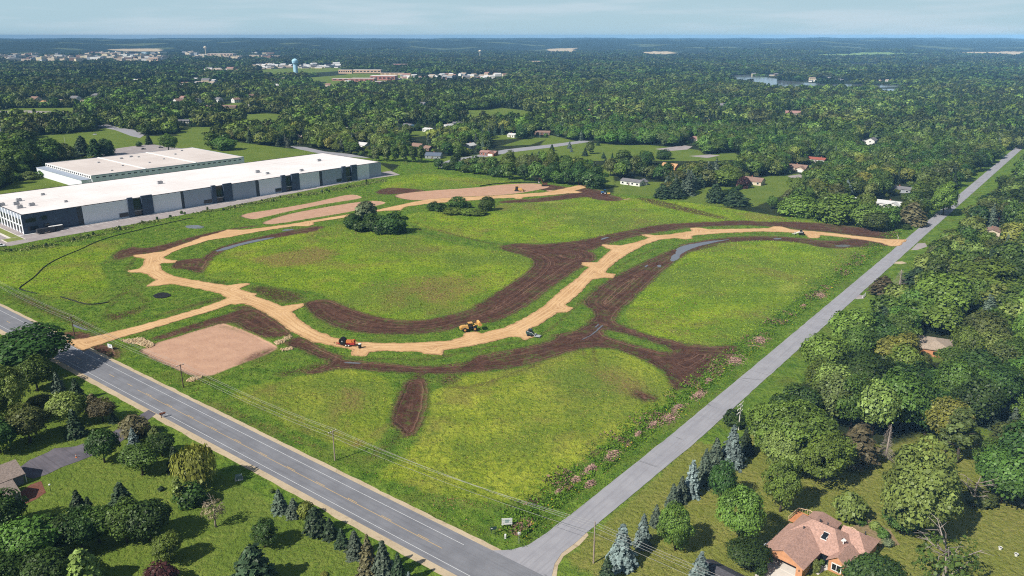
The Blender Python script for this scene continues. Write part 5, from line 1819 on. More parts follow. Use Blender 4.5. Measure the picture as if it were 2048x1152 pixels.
# trees, shrubs and spruces one can tell apart in the photograph: shape, foot x, foot y, top y, width (photograph pixels), tone, label
HAND = '''
spruce 1243 1130 1040 66 blue|widest blue spruce, beside the power pole at the street mouth
spruce 1285 1092 1021 40 blue|narrow blue spruce just behind the big one by the power pole
spruce 1213 1165 1108 42 spruce|small dark spruce at the foot of the power pole by the street mouth
spruce 1312 1050 1004 30 greyspruce|small grey green spruce between the blue pair and the grey hedge of spruces
spruce 1345 1012 962 34 greyspruce|short grey spruce at the low end of the street-side spruce row
spruce 1362 1000 948 36 greyspruce|grey spruce second from the low end of the street-side spruce row
spruce 1382 990 912 42 blue|tall slim blue spruce halfway along the street-side spruce row
spruce 1408 968 890 44 greyspruce|dull green spruce right behind the tall slim blue one by the street
spruce 1430 935 868 44 greyspruce|dull green spruce near the upper end of the street-side spruce row
spruce 1462 930 842 58 blue|broad silvery spruce at the upper end of the street-side spruce row
spruce 1490 905 850 40 spruce|dark spruce hidden behind the broad silvery spruce
spruce 1552 835 805 26 blue|tiny silvery spruce poking out among the maples near the crossarm pole
bush 1470 850 822 50 dark|dark bush under the pole with three crossarms
round 1350 1100 1008 74 maple|small round maple closest to the blue spruces on the corner lawn
round 1477 1088 970 90 maple|oval maple on the lawn above the orange house's garage
round 1560 1023 916 76 maple|oval maple on the lawn beyond the orange house's deck
tree 1442 1003 924 58 dark|dark green tree leaning on the spruce row beside the corner lawn
round 1532 905 808 104 maple|wide maple nearest the silvery spruce in the big maple clump
round 1598 928 800 130 maple|highest maple in the middle of the big maple clump
round 1645 962 862 112 maple|low front maple of the big clump with a long shadow on the lawn
round 1560 950 860 80 light|pale maple in front of the big maple clump
round 1832 1060 890 172 light|huge pale round tree on the lawn beyond the orange house
tree 1800 1065 1010 70 mid|dark green shrub tree tucked under the huge pale round tree
bush 1697 1036 982 64 light|big flowering shrub on the lawn behind the orange house
tree 1745 1200 1108 112 dark|dark tree covering the corner of the orange house
sparse 1880 1190 1068 140 mid|green tree with bare silver limbs at the lawn's lower edge
tree 1492 1135 1082 82 dark|dark spreading tree beside the orange house's driveway
spruce 1397 1185 1096 66 blue|blue spruce beside the dark garage roof
bush 1520 1150 1118 26 dark|clipped shrub against the orange garage wall
bush 1630 1144 1120 16 light|clipped yellow green shrub in the orange house's courtyard
bush 1642 1130 1117 12 mid|low dark shrub by the orange house's courtyard wall
bush 1662 1138 1124 16 dusty|white flowered shrub in the orange house's courtyard
bush 1748 1058 1042 22 light|low green clump in the garden behind the orange house
bush 1765 1075 1058 24 mid|second green clump down the garden path of the orange house
bush 1720 1048 1034 20 mid|green clump at the top of the orange house's garden
bush 1775 1092 1076 22 dusty|grey green clump at the bottom of the orange house's garden
dead 1945 1012 948 58 -|bare grey tree beside the huge pale round tree
bush 1960 1008 980 60 olive|scrubby olive bush around the bare grey tree
tree 2000 1005 895 118 mid|broad green tree at the far edge of the orange house's lawn
tree 2050 985 840 120 dark|tall dark tree behind the lawn at the picture's edge
tree 1985 960 880 80 mid|green tree behind the bare grey tree
pine 1712 925 838 90 brown|brownish ragged spruce on the lawn's upper edge
bare 1770 922 842 56 -|dead grey spruce skeleton beside the brownish ragged spruce
slim 1912 925 812 56 olive|thin leaning tree standing in the bright clearing
slim 1890 905 850 34 olive|stunted thin tree beside the leaning one in the clearing
bare 1795 595 535 58 -|rust coloured dead spruce near the street
pine 1765 590 548 56 brown|dark ragged pine beside the rust coloured dead spruce
pine 1830 572 530 60 spruce|dark pine behind the rust coloured dead spruce
tree 1905 742 692 62 mid|green tree masking the wall of the beige hipped house
tree 1838 745 700 40 olive|olive tree close to the beige hipped house
tree 1642 755 668 92 maple|tree overhanging the street's edge opposite the brush heaps
tree 1700 700 618 90 maple|full green tree behind the one overhanging the street
tree 1790 745 668 86 yellow|yellow green tree left of the beige hipped roof
tree 1720 790 700 110 dark|dark domed tree in front of the yellow green one
tree 1885 890 790 80 yellow|pale yellow green tree above the bright clearing
tree 1600 850 770 80 dark|dark tree at the street side of the tall thin trunks
tree 1660 850 745 80 olive|tall olive tree with pale trunks at the wood's edge
tree 1700 860 750 80 mid|tall tree with pale trunks second along the wood's edge
tree 1745 870 755 90 light|tree with the palest crown along the wood's lower edge
tree 1800 860 740 110 mid|broad tree at the head of the bright clearing
tree 1850 870 770 90 dark|dark tree whose shadow falls into the bright clearing
tree 1560 845 788 60 dark|dark low tree behind the crossarm pole
tree 1960 600 520 130 maple|wide bright crowned tree deep in the street-side wood
tree 1880 640 545 120 maple|wide bright crowned tree behind the rust coloured dead spruce
tree 62 745 656 150 dark|big dark tree shading the county road
round 18 850 722 86 light|pale tall tree below the big dark one by the county road
tree 75 782 714 70 mid|green tree between the pale tall one and the county road
tree 20 735 690 80 dark|dark tree behind the big one shading the county road
tree -30 760 690 80 mid|green tree cut by the picture edge beside the county road
spruce 117 782 738 30 greyspruce|slim grey spruce beside the big dark roadside tree
spruce 155 800 750 38 spruce|dark spruce on the roadside lawn, next after the slim grey one
spruce 152 872 812 44 spruce|dark spruce in front of the pale yellow tree on the lawn
tree 138 850 782 70 light|pale yellow green tree in the middle of the roadside lawn
pine 188 825 783 36 brown|small bronze pine behind the crooked brown tree
tree 206 843 797 50 brown|crooked brown tree standing alone near the driveway mouth
spruce 228 845 822 20 spruce|tiny spruce at the foot of the crooked brown tree
tree 60 885 810 86 olive|olive tree on the lawn facing the asphalt turning place
tree 0 905 832 80 dark|dark tree at the picture edge facing the asphalt turning place
tree 82 825 790 56 olive|small olive tree behind the larger olive one on the lawn
tree 210 925 856 60 dark|dark tree on the near side of the driveway
bush 272 872 828 56 brown|purplish lilac bush at the driveway mouth
spruce 268 890 850 26 blue|small blue spruce beside the lilac bush
pine 312 880 848 36 olive|bronze green pine beside the lilac bush
tree 285 950 886 70 mid|bushy green tree on the lawn below the lilac
tree 325 912 866 56 dark|dark bush tree between the lilac and the willow
spruce 352 942 886 38 spruce|dark spruce touching the willow
willow 397 972 886 80 yellow|yellow green weeping willow
bush 383 1008 968 62 dark|rounded dark bush below the willow
slim 361 1014 952 26 light|thin sapling beside the rounded dark bush
sparse 432 1054 999 48 straw|half bare straw coloured tree alone on the lawn
spruce 160 1032 972 48 spruce|spruce facing the grey house's flower bed
spruce 180 1030 988 30 spruce|smaller spruce leaning on the one facing the flower bed
spruce 247 1024 956 62 spruce|tall spruce at the centre of the lower lawn
bush 322 981 973 12 spruce|knee high spruce seedling on the mown lawn
tree 302 1080 1002 90 dark|dark tree at the end of the lower grove towards the road
tree 255 1085 1004 80 mid|green tree beside the tall lawn spruce in the lower grove
tree 200 1085 1008 80 mid|green tree at the upper middle of the lower grove
tree 165 1100 1018 84 dark|dark tree in the heart of the lower grove
tree 125 1110 1028 80 dark|dark narrow tree in the lower grove behind the big mid green dome
tree 70 1130 1034 120 mid|big green dome tree in the lower grove
tree 10 1062 988 90 dark|dark tree covering the corner of the grey house
tree 100 1180 1100 100 dark|dark tree at the bottom of the lower grove
pine 170 1175 1088 92 light|feathery pale tree at the bottom of the lower grove
tree 20 1180 1105 90 dark|dark tree at the bottom picture edge below the grove
round 337 1124 1062 64 maple|round bright green tree alone below the lower grove
bush 325 1170 1122 60 red|dark red leaved bush below the round bright tree
round 530 1094 1038 54 dark|dark round tree on the open lawn nearest the road row
pine 510 1175 1082 96 spruce|large dark pine on the open lawn below the dark round tree
spruce 560 1022 974 38 greyspruce|first grey green spruce of the road row counted from the mailbox end
spruce 588 1032 992 36 greyspruce|second grey green spruce of the road row
bush 612 1034 1004 30 yellow|yellow green bush between the spruces of the road row
pine 632 1068 1010 56 spruce|broad dark spruce in the middle of the road row
spruce 661 1074 1032 36 spruce|small dark spruce just after the broad one in the road row
spruce 684 1092 1054 34 spruce|small dark spruce in the gap of the road row
spruce 711 1112 1056 44 greyspruce|grey green spruce past the gap of the road row
spruce 738 1150 1062 50 brown|bronze green spruce near the low end of the road row
spruce 768 1158 1072 56 greyspruce|tall grey spruce near the low end of the road row
spruce 798 1172 1098 44 spruce|dark spruce at the low end of the road row
spruce 818 1175 1140 22 blue|pale seedling spruce at the very end of the road row
bush 648 1152 1146 16 yellow|yellow bush at the bottom edge of the open lawn
bush 545 985 978 10 mid|tiny shrub on the lawn near the road row
thick 706 456 424 38 dark|dark tree at the open end of the field thicket
poplar 733 452 401 40 dusty|pale poplar standing above the field thicket
thick 750 460 426 50 dark|dark tree in the middle of the field thicket
thick 788 466 424 56 dark|dark round tree at the shadow end of the field thicket
bush 765 466 440 40 dark|dark bush in front of the field thicket
bush 722 462 440 36 dark|dark bush below the pale poplar in the field thicket
thick 864 420 402 24 dark|dark small tree at the start of the low field copse
bush 880 422 405 30 dark|dark bush next in the low field copse
thick 914 416 392 38 mid|green tree at the centre of the low field copse
thick 973 421 390 30 mid|single green tree at the end of the low field copse
bush 905 428 416 40 maple|low green thicket below the copse's centre tree
bush 935 428 418 44 maple|low green thicket in the gap of the field copse
bush 958 430 420 36 maple|low green thicket beside the single tree of the field copse
thick 930 416 404 26 dark|small dark tree behind the gap of the field copse
thick 1188 376 334 50 dark|dark round tree at the end of the gravel haul road
pine 1325 396 366 40 spruce|dark pine at the near corner of the long white shed's yard
pine 1350 396 358 44 spruce|dark pine second from the white shed along the field edge
spruce 1375 390 345 34 greyspruce|grey spruce third from the white shed along the field edge
pine 1430 404 364 44 spruce|lone dark pine on the lawn at the field edge
pine 1470 410 378 60 spruce|low spreading pine on the field edge below the beige house
tree 1545 418 392 24 mid|small green tree beside the low spreading pine
thick 1590 430 386 76 maple|broad green tree at the field edge below the small white shed
thick 1670 444 384 90 maple|broadest green tree at the field edge
thick 1732 452 402 60 maple|green tree at the field edge below the white roofed house
thick 1770 456 408 56 mid|green tree at the field edge beside the ragged corner pine
pine 1822 450 400 56 brown|ragged pine at the corner of street and field
round 1590 388 352 36 maple|small maple on the lawn before the red roofed house
tree 1452 372 335 60 maple|full tree behind the copper beech
bush 1485 376 350 26 red|copper beech beside the beige house
spruce 1692 396 356 30 blue|blue spruce behind the small white shed
round 1885 430 366 60 maple|tall maple leaning over the grey street
bush 1805 456 448 34 mid|low bush on the street corner above the haul road
thick 28 346 282 76 mid|big green tree left of the older warehouse's annex
thick 58 334 274 60 dark|dark tree behind the big green one left of the older warehouse
thick 102 320 274 54 mid|tall round tree at the back corner of the older warehouse
thick 130 318 284 40 olive|olive tree beside the tall round one behind the older warehouse
pine 166 311 268 36 spruce|dark pine on the path behind the older warehouse
pine 192 314 274 36 deep|darkest pine next along the path behind the older warehouse
thick 214 310 276 34 deep|dark round tree closing the pine group behind the older warehouse
spruce 298 289 265 18 spruce|small single spruce on the grass by the far yard
round 338 302 266 38 mid|round tree standing alone behind the older warehouse roof
bush 278 293 283 12 dark|round shrub left of the single spruce by the far yard
bush 20 362 345 50 mid|scrub bush at the picture edge before the older warehouse
bush 60 358 344 40 olive|olive scrub bush below the older warehouse annex
bush 95 352 338 36 mid|green scrub bush against the older warehouse annex wall
bush 125 356 342 30 olive|scrub bush between the two warehouses
poplar 425 298 262 30 mid|tall tree behind the right end of the older warehouse
thick 452 300 270 44 mid|broad tree at the right end of the older warehouse
spruce 1139 297 280 11 blue|taller of the two blue spruces on the park field
spruce 1143 304 295 8 blue|short spruce at the foot of the taller blue one on the park field
spruce 1104 302 287 13 spruce|dark spruce at the street corner of the park field
spruce 1196 291 281 9 spruce|lone small spruce by the paved court of the park field
spruce 1207 317 303 11 spruce|dark spruce near the farm track end of the park field
spruce 1211 325 313 9 spruce|smaller spruce in front of the one near the farm track
spruce 1224 325 304 12 deep|dark spruce beside the broad trees on the park field's near side
thick 1248 328 297 38 mid|broad tree on the park field's near side, next to the dark spruce
thick 1290 330 300 36 dark|round tree second along the park field's near side
thick 1326 318 297 30 dark|round tree at the far court end of the park field
spruce 1054 318 306 11 spruce|spruce beside the side street behind the tree belt
spruce 1064 316 303 9 spruce|slim spruce second beside the side street behind the tree belt
spruce 1078 312 300 10 greyspruce|grey spruce third beside the side street behind the tree belt
poplar 1180 308 282 16 olive|thin tall tree in the middle of the park field
spruce 1170 312 293 14 spruce|dark spruce under the thin tall tree of the park field
thick 908 327 314 18 dark|dark tree at the blue grey roofed house's side
spruce 940 326 313 12 spruce|spruce on the lawn between the dark driveway and the belt
spruce 928 325 315 9 spruce|smaller spruce on the lawn left of the dark driveway
bush 1985 448 430 34 red|dark copper tree across the street from the white roofed house
'''
for ln in HAND.strip().split('\n'):
    a, lab = ln.split('|')
    s = a.split()
    tree_px(s[0], float(s[1]), float(s[2]), float(s[3]), float(s[4]), s[5], lab)
# clipped hedge beside the beige house
def row(spec, step, shape, h, w, tones, label, group, jit=1.0):
    pts = ground_pts(spec)
    rnd = random.Random(len(spec))
    for i in range(len(pts) - 1):
        a, b = Vector(pts[i]), Vector(pts[i + 1])
        n = max(1, int((b - a).length / step))
        for k in range(n):
            p = a.lerp(b, (k + .5) / n)
            f = rnd.uniform(.7, 1.25)
            plant(shape, p.x + rnd.uniform(-jit, jit), p.y + rnd.uniform(-jit, jit), h * f, w * rnd.uniform(.9, 1.12), rnd.choice(tones), label, group)
row('M 738,322 765,322 800,324 850,326', 6.5, 'poplar', 13, 7.5, ['mid', 'mid', 'olive'], 'tall green poplar in the close row beyond the warehouse end', 'poplar row beyond the warehouse end', 1.2)
row('M 1440,392 1500,370', 3.0, 'bush', 2.6, 4.2, ['dark'], 'dark shrub of the clipped hedge beside the beige house', 'clipped hedge by the beige house', .3)
row('M 872,337 940,346 1010,356', 7.0, 'mid', 8.5, 9.0, ['dark', 'mid'], 'low dark tree in the narrow end of the tree belt behind the graded strip', 'narrow end of the tree belt', 1.5)
row('M 905,331 960,338 1015,346', 8.0, 'mid', 10.5, 10.0, ['dark', 'mid', 'olive'], 'low dark tree in the back row of the tree belt behind the graded strip', 'back row of the tree belt', 2)
row('M 1010,358 1060,362 1110,366 1165,372', 7.5, 'mid', 13, 11.0, ['dark', 'mid', 'mid'], 'tree in the front of the thick end of the belt behind the graded strip', 'thick end of the tree belt', 2)
row('M 1010,348 1060,352 1120,358 1175,364', 8.5, 'tree', 17, 12.0, ['maple', 'mid', 'dark', 'olive'], 'tall tree at the heart of the thick end of the belt behind the graded strip', 'thick end of the tree belt, tall trees', 2.5)
row('M 1050,342 1120,349 1170,355', 10, 'tree', 17, 12.0, ['maple', 'mid', 'olive'], 'tall tree on the far side of the thick belt behind the graded strip', 'far side of the thick tree belt', 2.5)
row('M 1365,392 1400,372 1430,352', 9, 'midspruce', 15, 7.5, ['greyspruce', 'spruce', 'greyspruce'], 'grey spruce in the slanting row between the white shed and the beige house', 'slanting row of grey spruces', 2)
row('M 1215,352 1260,352 1300,356 1340,366', 8, 'mid', 14, 10.5, ['dark', 'dark', 'olive'], 'dark tree standing behind the long white shed', 'dark trees behind the white shed', 3)
# saplings planted along the warehouse yard
row('W 20,640 200,628 330,600 560,545 760,500 930,450 1100,438 1250,410 1480,370 1640,345 1780,320 1960,285', 8, 'bush', 1.7, 1.6, ['spruce', 'dark', 'olive', 'mid'], 'knee to head high sapling in the planting along the warehouse yard', 'saplings along the warehouse yard', 5.5)
# brush heaps of cut wood and wild shrubs in the ditch by the street
def brush_heap(px, py, wpx, label):
    x, y = at(px, py)
    k = mpp(px, py)
    rng = np.random.default_rng(int(px))
    w = wpx * k * .95
    n = int(420 * max(.5, w / 6))
    mb = MB()
    for i in range(n):
        a, b = rng.normal() * w * .36, rng.normal() * w * .16
        f = math.exp(-(a / w * 2.2) ** 2 - (b / w * 4.5) ** 2)
        c = Vector((a, b, rng.uniform(.02, .12 + .75 * f)))
        c = Matrix.Rotation(PI / 2 - AZ1, 3, 'Z') @ c
        d = Vector((rng.normal(), rng.normal(), rng.normal() * .3)).normalized() * rng.uniform(.3, 1.0)
        mb.mi = int(rng.integers(0, 2))
        mb.tube([c - d * .5, c + d * .5], [.085, .04], 4)
    o = mb.build('brush_heap', [paint('cut_brush', lin(184, 150, 134), .95, .25, 1), paint('cut_brush_dark', lin(126, 100, 88), .95, .25, 1)])
    o.location = (x, y, 0)
    tag(o, label, 'brush heap')
for px, py, w, lab in ((1640, 592, 34, 'pinkish brush heap farthest up the street ditch'), (1607, 612, 14, 'tiny brush heap just below the farthest one in the ditch'), (1518, 682, 50, 'long brush heap beside the dark soil corner'),
                       (1470, 722, 50, 'wide brush heap touching the dark soil corner'), (1416, 762, 20, 'small brush heap below the dark soil corner'), (1397, 790, 34, 'tan round brush heap second below the dark soil corner'),
                       (1356, 816, 30, 'small pink heap above the widest lower brush heap'), (1338, 836, 46, 'widest pink brush heap in the lower ditch'), (1306, 850, 28, 'pink heap joined to the lower side of the widest one'),
                       (1278, 868, 16, 'scanty pink heap halfway down the lower ditch'), (1222, 912, 42, 'long pink heap in the lower ditch above the last three'), (1182, 938, 32, 'pink heap third from the street mouth'),
                       (1152, 960, 30, 'dark pink heap second from the street mouth'), (1180, 968, 24, 'brown heap on the street side near the last pink heap'), (1118, 984, 14, 'tiny pink heap nearest the street mouth')):
    brush_heap(px, py, w, lab)
# ------------------------------------------------------------------ standing grass and weeds
def grass_material():
    m, nb, out = new_mat('grass_blades')
    a = nb.n('ShaderNodeAttribute', attribute_name='tone')
    d = nb.n('ShaderNodeBsdfDiffuse')
    t = nb.n('ShaderNodeBsdfTranslucent')
    nb.put(d.inputs['Color'], a.outputs['Color'])
    nb.put(t.inputs['Color'], a.outputs['Color'])
    x = nb.n('ShaderNodeMixShader')
    x.inputs[0].default_value = .2
    nb.nt.links.new(d.outputs[0], x.inputs[1])
    nb.nt.links.new(t.outputs[0], x.inputs[2])
    nb.nt.links.new(x.outputs[0], out.inputs['Surface'])
    return m
M_GRASS = grass_material()
def blades(name, X, Y, Z, size, tone, rng, label, lean=.8):
    n = len(X)
    C_ = np.stack([X, Y, Z], 1)
    a = rng.uniform(0, 6.28, n)
    N_ = np.stack([np.cos(a), np.sin(a), rng.uniform(.2, lean * 2, n)], 1)
    N_ /= np.linalg.norm(N_, axis=1, keepdims=True)
    up = np.array([0, 0, 1.0])
    e1 = up - (N_ @ up)[:, None] * N_
    e1 /= np.linalg.norm(e1, axis=1, keepdims=True) + 1e-9
    e2 = np.cross(N_, e1)
    s = size[:, None]
    k = rng.uniform(.6, 1.2, (n, 4))
    V = np.empty((n, 4, 3))
    V[:, 0] = C_ + e1 * s * k[:, 0:1] * .8
    V[:, 1] = C_ + e2 * s * k[:, 1:2]
    V[:, 2] = C_ - e1 * s * .6
    V[:, 3] = C_ - e2 * s * k[:, 3:4]
    V = V.reshape(-1, 3)
    me = np_mesh(name, V, np.arange(len(V)).reshape(-1, 4), [M_GRASS])
    at_ = me.attributes.new('tone', 'FLOAT_COLOR', 'POINT')
    c = np.ones((len(V), 4), np.float32)
    c[:, :3] = np.repeat(tone, 4, axis=0)
    at_.data.foreach_set('color', c.ravel())
    o = bpy.data.objects.new(name, me)
    COL.objects.link(o)
    tag(o, label, 'grass', kind='stuff')
    return o
def pnoise(X, Y, s, z):
    return np.array([mnoise.noise(Vector((x * s, y * s, z))) for x, y in zip(X, Y)])
def site_grass(n):
    rng = np.random.default_rng(77)
    sp = np.array(SITE_P)
    # sample evenly over the picture's near and far parts: density falls off with distance
    d = 115 + (740 - 115) * rng.uniform(0, 1, n * 2) ** 1.25
    az = rng.uniform(-.72, .72, n * 2)
    X, Y = d * np.sin(az), d * np.cos(az)
    u, nn = X * V1[0] + Y * V1[1], X * V2[0] + Y * V2[1]
    ok = (sdf(SITE_P, X, Y, 6.0) > -.5) & (nn < -88.2) & (u > 117)
    X, Y, d = X[ok], Y[ok], d[ok]
    so = np.full(X.shape, -9.0)
    for s in SOIL + PAD:
        so = np.maximum(so, sdf(smooth_poly(s), X, Y, 9.0))
    for s in ISLAND:
        so = np.minimum(so, -sdf(smooth_poly(s), X, Y, 9.0))
    ha = np.full(X.shape, -9.0)
    for s in HAUL:
        ha = np.maximum(ha, sdf(ground_pts(s), X, Y, 9.0))
    for s in LOT_SPECS:
        ha = np.maximum(ha, sdf(ground_pts(s), X, Y, 9.0))
    p1 = pnoise(X, Y, .09, 3)
    p2 = pnoise(X, Y, .5, 8)
    keep = (so < -1.2 + rng.normal(size=len(X)) * 1.3) & (ha < -.9) & (p2 + .5 * p1 + rng.uniform(-.35, .35, len(X)) > -.12)
    X, Y, d, p1, p2 = X[keep], Y[keep], d[keep], p1[keep], p2[keep]
    fi = np.full(X.shape, -9.0)
    for s in FIELD:
        fi = np.maximum(fi, sdf(smooth_poly(s), X, Y, 9.0))
    mo = np.full(X.shape, -9.0)
    for i in MOW:
        mo = np.maximum(mo, sdf(smooth_poly(FIELD[i]), X, Y, 9.0))
    r = rng.uniform(0, 1, (len(X), 1))
    g = np.array(lin(76, 114, 32)) * (1 - r) + np.array(lin(122, 154, 50)) * r
    f = np.array(lin(120, 146, 44)) * (1 - r) + np.array(lin(158, 174, 68)) * r
    h = np.array(lin(138, 150, 52)) * (1 - r) + np.array(lin(176, 178, 84)) * r
    tone = np.where((fi > 0)[:, None], np.where((mo > 0)[:, None], h, f), g)
    dr = np.full(X.shape, -1.0)
    for s, k in DRY:
        dr = np.maximum(dr, np.minimum(sdf(smooth_poly(s), X, Y, 14.0) / k, 1))
    p0 = pnoise(X, Y, .022, 13)
    q = rng.uniform(0, 1, len(X))
    straw = q < .06 + .30 * np.clip(p0 * 3 - .2, 0, 1) * (fi > 0) + .62 * np.clip(dr + .5 * p1 + .2, 0, 1)
    br = np.array(lin(128, 100, 64)) * (1 - r) + np.array(lin(160, 140, 90)) * r
    tone[straw] = br[straw]
    rowk = np.sin((mo + 2.5 * p1 + 7 * p0) * 2 * PI / 2.4)
    rows = (mo > 0) & (rowk > .25) & (rng.uniform(0, 1, len(X)) < .75)
    tone *= (1 + .35 * p1)[:, None]
    hgt = np.where(mo > 0, .09, np.where(fi > 0, .12, .12)) * rng.uniform(.6, 1.4, len(X)) * (1 + .6 * p2)
    size = hgt * 1.3 * (1 + .8 * np.clip((d - 200) / 400, 0, 1))
    X, Y, hgt, size, tone = X[~rows], Y[~rows], hgt[~rows], size[~rows], tone[~rows]
    blades('grass', X, Y, hgt * .6, size, tone, rng, 'clumpy standing grass of the fields and verges inside the roads')
LOT_SPECS = ['W -250,690 0,622 60,618 200,590 420,552 700,505 950,458 1200,412 1500,350 1800,290 2048,255 2000,235 1900,250 0,500 -250,560']
site_grass(470000)
def weed_strip():
    rng = np.random.default_rng(5)
    n = 60000
    u = 122 + 560 * rng.uniform(0, 1, n) ** 1.3
    t = rng.normal(size=n) * .33 + .45
    nn = -99.5 + t * 9.0
    ok = (nn < -89.2) & (nn > -104)
    u, nn = u[ok], nn[ok]
    X, Y = u * V1[0] + nn * V2[0], u * V1[1] + nn * V2[1]
    p1, p2 = pnoise(X, Y, .12, 1), pnoise(X, Y, .45, 6)
    ha = sdf(ground_pts(HAUL[2]), X, Y, 9.0)
    keep = (p2 + p1 > -.35) & (ha < -3)
    X, Y, nn, p1, p2 = X[keep], Y[keep], nn[keep], p1[keep], p2[keep]
    r = rng.uniform(0, 1, (len(X), 1))
    tone = np.array(lin(66, 100, 30)) * (1 - r) + np.array(lin(118, 148, 50)) * r
    q = rng.uniform(0, 1, len(X))
    brown = (p1 > .12) & (q < .4) & (nn < -93)
    tone[brown] = np.array(lin(150, 122, 100)) * rng.uniform(.6, 1.1, (brown.sum(), 1))
    yel = (q > .97) & (nn > -96)
    tone[yel] = lin(196, 176, 60)
    hgt = rng.uniform(.2, .5, len(X)) * (1.05 + 1.1 * np.maximum(p1, 0) + .6 * p2) * np.where(nn > -92, .5, 1)
    blades('weeds', X, Y, hgt * .7, hgt * .62, tone, rng, 'rough strip of weeds and dead scrub in the ditch along the grey street', .6)
weed_strip()
def planting_weeds():
    rng = np.random.default_rng(9)
    pts = ground_pts('W -40,650 200,628 330,600 560,545 760,500 930,450 1100,438 1250,410 1480,370 1640,345 1780,320 1960,285')
    Xs, Ys = [], []
    for a, b in zip(pts[:-1], pts[1:]):
        L = math.dist(a, b)
        k = int(L * 34)
        t = rng.uniform(0, 1, k)
        ex, ey = (b[0] - a[0]) / L, (b[1] - a[1]) / L
        w = rng.normal(size=k) * 3.2
        Xs.append(a[0] + (b[0] - a[0]) * t - ey * w)
        Ys.append(a[1] + (b[1] - a[1]) * t + ex * w)
    X, Y = np.concatenate(Xs), np.concatenate(Ys)
    p = pnoise(X, Y, .12, 2)
    k = (p > -.12) & (sdf(ground_pts(LOT_SPECS[0]), X, Y, 9.0) < -.6)
    X, Y, p = X[k], Y[k], p[k]
    r = rng.uniform(0, 1, (len(X), 1))
    tone = np.array(lin(84, 108, 48)) * (1 - r) + np.array(lin(150, 152, 96)) * r
    hgt = rng.uniform(.25, .8, len(X))
    blades('weeds', X, Y, hgt * .7, hgt * .8, tone, rng, 'pale weeds round the saplings along the warehouse yard', .6)
planting_weeds()
# ------------------------------------------------------------------ machines, poles, signs and small things
Y_ = col('machine_yellow', 206, 160, 92, .5, .1, 2)
RD = col('machine_red', 158, 50, 44, .5, .1, 2)
OR = col('machine_orange', 198, 116, 62, .5, .1, 2)
BL = col('tractor_blue', 44, 92, 140, .5, .1, 2)
GRN = col('loader_green', 52, 74, 70, .5, .1, 2)
BRN = col('digger_brown', 92, 62, 44, .6, .2, 2)
TYRE = paint('tyre', (.018, .018, .02), .9, .2, 3)
BLACK = paint('black_paint', (.012, .012, .014), .5, .2, 2)
def part(root, name, mat, fn, parent=None, smooth=False):
    m = MB()
    fn(m)
    return m.build(name, mat, parent or root, smooth)
def wheels(root, spots, r, w, rim=None):
    for x, y in spots:
        t = part(root, 'wheel', TYRE, lambda m: m.wheel((x, y, r), r, w))
        if rim:
            s = 1 if y > 0 else -1
            part(root, 'rim', rim, lambda m: m.wheel((x, y + s * w * .42, r), r * .52, w * .3), t)
def start(name, px, py, rz, label, cat, z=.18):
    x, y = at(px, py)
    return thing(name, (x, y, z), rad(rz), label, cat)

# yellow wheel loader at work on the inner verge of the haul road
r = start('wheel_loader', 939, 662, 18, 'yellow articulated road machine at the inner edge of the haul road', 'loader')
part(r, 'engine_hood', Y_, lambda m: (m.box((-2.0, 0, 1.75), (3.0, 1.7, 1.3), top=.88), m.box((-3.6, 0, 1.5), (.5, 1.9, .9))))
part(r, 'frame', BLACK, lambda m: (m.box((-.2, 0, .95), (6.4, 1.0, .5)), m.box((2.2, 0, 1.3), (1.4, 1.2, .8))))
cb = part(r, 'cab', M_GLASS, lambda m: m.box((.3, 0, 2.45), (1.5, 1.5, 1.5), top=.85))
part(r, 'cab_roof', Y_, lambda m: m.box((.3, 0, 3.28), (1.7, 1.7, .2)), cb)
part(r, 'arm', Y_, lambda m: [m.tube([(1.3, s, 1.9), (2.6, s, 2.5), (3.6, s, 2.4)], .2, 8) for s in (-.6, .6)])
part(r, 'bucket', Y_, lambda m: m.poly([(3.3, -1.5, 1.9), (3.3, -1.5, 3.3), (4.0, -1.5, 3.6), (4.9, -1.5, 2.3), (4.3, -1.5, 1.8)], (0, 3.0, 0)))
part(r, 'exhaust', BLACK, lambda m: m.tube([(-1.6, .3, 2.3), (-1.6, .3, 3.1)], .1, 8))
wheels(r, [(-2.1, -1.1), (-2.1, 1.1), (1.9, -1.1), (1.9, 1.1)], .85, .6, Y_)
# red machine with the black reel
r = start('trencher', 693, 692, -8, 'red wheeled machine carrying a big black reel on the haul road', 'machine', .2)
part(r, 'chassis', RD, lambda m: (m.box((.2, 0, .85), (6.2, 1.2, .4)), m.box((-2.9, 0, .8), (2.2, .4, .3)), m.box((2.2, 0, 1.1), (2.2, 1.9, .7), top=.9)))
part(r, 'hood', OR, lambda m: (m.box((1.2, 0, 1.8), (2.4, 1.5, .9), top=.85), m.box((2.7, .2, 1.8), (.7, 1.2, 1.1))))
part(r, 'boom', RD, lambda m: (m.tube([(2.9, .4, 1.2), (3.4, .4, 2.0), (3.2, .4, 2.6)], .16, 7), m.tube([(2.9, -.5, 1.2), (3.5, -.5, 1.6), (3.6, -.5, .5)], .16, 7)))
rl = part(r, 'reel', BLACK, lambda m: (m.wheel((-1.3, 0, 1.9), 1.15, 1.6, 24), m.wheel((-1.3, -.85, 1.9), 1.3, .12, 24), m.wheel((-1.3, .85, 1.9), 1.3, .12, 24)))
part(r, 'hub', M_METAL, lambda m: m.wheel((-1.3, 0, 1.9), .3, 2.0, 12), rl)
part(r, 'hitch', BLACK, lambda m: (m.tube([(-3.6, 0, .8), (-4.6, 0, .75)], .1, 6), m.box((-4.7, 0, .8), (.3, .3, .3))))
wheels(r, [(.2, -1.05), (.2, 1.05), (1.3, -1.05), (1.3, 1.05)], .5, .35, M_TRIM)
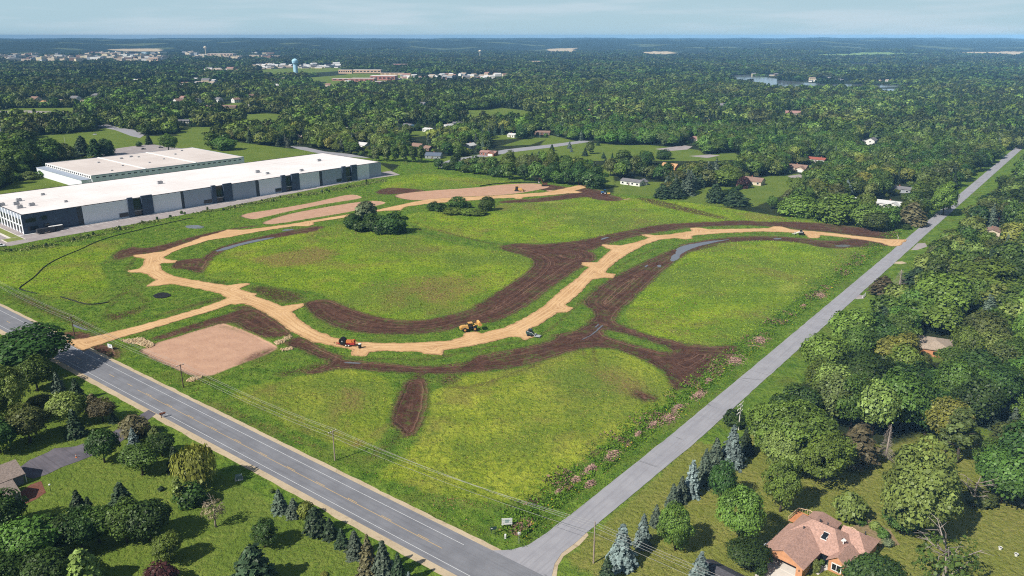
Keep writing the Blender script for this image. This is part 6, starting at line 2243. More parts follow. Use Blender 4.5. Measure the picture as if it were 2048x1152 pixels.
r = start('barrel', 720, 697, 0, 'small white topped black barrel standing on the haul road', 'barrel', .2)
part(r, 'drum', BLACK, lambda m: m.lathe([(.55, 0), (.6, .1), (.6, .75), (.64, .8), (.6, .85), (.6, 1.5), (.5, 1.6)], n=16))
part(r, 'lid', M_TRIM, lambda m: m.lathe([(.62, 1.6), (.62, 1.72), (.5, 1.8), (0, 1.85)], n=16))
# dark skid steer with silver attachment
r = start('skid_loader', 1061, 672, -20, 'dark green compact skid loader with a silver rake at the haul road stub', 'loader')
part(r, 'body', GRN, lambda m: (m.box((-.2, 0, .95), (2.6, 1.3, .9), top=.95), m.box((-1.3, 0, 1.3), (.8, 1.3, .8))))
cg = part(r, 'cab', BLACK, lambda m: m.box((-.1, 0, 1.95), (1.3, 1.25, 1.25), top=.9))
part(r, 'cage', GRN, lambda m: ([m.box((.55, y, 1.95), (.07, .07, 1.2)) for y in (-.6, -.3, 0, .3, .6)], m.box((-.1, 0, 2.62), (1.4, 1.3, .12))), cg)
part(r, 'arm', M_METAL, lambda m: [m.tube([(-1.2, s, 1.9), (.8, s, 1.5), (1.9, s, .6)], .12, 6) for s in (-.8, .8)])
part(r, 'rake', M_METAL, lambda m: (m.box((2.9, -.2, .35), (2.2, 2.0, .18)), m.box((2.0, 0, .55), (.2, 2.2, .7)), [m.tube([(3.0, y, .35), (4.2, y, .15)], .06, 5) for y in (-1, -.5, 0, .5, 1)]))
wheels(r, [(-.8, -.85), (-.8, .85), (.6, -.85), (.6, .85)], .42, .34)
# bulldozer on the graded strip
def tracks(root, ln, s, r_=.45, w=.55):
    for k in (-1, 1):
        part(root, 'track', TYRE, lambda m: m.poly([(-ln / 2, k * s - w / 2, r_), (-ln / 2 + r_ * .6, k * s - w / 2, 0), (ln / 2 - r_ * .6, k * s - w / 2, 0), (ln / 2, k * s - w / 2, r_), (ln / 2 - r_ * .6, k * s - w / 2, 2 * r_), (-ln / 2 + r_ * .6, k * s - w / 2, 2 * r_)], (0, w, 0)))
r = start('bulldozer', 1036, 382, -12, 'yellow bulldozer on the pinkish graded strip', 'bulldozer', .02)
part(r, 'hood', Y_, lambda m: m.box((1.6, 0, 1.7), (3.0, 1.7, 1.3), top=.9))
cb = part(r, 'cab', BLACK, lambda m: m.box((-.9, 0, 2.5), (1.9, 1.9, 2.2), top=.9))
part(r, 'cab_roof', Y_, lambda m: m.box((-.9, 0, 3.7), (2.2, 2.2, .2)), cb)
part(r, 'ripper', Y_, lambda m: (m.box((-2.6, 0, 1.3), (1.2, 1.4, .5)), m.tube([(-3.1, 0, 1.3), (-3.4, 0, .2)], .15, 6)))
part(r, 'blade', Y_, lambda m: m.poly([(4.2, -2.3, .05), (3.9, -2.3, .7), (4.2, -2.3, 1.6), (4.45, -2.3, 1.5), (4.15, -2.3, .7), (4.4, -2.3, .05)], (0, 4.6, 0)))
part(r, 'push_arm', Y_, lambda m: [m.box((2.6, s, .7), (3.4, .25, .3)) for s in (-1.75, 1.75)])
tracks(r, 5.0, 1.25)
# excavator in front of the belt
r = start('excavator', 1089, 372, 0, 'dark brown excavator working in front of the tree belt', 'excavator', .02)
tracks(r, 4.6, 1.3)
part(r, 'house', BRN, lambda m: (m.box((.3, 0, 1.7), (3.6, 2.6, 1.3), top=.95), m.box((1.9, 0, 1.8), (.7, 2.5, 1.4))))
part(r, 'cab', M_GLASS, lambda m: m.box((-1.0, .7, 2.7), (1.5, 1.1, 1.4), top=.9))
part(r, 'boom', BRN, lambda m: m.tube([(-1.2, -.2, 2.0), (-2.6, -.2, 5.2), (-4.2, -.2, 6.2)], [.38, .34, .26], 8))
part(r, 'stick', BRN, lambda m: m.tube([(-4.0, -.2, 6.3), (-4.6, -.2, 3.4)], [.28, .2], 8))
part(r, 'bucket', M_METAL, lambda m: m.poly([(-5.0, -.8, 3.5), (-4.2, -.8, 3.4), (-3.7, -.8, 2.6), (-4.2, -.8, 2.0), (-4.9, -.8, 2.4)], (0, 1.2, 0)))
part(r, 'skid_plate', Y_, lambda m: m.box((-2.5, 0, .55), (.3, 2.6, .8)))
# blue tractor
r = start('tractor', 1209, 388, -15, 'blue tractor with a yellow implement on the grass at the haul road end', 'tractor', 0)
part(r, 'hood', BL, lambda m: m.box((-1.6, 0, 1.45), (2.4, .9, .9), top=.85))
cb = part(r, 'cab', M_GLASS, lambda m: m.box((.3, 0, 2.3), (1.4, 1.5, 1.5), top=.88))
part(r, 'cab_roof', BL, lambda m: m.box((.3, 0, 3.1), (1.6, 1.7, .18)), cb)
part(r, 'fender', BL, lambda m: [m.box((.6, s, 1.75), (1.6, .5, .15)) for s in (-.95, .95)])
part(r, 'implement', Y_, lambda m: (m.box((3.2, 0, .7), (2.2, 2.6, .5)), m.tube([(1.3, 0, .9), (2.4, 0, .8)], .12, 6), m.box((3.9, 0, 1.1), (.3, 2.4, .5))))
wheels(r, [(.6, -1.0), (.6, 1.0)], .85, .45, M_TRIM)
wheels(r, [(-2.1, -.85), (-2.1, .85)], .5, .35, M_TRIM)
# dark loader with pale arms near the far stub
r = start('skid_loader', 1601, 470, -18, 'black compact loader with white forks near the haul road mouth', 'loader')
part(r, 'body', BLACK, lambda m: (m.box((.2, 0, .95), (2.8, 1.4, .9), top=.95), m.box((1.4, 0, 1.2), (.8, 1.4, .8))))
cb = part(r, 'cab', M_GLASS, lambda m: m.box((.1, 0, 1.95), (1.3, 1.25, 1.2), top=.9))
part(r, 'cab_roof', BLACK, lambda m: m.box((.1, 0, 2.6), (1.4, 1.35, .1)), cb)
part(r, 'arm', M_TRIM, lambda m: [m.tube([(1.2, s, 1.8), (-1.0, s, 1.6), (-2.4, s, .9), (-3.2, s, .5)], .15, 6) for s in (-.8, .8)])
part(r, 'fork', M_TRIM, lambda m: (m.box((-3.2, 0, .9), (.2, 2.4, 1.2)), [m.box((-3.9, y, .35), (1.4, .18, .1)) for y in (-.6, .6)]))
wheels(r, [(-.6, -.85), (-.6, .85), (.9, -.85), (.9, .85)], .45, .34)

# ---- utility poles and wires of the county road
WOODP = col('pole_wood', 156, 140, 128, .9, .15, 1)
WOODD = col('pole_wood_dark', 84, 68, 60, .9, .15, 1)
def pole(px, by, ty, label, arms=1, mat=WOODP, arm_len=2.6, xy=None, hh=None, rz=None):
    x, y = xy or at(px, by)
    h = hh or height_at(px, by, ty)
    root = thing('utility_pole', (x, y, 0), (rad(90) - AZ1) if rz is None else rz, label, 'utility pole')
    part(root, 'mast', mat, lambda m: m.tube([(0, 0, -.1), (0, 0, h * .5), (0, 0, h)], [.19, .16, .12], 10))
    for k in range(arms):
        z = h - .35 - k * 1.3
        a = part(root, 'crossarm', mat, lambda m: m.box((0, .16, z), (arm_len, .12, .16)))
        part(root, 'insulator', M_TRIM, lambda m: [m.lathe([(.05, 0), (.09, .08), (.05, .18), (.09, .24), (.03, .3)], (sx * arm_len * .46, .16, z + .08), 7) for sx in (-1, -.45, 1)], a)
    return x, y, h
_p1 = pole(149, 671, 632, 'dark utility pole at the haul road entrance', 1, WOODD)
_p2 = pole(367, 775, 728, 'dark utility pole beside the lower end of the tan pad', 1, WOODD)
_p3 = pole(670, 921, 861, 'grey utility pole halfway along the county road field edge', 1)
_x, _y, _h = pole(1187, 1126, 1043, 'grey utility pole at the street mouth without crossarm', 0)
for k, (z, s) in enumerate(((_h - .1, 0), (_h - 1.0, .25), (_h - 1.5, -.25), (_h - 3.2, .2))):
    pass
_p0 = pole(0, 0, 0, 'utility pole beyond the picture edge along the county road', 1, WOODD, xy=UV(118, -385), hh=9.0)
_p5 = pole(0, 0, 0, 'utility pole past the street mouth towards the viewer', 0, xy=UV(128, 12), hh=10.6)
pole(1477, 860, 806, 'white grey utility pole with three crossarms by the maples', 3, col('pole_pale', 206, 198, 188), 4.2)
pole(1923, 360, 337, 'distant utility pole beside the far stretch of the grey street', 1, WOODP, 2.6)
r = start('power_mast', 5, 280, 0, 'tall pale steel mast at the far left picture edge', 'mast', 0)
part(r, 'shaft', M_METAL, lambda m: m.tube([(0, 0, 0), (0, 0, 26)], [.6, .3], 12))
part(r, 'arm', M_METAL, lambda m: [m.tube([(0, 0, z), (3.2, 1.5, z + .6)], [.2, .1], 6) for z in (17, 20.5, 24)])
r = start('street_lamp', 271, 259, 0, 'white street lamp on the curved far side street', 'lamp', 0)
part(r, 'post', M_METAL, lambda m: m.tube([(0, 0, 0), (0, 0, 9), (1.2, -.4, 9.6)], [.16, .12, .1], 8))
part(r, 'lamp_head', M_TRIM, lambda m: m.box((1.6, -.5, 9.6), (1.4, .6, .3), rz=-.3, top=.8))
for px, py, lab in ((131, 291, 'white flag pole in the far left park field'), (325, 262, 'thin white pole at the bend of the far side street')):
    r = start('flag_pole', px, py, 0, lab, 'pole', 0)
    part(r, 'shaft', M_TRIM, lambda m: m.tube([(0, 0, 0), (0, 0, 9.5)], [.14, .08], 8))
    part(r, 'finial', M_METAL, lambda m: m.lathe([(.05, 9.5), (.18, 9.62), (.18, 9.75), (.03, 9.9)], n=8))
WIRE = paint('wire', (.34, .33, .31), .5, .05, 1)
def att(p, k):
    x, y, h = p
    d = np.array([V1[0], V1[1]])
    off = (-1.2, .5, 1.2, 0)[k]
    z = h - .1 if k < 3 else h - 2.0
    return Vector((x + V1[0] * off, y + V1[1] * off, z))
def att4(p, k):
    x, y, h = p
    return Vector((x + V1[0] * (0, .25, -.25, .2)[k], y + V1[1] * (0, .25, -.25, .2)[k], h - (.1, .95, 1.3, 3.1)[k]))
_far0 = (UV(118, -470)[0], UV(118, -470)[1], 9.0)
runs = [_far0, _p0, _p1, _p2, _p3]
for k, lab in enumerate(('power line nearest the county road, lowest of the crossarm wires', 'middle power line of the crossarm run along the field edge', 'power line on the field side of the crossarm run', 'slack neutral wire under the crossarm run')):
    P_ = [att(p, k) for p in runs] + [att4((_x, _y, _h), k), att4(_p5, k)]
    m = MB()
    for a, b in zip(P_[:-1], P_[1:]):
        pts_ = [a.lerp(b, i / 14) - Vector((0, 0, 4 * (i / 14) * (1 - i / 14) * 1.1)) for i in range(15)]
        m.tube(pts_, .028, 5)
    o = m.build('power_line', WIRE)
    tag(o, lab, 'power line')

# ---- signs and roadside furniture
def board_sign(px, by, wpx, ty, rz, label, frame, kind):
    x, y = at(px, by)
    w = wpx * mpp(px, by)
    h = height_at(px, by, ty)
    root = thing('sign_board', (x, y, 0), rz, label, 'sign')
    for s in (-1, 1):
        part(root, 'post', M_TRIM if kind == 'site' else WOODP, lambda m: m.box((s * w * .45, .06, h * .5), (.12, .12, h)))
    pn = part(root, 'panel', M_TRIM, lambda m: m.box((0, 0, h * .66), (w, .08, h * .66)))
    ink = col('sign_ink', 96, 138, 132) if kind == 'site' else col('sign_blue', 128, 168, 190)
    def text(m):
        for i, (cx, cz, ww) in enumerate(((0, .84, .42), (0, .76, .5), (0, .66, .36), (0, .56, .44), (-.38, .8, .1), (.38, .8, .1), (-.36, .5, .12), (.36, .5, .12))):
            n_ = max(2, int(ww / .045))
            for j in range(n_):
                m.box(((cx - ww / 2 + ww * (j + .5) / n_) * w, -.05, cz * h), (ww / n_ * w * .68, .02, h * .055))
    part(root, 'lettering', ink, text, pn)
    fr = part(root, 'frame', frame, lambda m: (m.box((0, -.01, h * 1.0), (w + .1, .12, .08)), m.box((0, -.01, h * .33), (w + .1, .12, .08))))
board_sign(1014, 1054, 21, 1037, rad(6), 'white site sign with rows of green print at the road corner', M_TRIM, 'site')
board_sign(221, 699, 15, 688, rad(-30), 'white and pale blue sign board on the bare soil at the haul road entrance', M_METAL, 'blue')
r = start('street_sign', 1038, 1087, rad(0), 'thin post with white road name plates at the street mouth', 'sign', 0)
part(r, 'post', M_METAL, lambda m: m.tube([(0, 0, 0), (0, 0, 3.0)], .05, 8))
part(r, 'plate', M_TRIM, lambda m: m.box((0, -.04, 2.75), (.62, .04, .6)))
part(r, 'plate', M_TRIM, lambda m: m.box((-.1, .06, 2.9), (.04, .7, .2)))
r = start('road_sign', 987, 1068, 15, 'dark green sign seen from behind on two posts in the corner weeds', 'sign', 0)
for s in (-.4, .4):
    part(r, 'post', GRN, lambda m: m.box((s, 0, .9), (.1, .1, 1.8)))
part(r, 'panel', GRN, lambda m: m.box((0, -.08, 1.6), (1.5, .08, .8)))
part(r, 'sticker', M_TRIM, lambda m: m.box((-.45, -.14, 1.65), (.4, .02, .25)))
r = start('marker_post', 1011, 1077, 0, 'short white utility marker in the corner weeds', 'marker', 0)
part(r, 'shell', M_TRIM, lambda m: m.lathe([(.22, 0), (.22, .9), (.26, .95), (.2, 1.15), (.05, 1.2)], n=12))
part(r, 'band', M_METAL, lambda m: m.lathe([(.235, .4), (.235, .55)], n=12))
r = start('mailbox', 323, 836, 40, 'brown wooden mailbox stand at the driveway mouth', 'mailbox', 0)
part(r, 'post', col('box_brown', 110, 66, 48), lambda m: (m.box((0, 0, .6), (.16, .16, 1.2)), m.tube([(0, 0, .6), (.7, 0, 1.15)], .07, 5)))
part(r, 'box', col('box_brown', 110, 66, 48), lambda m: m.poly([(-.4, -.3, 1.2), (-.4, .3, 1.2), (-.4, .3, 1.5), (-.4, 0, 1.75), (-.4, -.3, 1.5)], (1.7, 0, 0)))
r = start('utility_box', 478, 958, 20, 'grey green transformer box on the open lawn', 'utility box', 0)
part(r, 'cabinet', col('box_green', 112, 128, 118), lambda m: m.poly([(-.8, -.7, .1), (.8, -.7, .1), (.8, -.5, 1.1), (-.8, -.5, 1.1)], (0, 1.2, 0)))
part(r, 'pad', M_CONC, lambda m: m.box((0, 0, .06), (2.0, 1.8, .14)))
part(r, 'door', M_DARKM, lambda m: m.box((.85, 0, .55), (.08, 1.0, .8)))
r = start('bird_house', 402, 972, 0, 'white bird house on a thin post beside the willow', 'bird house', 0)
part(r, 'post', M_METAL, lambda m: m.tube([(0, 0, 0), (0, 0, 1.9)], .05, 6))
part(r, 'box', M_TRIM, lambda m: m.poly([(-.25, -.25, 1.9), (.25, -.25, 1.9), (.25, -.25, 2.3), (0, -.25, 2.55), (-.25, -.25, 2.3)], (0, .5, 0)))
r = start('yard_lamp', 102, 984, 0, 'white globe yard lamp on a black post by the grey house', 'lamp', 0)
part(r, 'post', BLACK, lambda m: m.tube([(0, 0, 0), (0, 0, 1.9)], [.07, .05], 8))
part(r, 'globe', M_TRIM, lambda m: m.lathe([(.08, 1.88), (.22, 1.98), (.26, 2.12), (.2, 2.28), (.04, 2.36)], n=12))
r = start('traffic_cone', 153, 915, 0, 'orange and white marker cone at the edge of the driveway', 'cone', .06)
part(r, 'cone', OR, lambda m: m.lathe([(.3, 0), (.28, .06), (.17, .08), (.05, 1.0), (.02, 1.02)], n=12))
part(r, 'stripe', M_TRIM, lambda m: m.lathe([(.14, .42), (.105, .68)], n=12))
for px, py, lab in ((2000, 1099, 'white pot on the lawn beside the shadow of the far tree'), (2032, 1112, 'white pot nearest the right lawn edge'), (1607, 1100, 'white rubbish bag on the villa lawn near the house roof'), (2044, 1012, 'white garden stone by the tall dark trees')):
    r = start('planter', px, py, 0, lab, 'planter', 0)
    part(r, 'pot', M_TRIM, lambda m: m.lathe([(.28, 0), (.36, .5), (.42, .55), (.42, .65), (.34, .65), (.3, .5)], n=14))
    part(r, 'soil', M_DARKM, lambda m: m.lathe([(.33, .55), (.0, .56)], n=10))
for px, py, lab in ((1796, 478, 'pale marker stake at the haul road mouth, nearer the street'), (1794, 474, 'pale marker stake at the haul road mouth, field side')):
    r = start('marker_stake', px, py, 0, lab, 'stake', 0)
    part(r, 'stake', M_TRIM, lambda m: m.box((0, 0, .7), (.35, .12, 1.4), top=.7))
    part(r, 'band', OR, lambda m: m.box((0, 0, 1.2), (.37, .14, .2)))
r = start('gate', 1728, 594, 52, 'white gate rail at the small drive off the grey street', 'gate', 0)
part(r, 'rail', M_TRIM, lambda m: [m.box((0, 0, z), (4.2, .1, .16)) for z in (.5, .9, 1.25)])
for s in (-2.1, 2.1):
    part(r, 'post', M_TRIM, lambda m: m.box((s, 0, .7), (.2, .2, 1.5)))
r = start('timber_stack', 1826, 452, 20, 'pale stack of timber by the street corner hedge', 'timber', 0)
part(r, 'board', col('new_timber', 206, 168, 140), lambda m: [m.box((0, (k % 3 - 1) * .5, .15 + (k // 3) * .3), (3.6, .4, .25), rz=.03 * k) for k in range(9)])
r = start('garden_pool', 829, 255, 0, 'small round blue pool beside the white house in the woods', 'pool', 0)
part(r, 'wall', col('pool_blue', 70, 140, 190), lambda m: m.lathe([(4.0, 0), (4.0, 1.2), (3.8, 1.2)], n=24))
part(r, 'water', col('pool_water', 60, 150, 190, .1), lambda m: m.lathe([(3.8, 1.0), (0, 1.01)], n=24))
# black silt sock along the edge of the grass
def sock(spec, label, h=.45, w=.42):
    pts = chaikin(ground_pts(spec), 2, False)
    m = MB()
    P_ = [Vector((x, y, h * .42)) for x, y in pts]
    m.tube(P_, w * .5, 8)
    o = m.build('silt_sock', paint('black_fabric', (.02, .024, .02), .9, .3, 1))
    tag(o, label, 'erosion barrier')
sock('M 385,436 320,450 250,467 219,475 187,486 162.5,498.75 F 480,150 360,220 290,300 190,370 155,395 170,412 300,440', 'long black erosion sock curving over the grass before the warehouse')
sock('F 500,468 640,512 740,535 890,512', 'short dark erosion sock at the foot of the left meadow', .5, .5)
# fence beyond the graded strip
def low_fence(spec, label):
    pts = chaikin(ground_pts(spec), 1, False)
    root = thing('silt_fence', (pts[0][0], pts[0][1], 0), 0, label, 'fence')
    m = MB()
    o = Vector((*pts[0], 0))
    for a, b in zip(pts[:-1], pts[1:]):
        a, b = Vector((*a, 0)) - o, Vector((*b, 0)) - o
        d = (b - a).normalized()
        n_ = Vector((-d.y, d.x, 0)) * .04
        m.poly([a - n_, b - n_, b + n_, a + n_], (0, 0, .8))
    m.build('fabric', paint('black_fabric', (.02, .024, .02), .9, .3, 1), root)
    for x, y in pts[::2]:
        m = MB()
        m.box((x - o.x, y - o.y, .5), (.1, .1, 1.1))
        m.build('post', WOODD, root)
low_fence('G 760,360 860,345 1050,336 1120,342', 'black silt fence along the far edge of the graded strip')
# rock aprons round the tan pad
def riprap(spec, n, label, lo=.35, hi=.9):
    poly = ground_pts(spec)
    a = np.array(poly)
    rnd = random.Random(n)
    m = MB()
    k = 0
    while k < n:
        x, y = rnd.uniform(a[:, 0].min(), a[:, 0].max()), rnd.uniform(a[:, 1].min(), a[:, 1].max())
        if not inside(poly, x, y):
            continue
        k += 1
        s = rnd.uniform(lo, hi)
        vs = []
        for i in range(3):
            for j in range(6):
                t = j * PI / 3 + i * .4
                rr = (.9, 1.0, .55)[i] * s * .6 * rnd.uniform(.8, 1.15)
                vs.append((x + math.cos(t) * rr, y + math.sin(t) * rr, (-.1, .35, .75)[i] * s * rnd.uniform(.85, 1.15)))
        fs = [(i * 6 + j, i * 6 + (j + 1) % 6, i * 6 + 6 + (j + 1) % 6, i * 6 + 6 + j) for i in range(2) for j in range(6)] + [tuple(12 + j for j in range(6))]
        m.mi = rnd.randrange(2)
        m.add(vs, fs)
    o = m.build('rock_apron', [col('rubble_pale', 196, 174, 138), col('rubble_tan', 172, 146, 112)])
    tag(o, label, 'rocks', kind='stuff')
riprap('L 290,195 380,180 480,165 600,225 590,250 540,262 430,225 330,212', 260, 'pale rubble apron at the entrance corner of the tan pad')
riprap('L 885,575 940,535 1040,525 1050,535 960,575', 120, 'pale rubble apron at the lower corner of the tan pad', .3, .7)
riprap('L 1710,210 1800,170 1870,140 1885,160 1800,215 1740,235', 130, 'pale rubble apron above the far corner of the tan pad', .3, .7)
riprap('L 1770,270 1890,252 1890,275 1790,292', 90, 'pale rubble strip below the far corner of the tan pad', .3, .7)
# ------------------------------------------------------------------ woods: the 300 nearest trees are objects, the rest one mass
WOOD_GRID = 8.2

_hash = {}
def near(x, y):
    if not _hash:
        for c in HOUSE_CLEAR:
            for i in range(int((c[0] - c[2] - 40) // 60), int((c[0] + c[2] + 40) // 60) + 1):
                for j in range(int((c[1] - c[2] - 40) // 60), int((c[1] + c[2] + 40) // 60) + 1):
                    _hash.setdefault((i, j), []).append(c)
        _hash[None] = 1
    return _hash.get((int(x // 60), int(y // 60)), ())
def blocked(x, y, h, wr, polys, clear):
    d = math.hypot(x, y)
    n = max(3, int(d * h / CAM_H / 12))
    for i in range(n):
        k = CAM_H / (CAM_H - h * .85 * i / (n - 1))
        X, Y = x * k, y * k
        for p, bb in polys:
            if bb[0] < X < bb[1] and bb[2] < Y < bb[3] and inside(p, X, Y):
                return True
    return False
def hides_house(x, y, h, wr):
    d = math.hypot(x, y)
    n = max(3, int(d * h / CAM_H / 9))
    for i in range(n):
        k = CAM_H / (CAM_H - h * .9 * i / (n - 1)) * (1 - 3.0 / CAM_H)      # seen against the house's eaves
        X, Y = x * k, y * k
        for cx, cy, r in near(X, Y):
            if (X - cx) ** 2 + (Y - cy) ** 2 < (r * .8 + wr) ** 2:
                return True
    for cx, cy, r in near(x, y):
        if (x - cx) ** 2 + (y - cy) ** 2 < (r + wr) ** 2:
            return True
    return False
def bbox(p):
    a = np.array(p)
    return (a[:, 0].min(), a[:, 0].max(), a[:, 1].min(), a[:, 1].max())
LOT_P = [ground_pts(s) for s in ('W -400,720 0,640 60,630 200,600 950,470 1500,360 2060,262 2000,230 1900,170 1640,140 1000,60 700,55 620,90 500,150 200,200 190,230 0,330 -400,420',
                                 'M 165,315 200,300 240,294 300,286 340,292 380,300 300,320')]
def extra_open(spec_list, margin=0):
    return [(p, bbox(p)) for p in spec_list]
_roads = [[UV(95, -1400), UV(122, -1400), UV(122, 300), UV(95, 300)], [UV(100, -93.5), UV(2500, -93.5), UV(2500, -71), UV(200, -71), UV(200, -75.5), UV(100, -75.5)]]
_side = [ground_pts(s) for s in ('M 865,332 905,316 940,311 1010,297 1100,287 1190,279 1190,285 1110,296 1020,307 950,320 910,328 885,338', 'M 570,292 610,292 650,301 740,314 740,319 640,309 590,300',
                                 'M 186,252 215,247 240,254 275,258 296,268 282,279 262,275 228,262', 'M -20,219 60,219 130,221 145,229 125,234 118,230 60,228 -20,230', 'M 1305,300 1370,289 1390,292 1375,301')]
HARD = extra_open([SITE_P] + OPEN_P + _roads + LOT_P + _side + LAKE_P)
TOWN_P = extra_open([ground_pts(s) for s in TOWN])
FARF = extra_open([ground_pts(s) for s, k in FARFIELD])

def in_any(polys, x, y):
    return any(b[0] < x < b[1] and b[2] < y < b[3] and inside(p, x, y) for p, b in polys)

_rw = random.Random(11)
cand = []
def conif_zone(x, y):
    n = mnoise.noise(Vector((x * .006, y * .006, 5.0)))
    return .55 if n > .22 else .12
for iy in range(int(60 / WOOD_GRID), int(1000 / WOOD_GRID)):
    for ix in range(-int(760 / WOOD_GRID), int(760 / WOOD_GRID)):
        x = (ix + _rw.uniform(.08, .92)) * WOOD_GRID
        y = (iy + _rw.uniform(.08, .92)) * WOOD_GRID
        d = math.hypot(x, y)
        if d > 960 or abs(x) > y * .74 + 30:
            continue
        h = _rw.triangular(6.5, 18, 12.5)
        w = _rw.uniform(8.5, 15.5)
        nv = mnoise.noise(Vector((x * .011, y * .011, 1.0)))
        cz = _rw.random() < conif_zone(x, y)
        tone_r = _rw.random() + nv * .35
        if blocked(x, y, h, w * .42, HARD, HOUSE_CLEAR):
            continue
        if hides_house(x, y, h, w * .4):
            h, w = _rw.uniform(3, 4.6), _rw.uniform(4, 6)
            if hides_house(x, y, h, w * .4):
                continue
        if any((x - a) ** 2 + (y - b) ** 2 < (r * .9 + 2.0) ** 2 for a, b, r in TREE_XY):
            continue
        cand.append((d, x, y, h, w, cz, tone_r))
cand.sort()
def region_label(x, y):
    px, py = proj(x, y)
    u, n = x * V1[0] + y * V1[1], x * V2[0] + y * V2[1]
    if u < 100:
        return 'beside the county road'
    if n > -80:
        if py > 690: return 'in the wood between the bright clearing and the beige hipped roof'
        if py > 560: return 'in the wood around the beige hipped roof across the grey street'
        if py > 430: return 'in the wood across the grey street from the haul road mouth'
        return 'in the wood along the far stretch of the grey street'
    if px < 340: return 'in the wood behind the older low warehouse'
    if px < 900: return 'in the wood beyond the poplar row and the warehouse end'
    if px < 1300: return 'in the wood round the park field beyond the tree belt'
    return 'among the houses beyond the haul road and the field edge'
TONES_B = ['dark', 'mid', 'mid', 'maple', 'maple', 'olive', 'light', 'mid', 'yellow']
def pick_tone(t):
    return TONES_B[max(0, min(len(TONES_B) - 1, int(t * 7.2 + .6)))]
TN_WORD = {'dark': 'dark', 'mid': 'plain green', 'maple': 'fresh green', 'olive': 'olive green', 'light': 'pale green', 'yellow': 'yellow green', 'greyspruce': 'grey green', 'spruce': 'dark', 'blue': 'silvery'}
n_b = sum(1 for o in bpy.data.objects if o.name.startswith('broadleaf_tree'))
n_s = sum(1 for o in bpy.data.objects if o.name.startswith('spruce_tree'))
rest = []
for c in cand:
    d, x, y, h, w, cz, tr = c
    if cz and n_s < 150:
        tone = 'greyspruce' if tr > .55 else 'spruce'
        lab = '%s spruce %s' % (TN_WORD[tone], region_label(x, y))
        plant('spruce' if d < 260 else 'midspruce', x, y, h * 1.02, w * .5, tone, lab, lab.replace('spruce ', 'spruces ', 1))
        n_s += 1
    elif not cz and n_b < 298:
        tone = pick_tone(tr)
        lab = '%s tree %s' % (TN_WORD[tone], region_label(x, y))
        plant('tree' if d < 330 else 'mid', x, y, h, w, tone, lab, lab.replace(' tree ', ' trees ', 1))
        n_b += 1
    else:
        rest.append(c)

# source trees and groves for the mass
SRC = bpy.data.collections.new('woodland_sources')
def src(name, me, tone, mats=None):
    o = bpy.data.objects.new(name, me)
    SRC.objects.link(o)
    c = TONE[tone]
    o.color = (*c, 1)
    return o
def with_trunk(V, T):
    return V, T
SOURCES = []
for k, tone in enumerate(['dark', 'mid', 'mid', 'maple', 'maple', 'olive', 'light', 'yellow']):
    SOURCES.append(('a%02d' % k, MESH['mid%d' % (k % NV)], tone))
for k, tone in enumerate(['spruce', 'spruce', 'greyspruce']):
    SOURCES.append(('b%02d' % k, MESH['midspruce%d' % (k % NV)], tone))
def grove(seed, size, n, nleaf, hr=(9, 15), wr=(9, 14), leafm=1.0, conif=.12):
    rng = np.random.default_rng(seed)
    Vs, Ts = [], []
    g = int(math.ceil(math.sqrt(n)))
    for i in range(g):
        for j in range(g):
            x = ((i + rng.uniform(.1, .9)) / g - .5) * size
            y = ((j + rng.uniform(.1, .9)) / g - .5) * size
            h, w = rng.uniform(*hr), rng.uniform(*wr)
            if rng.random() < conif:
                V, T = conifer(seed * 31 + i * 7 + j, nleaf * .8, leafm / 11, .21)
                V = V * np.array([w * .5 / .42, w * .5 / .42, h * 1.05])
                T = T * .4
            else:
                V, T = broadleaf(seed * 31 + i * 7 + j, nleaf, leafm / 11, 10, .44, .0, (.18, .28))
                V = V * np.array([w / .84, w / .84, h])
                T = np.clip(T * .7 + rng.uniform(-.35, .65), 0, 1.3)
            Vs.append(V + np.array([x, y, 0]))
            Ts.append(T)
    return np.concatenate(Vs), np.concatenate(Ts)
for k, tone in enumerate(['mid', 'mid', 'maple', 'light', 'dark', 'olive']):
    SOURCES.append(('c%02d' % k, foliage_mesh('grove', *grove(300 + k, 25, 6, 300, (8, 17), (9, 17), leafm=.85, conif=(0, .05, .1, .05, .7, 0)[k])), tone))
for k, tone in enumerate(['mid', 'mid', 'maple', 'olive', 'dark']):
    SOURCES.append(('d%02d' % k, foliage_mesh('grove', *grove(400 + k, 52, 16, 110, (7, 17), (12, 20), 1.6, (.05, .1, 0, .1, .5)[k])), tone))
for nm, me, tone in SOURCES:
    src(nm, me, tone)
IDX = {s[0]: i for i, s in enumerate(SOURCES)}
pts = []     # x, y, idx, rot, scale xyz
for d, x, y, h, w, cz, tr in rest:
    if cz:
        nm = 'b%02d' % _rw.randrange(3)
        pts.append((x, y, IDX[nm], _rw.uniform(0, 6.28), w * .5 / .42, w * .5 / .42, h * 1.02))
    else:
        t = pick_tone(tr)
        nm = 'a%02d' % {'dark': 0, 'mid': 1 + _rw.randrange(2), 'maple': 3 + _rw.randrange(2), 'olive': 5, 'light': 6, 'yellow': 7}[t]
        pts.append((x, y, IDX[nm], _rw.uniform(0, 6.28), w / .84, w / .84, h))
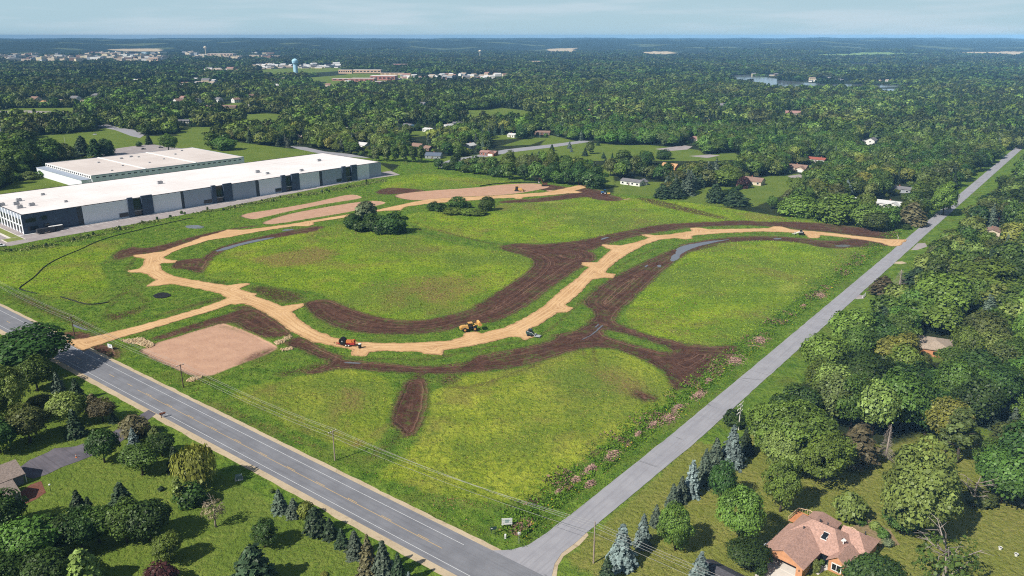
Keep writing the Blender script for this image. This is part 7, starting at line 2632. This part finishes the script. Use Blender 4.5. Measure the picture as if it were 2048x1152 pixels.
def band(d0, d1, grid, key, nk, h):
    for iy in range(int(d0 * .7 / grid), int(d1 / grid) + 1):
        for ix in range(-int(d1 * .66 / grid), int(d1 * .66 / grid) + 1):
            x = (ix + _rw.uniform(.2, .8)) * grid
            y = (iy + _rw.uniform(.2, .8)) * grid
            d = math.hypot(x, y)
            if d < d0 or d > d1 or abs(x) > y * .74 + 40 or y < 0:
                continue
            if hill_z(np.array([x]), np.array([y]))[0] > 25:
                continue
            if blocked(x, y, h, grid * .42, HARD, HOUSE_CLEAR) or far_kind(x, y, hill_z(np.array([x]), np.array([y]))[0] + 4) or glade(x, y) > 0 or glade(x * 1.03, y * 1.03) > 0:
                continue
            if in_any(TOWN_P, x, y) and _rw.random() < .5:
                continue
            s = _rw.uniform(.9, 1.12)
            sz = s * _rw.uniform(.85, 1.1)
            if hides_house(x, y, h, grid * .42):
                if _rw.random() < .3 or hides_house(x, y, 4.5, grid * .25):
                    continue
                s, sz = .6, .42
            pts.append((x, y, IDX['%s%02d' % (key, _rw.randrange(nk))], _rw.uniform(0, 6.28), s, s, sz))
band(945, 1900, 21.0, 'c', 6, 11)
band(1880, 5600, 46.0, 'd', 5, 11)
pa = np.array(pts)
pm = bpy.data.meshes.new('woodland')
pm.vertices.add(len(pa))
zz = hill_z(pa[:, 0], pa[:, 1])
zz = np.where(zz > 1, zz - 1, 0)
pm.vertices.foreach_set('co', np.stack([pa[:, 0], pa[:, 1], zz], 1).astype(np.float32).ravel())
at_ = pm.attributes.new('idx', 'INT', 'POINT')
at_.data.foreach_set('value', pa[:, 2].astype(np.int32))
_st = np.array([[mnoise.noise(Vector((a * .004, b * .003, 20))), mnoise.noise(Vector((a * .004, b * .003, 40)))] for a, b in pa[:, :2]])
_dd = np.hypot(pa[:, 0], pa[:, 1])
_tn = np.clip(1.15 - _dd / 8000, .65, 1)[:, None] * np.array([TONE[SOURCES[int(i)][2]] for i in pa[:, 2]]) * .86 * (1 + .45 * _st[:, :1]) * (1 + np.array([[.25, 0, .1]]) * _st[:, 1:]) * np.random.default_rng(2).uniform(.85, 1.15, (len(pa), 1))  # tone drops with distance: shade among far crowns put into leaf colour
at_ = pm.attributes.new('tone', 'FLOAT_VECTOR', 'POINT')
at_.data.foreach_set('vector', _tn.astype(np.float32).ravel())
at_ = pm.attributes.new('mass', 'FLOAT', 'POINT')
at_.data.foreach_set('value', np.ones(len(pa), np.float32))
at_ = pm.attributes.new('rot', 'FLOAT_VECTOR', 'POINT')
at_.data.foreach_set('vector', np.stack([0 * pa[:, 3], 0 * pa[:, 3], pa[:, 3]], 1).astype(np.float32).ravel())
at_ = pm.attributes.new('scl', 'FLOAT_VECTOR', 'POINT')
at_.data.foreach_set('vector', pa[:, 4:7].astype(np.float32).ravel())
woodland = bpy.data.objects.new('woodland', pm)
COL.objects.link(woodland)
tag(woodland, 'dense green woods stretching from the site to the hills', 'woodland', kind='stuff')
ng = bpy.data.node_groups.new('woodland_scatter', 'GeometryNodeTree')
ng.interface.new_socket('Geometry', in_out='INPUT', socket_type='NodeSocketGeometry')
ng.interface.new_socket('Geometry', in_out='OUTPUT', socket_type='NodeSocketGeometry')
gi, go = ng.nodes.new('NodeGroupInput'), ng.nodes.new('NodeGroupOutput')
iop = ng.nodes.new('GeometryNodeInstanceOnPoints')
ci = ng.nodes.new('GeometryNodeCollectionInfo')
ci.inputs['Collection'].default_value = SRC
ci.inputs['Separate Children'].default_value = True
ci.inputs['Reset Children'].default_value = True
def na(name, typ):
    n = ng.nodes.new('GeometryNodeInputNamedAttribute')
    n.data_type = typ
    n.inputs['Name'].default_value = name
    return [o for o in n.outputs if o.enabled and o.name == 'Attribute'][0]
ng.links.new(gi.outputs[0], iop.inputs['Points'])
ng.links.new(ci.outputs[0], iop.inputs['Instance'])
iop.inputs['Pick Instance'].default_value = True
ng.links.new(na('idx', 'INT'), iop.inputs['Instance Index'])
ng.links.new(na('rot', 'FLOAT_VECTOR'), iop.inputs['Rotation'])
ng.links.new(na('scl', 'FLOAT_VECTOR'), iop.inputs['Scale'])
ng.links.new(iop.outputs[0], go.inputs[0])
woodland.modifiers.new('scatter', 'NODES').node_group = ng
print('trees', n_b, n_s, 'rest', len(rest), 'instances', len(pts))
# ------------------------------------------------------------------ air
def haze(density):
    hm, nb, out = new_mat('haze')
    v = nb.n('ShaderNodeVolumePrincipled')
    v.inputs['Color'].default_value = (.30, .62, 1.0, 1)
    v.inputs['Density'].default_value = density
    v.inputs['Anisotropy'].default_value = -.4
    nb.nt.links.new(v.outputs[0], out.inputs['Volume'])
    mb = MB()
    mb.box((0, 5000, 58.5), (34000, 26000, 133))
    o = mb.build('haze', hm)
    tag(o, kind='stuff')
haze(.000078)
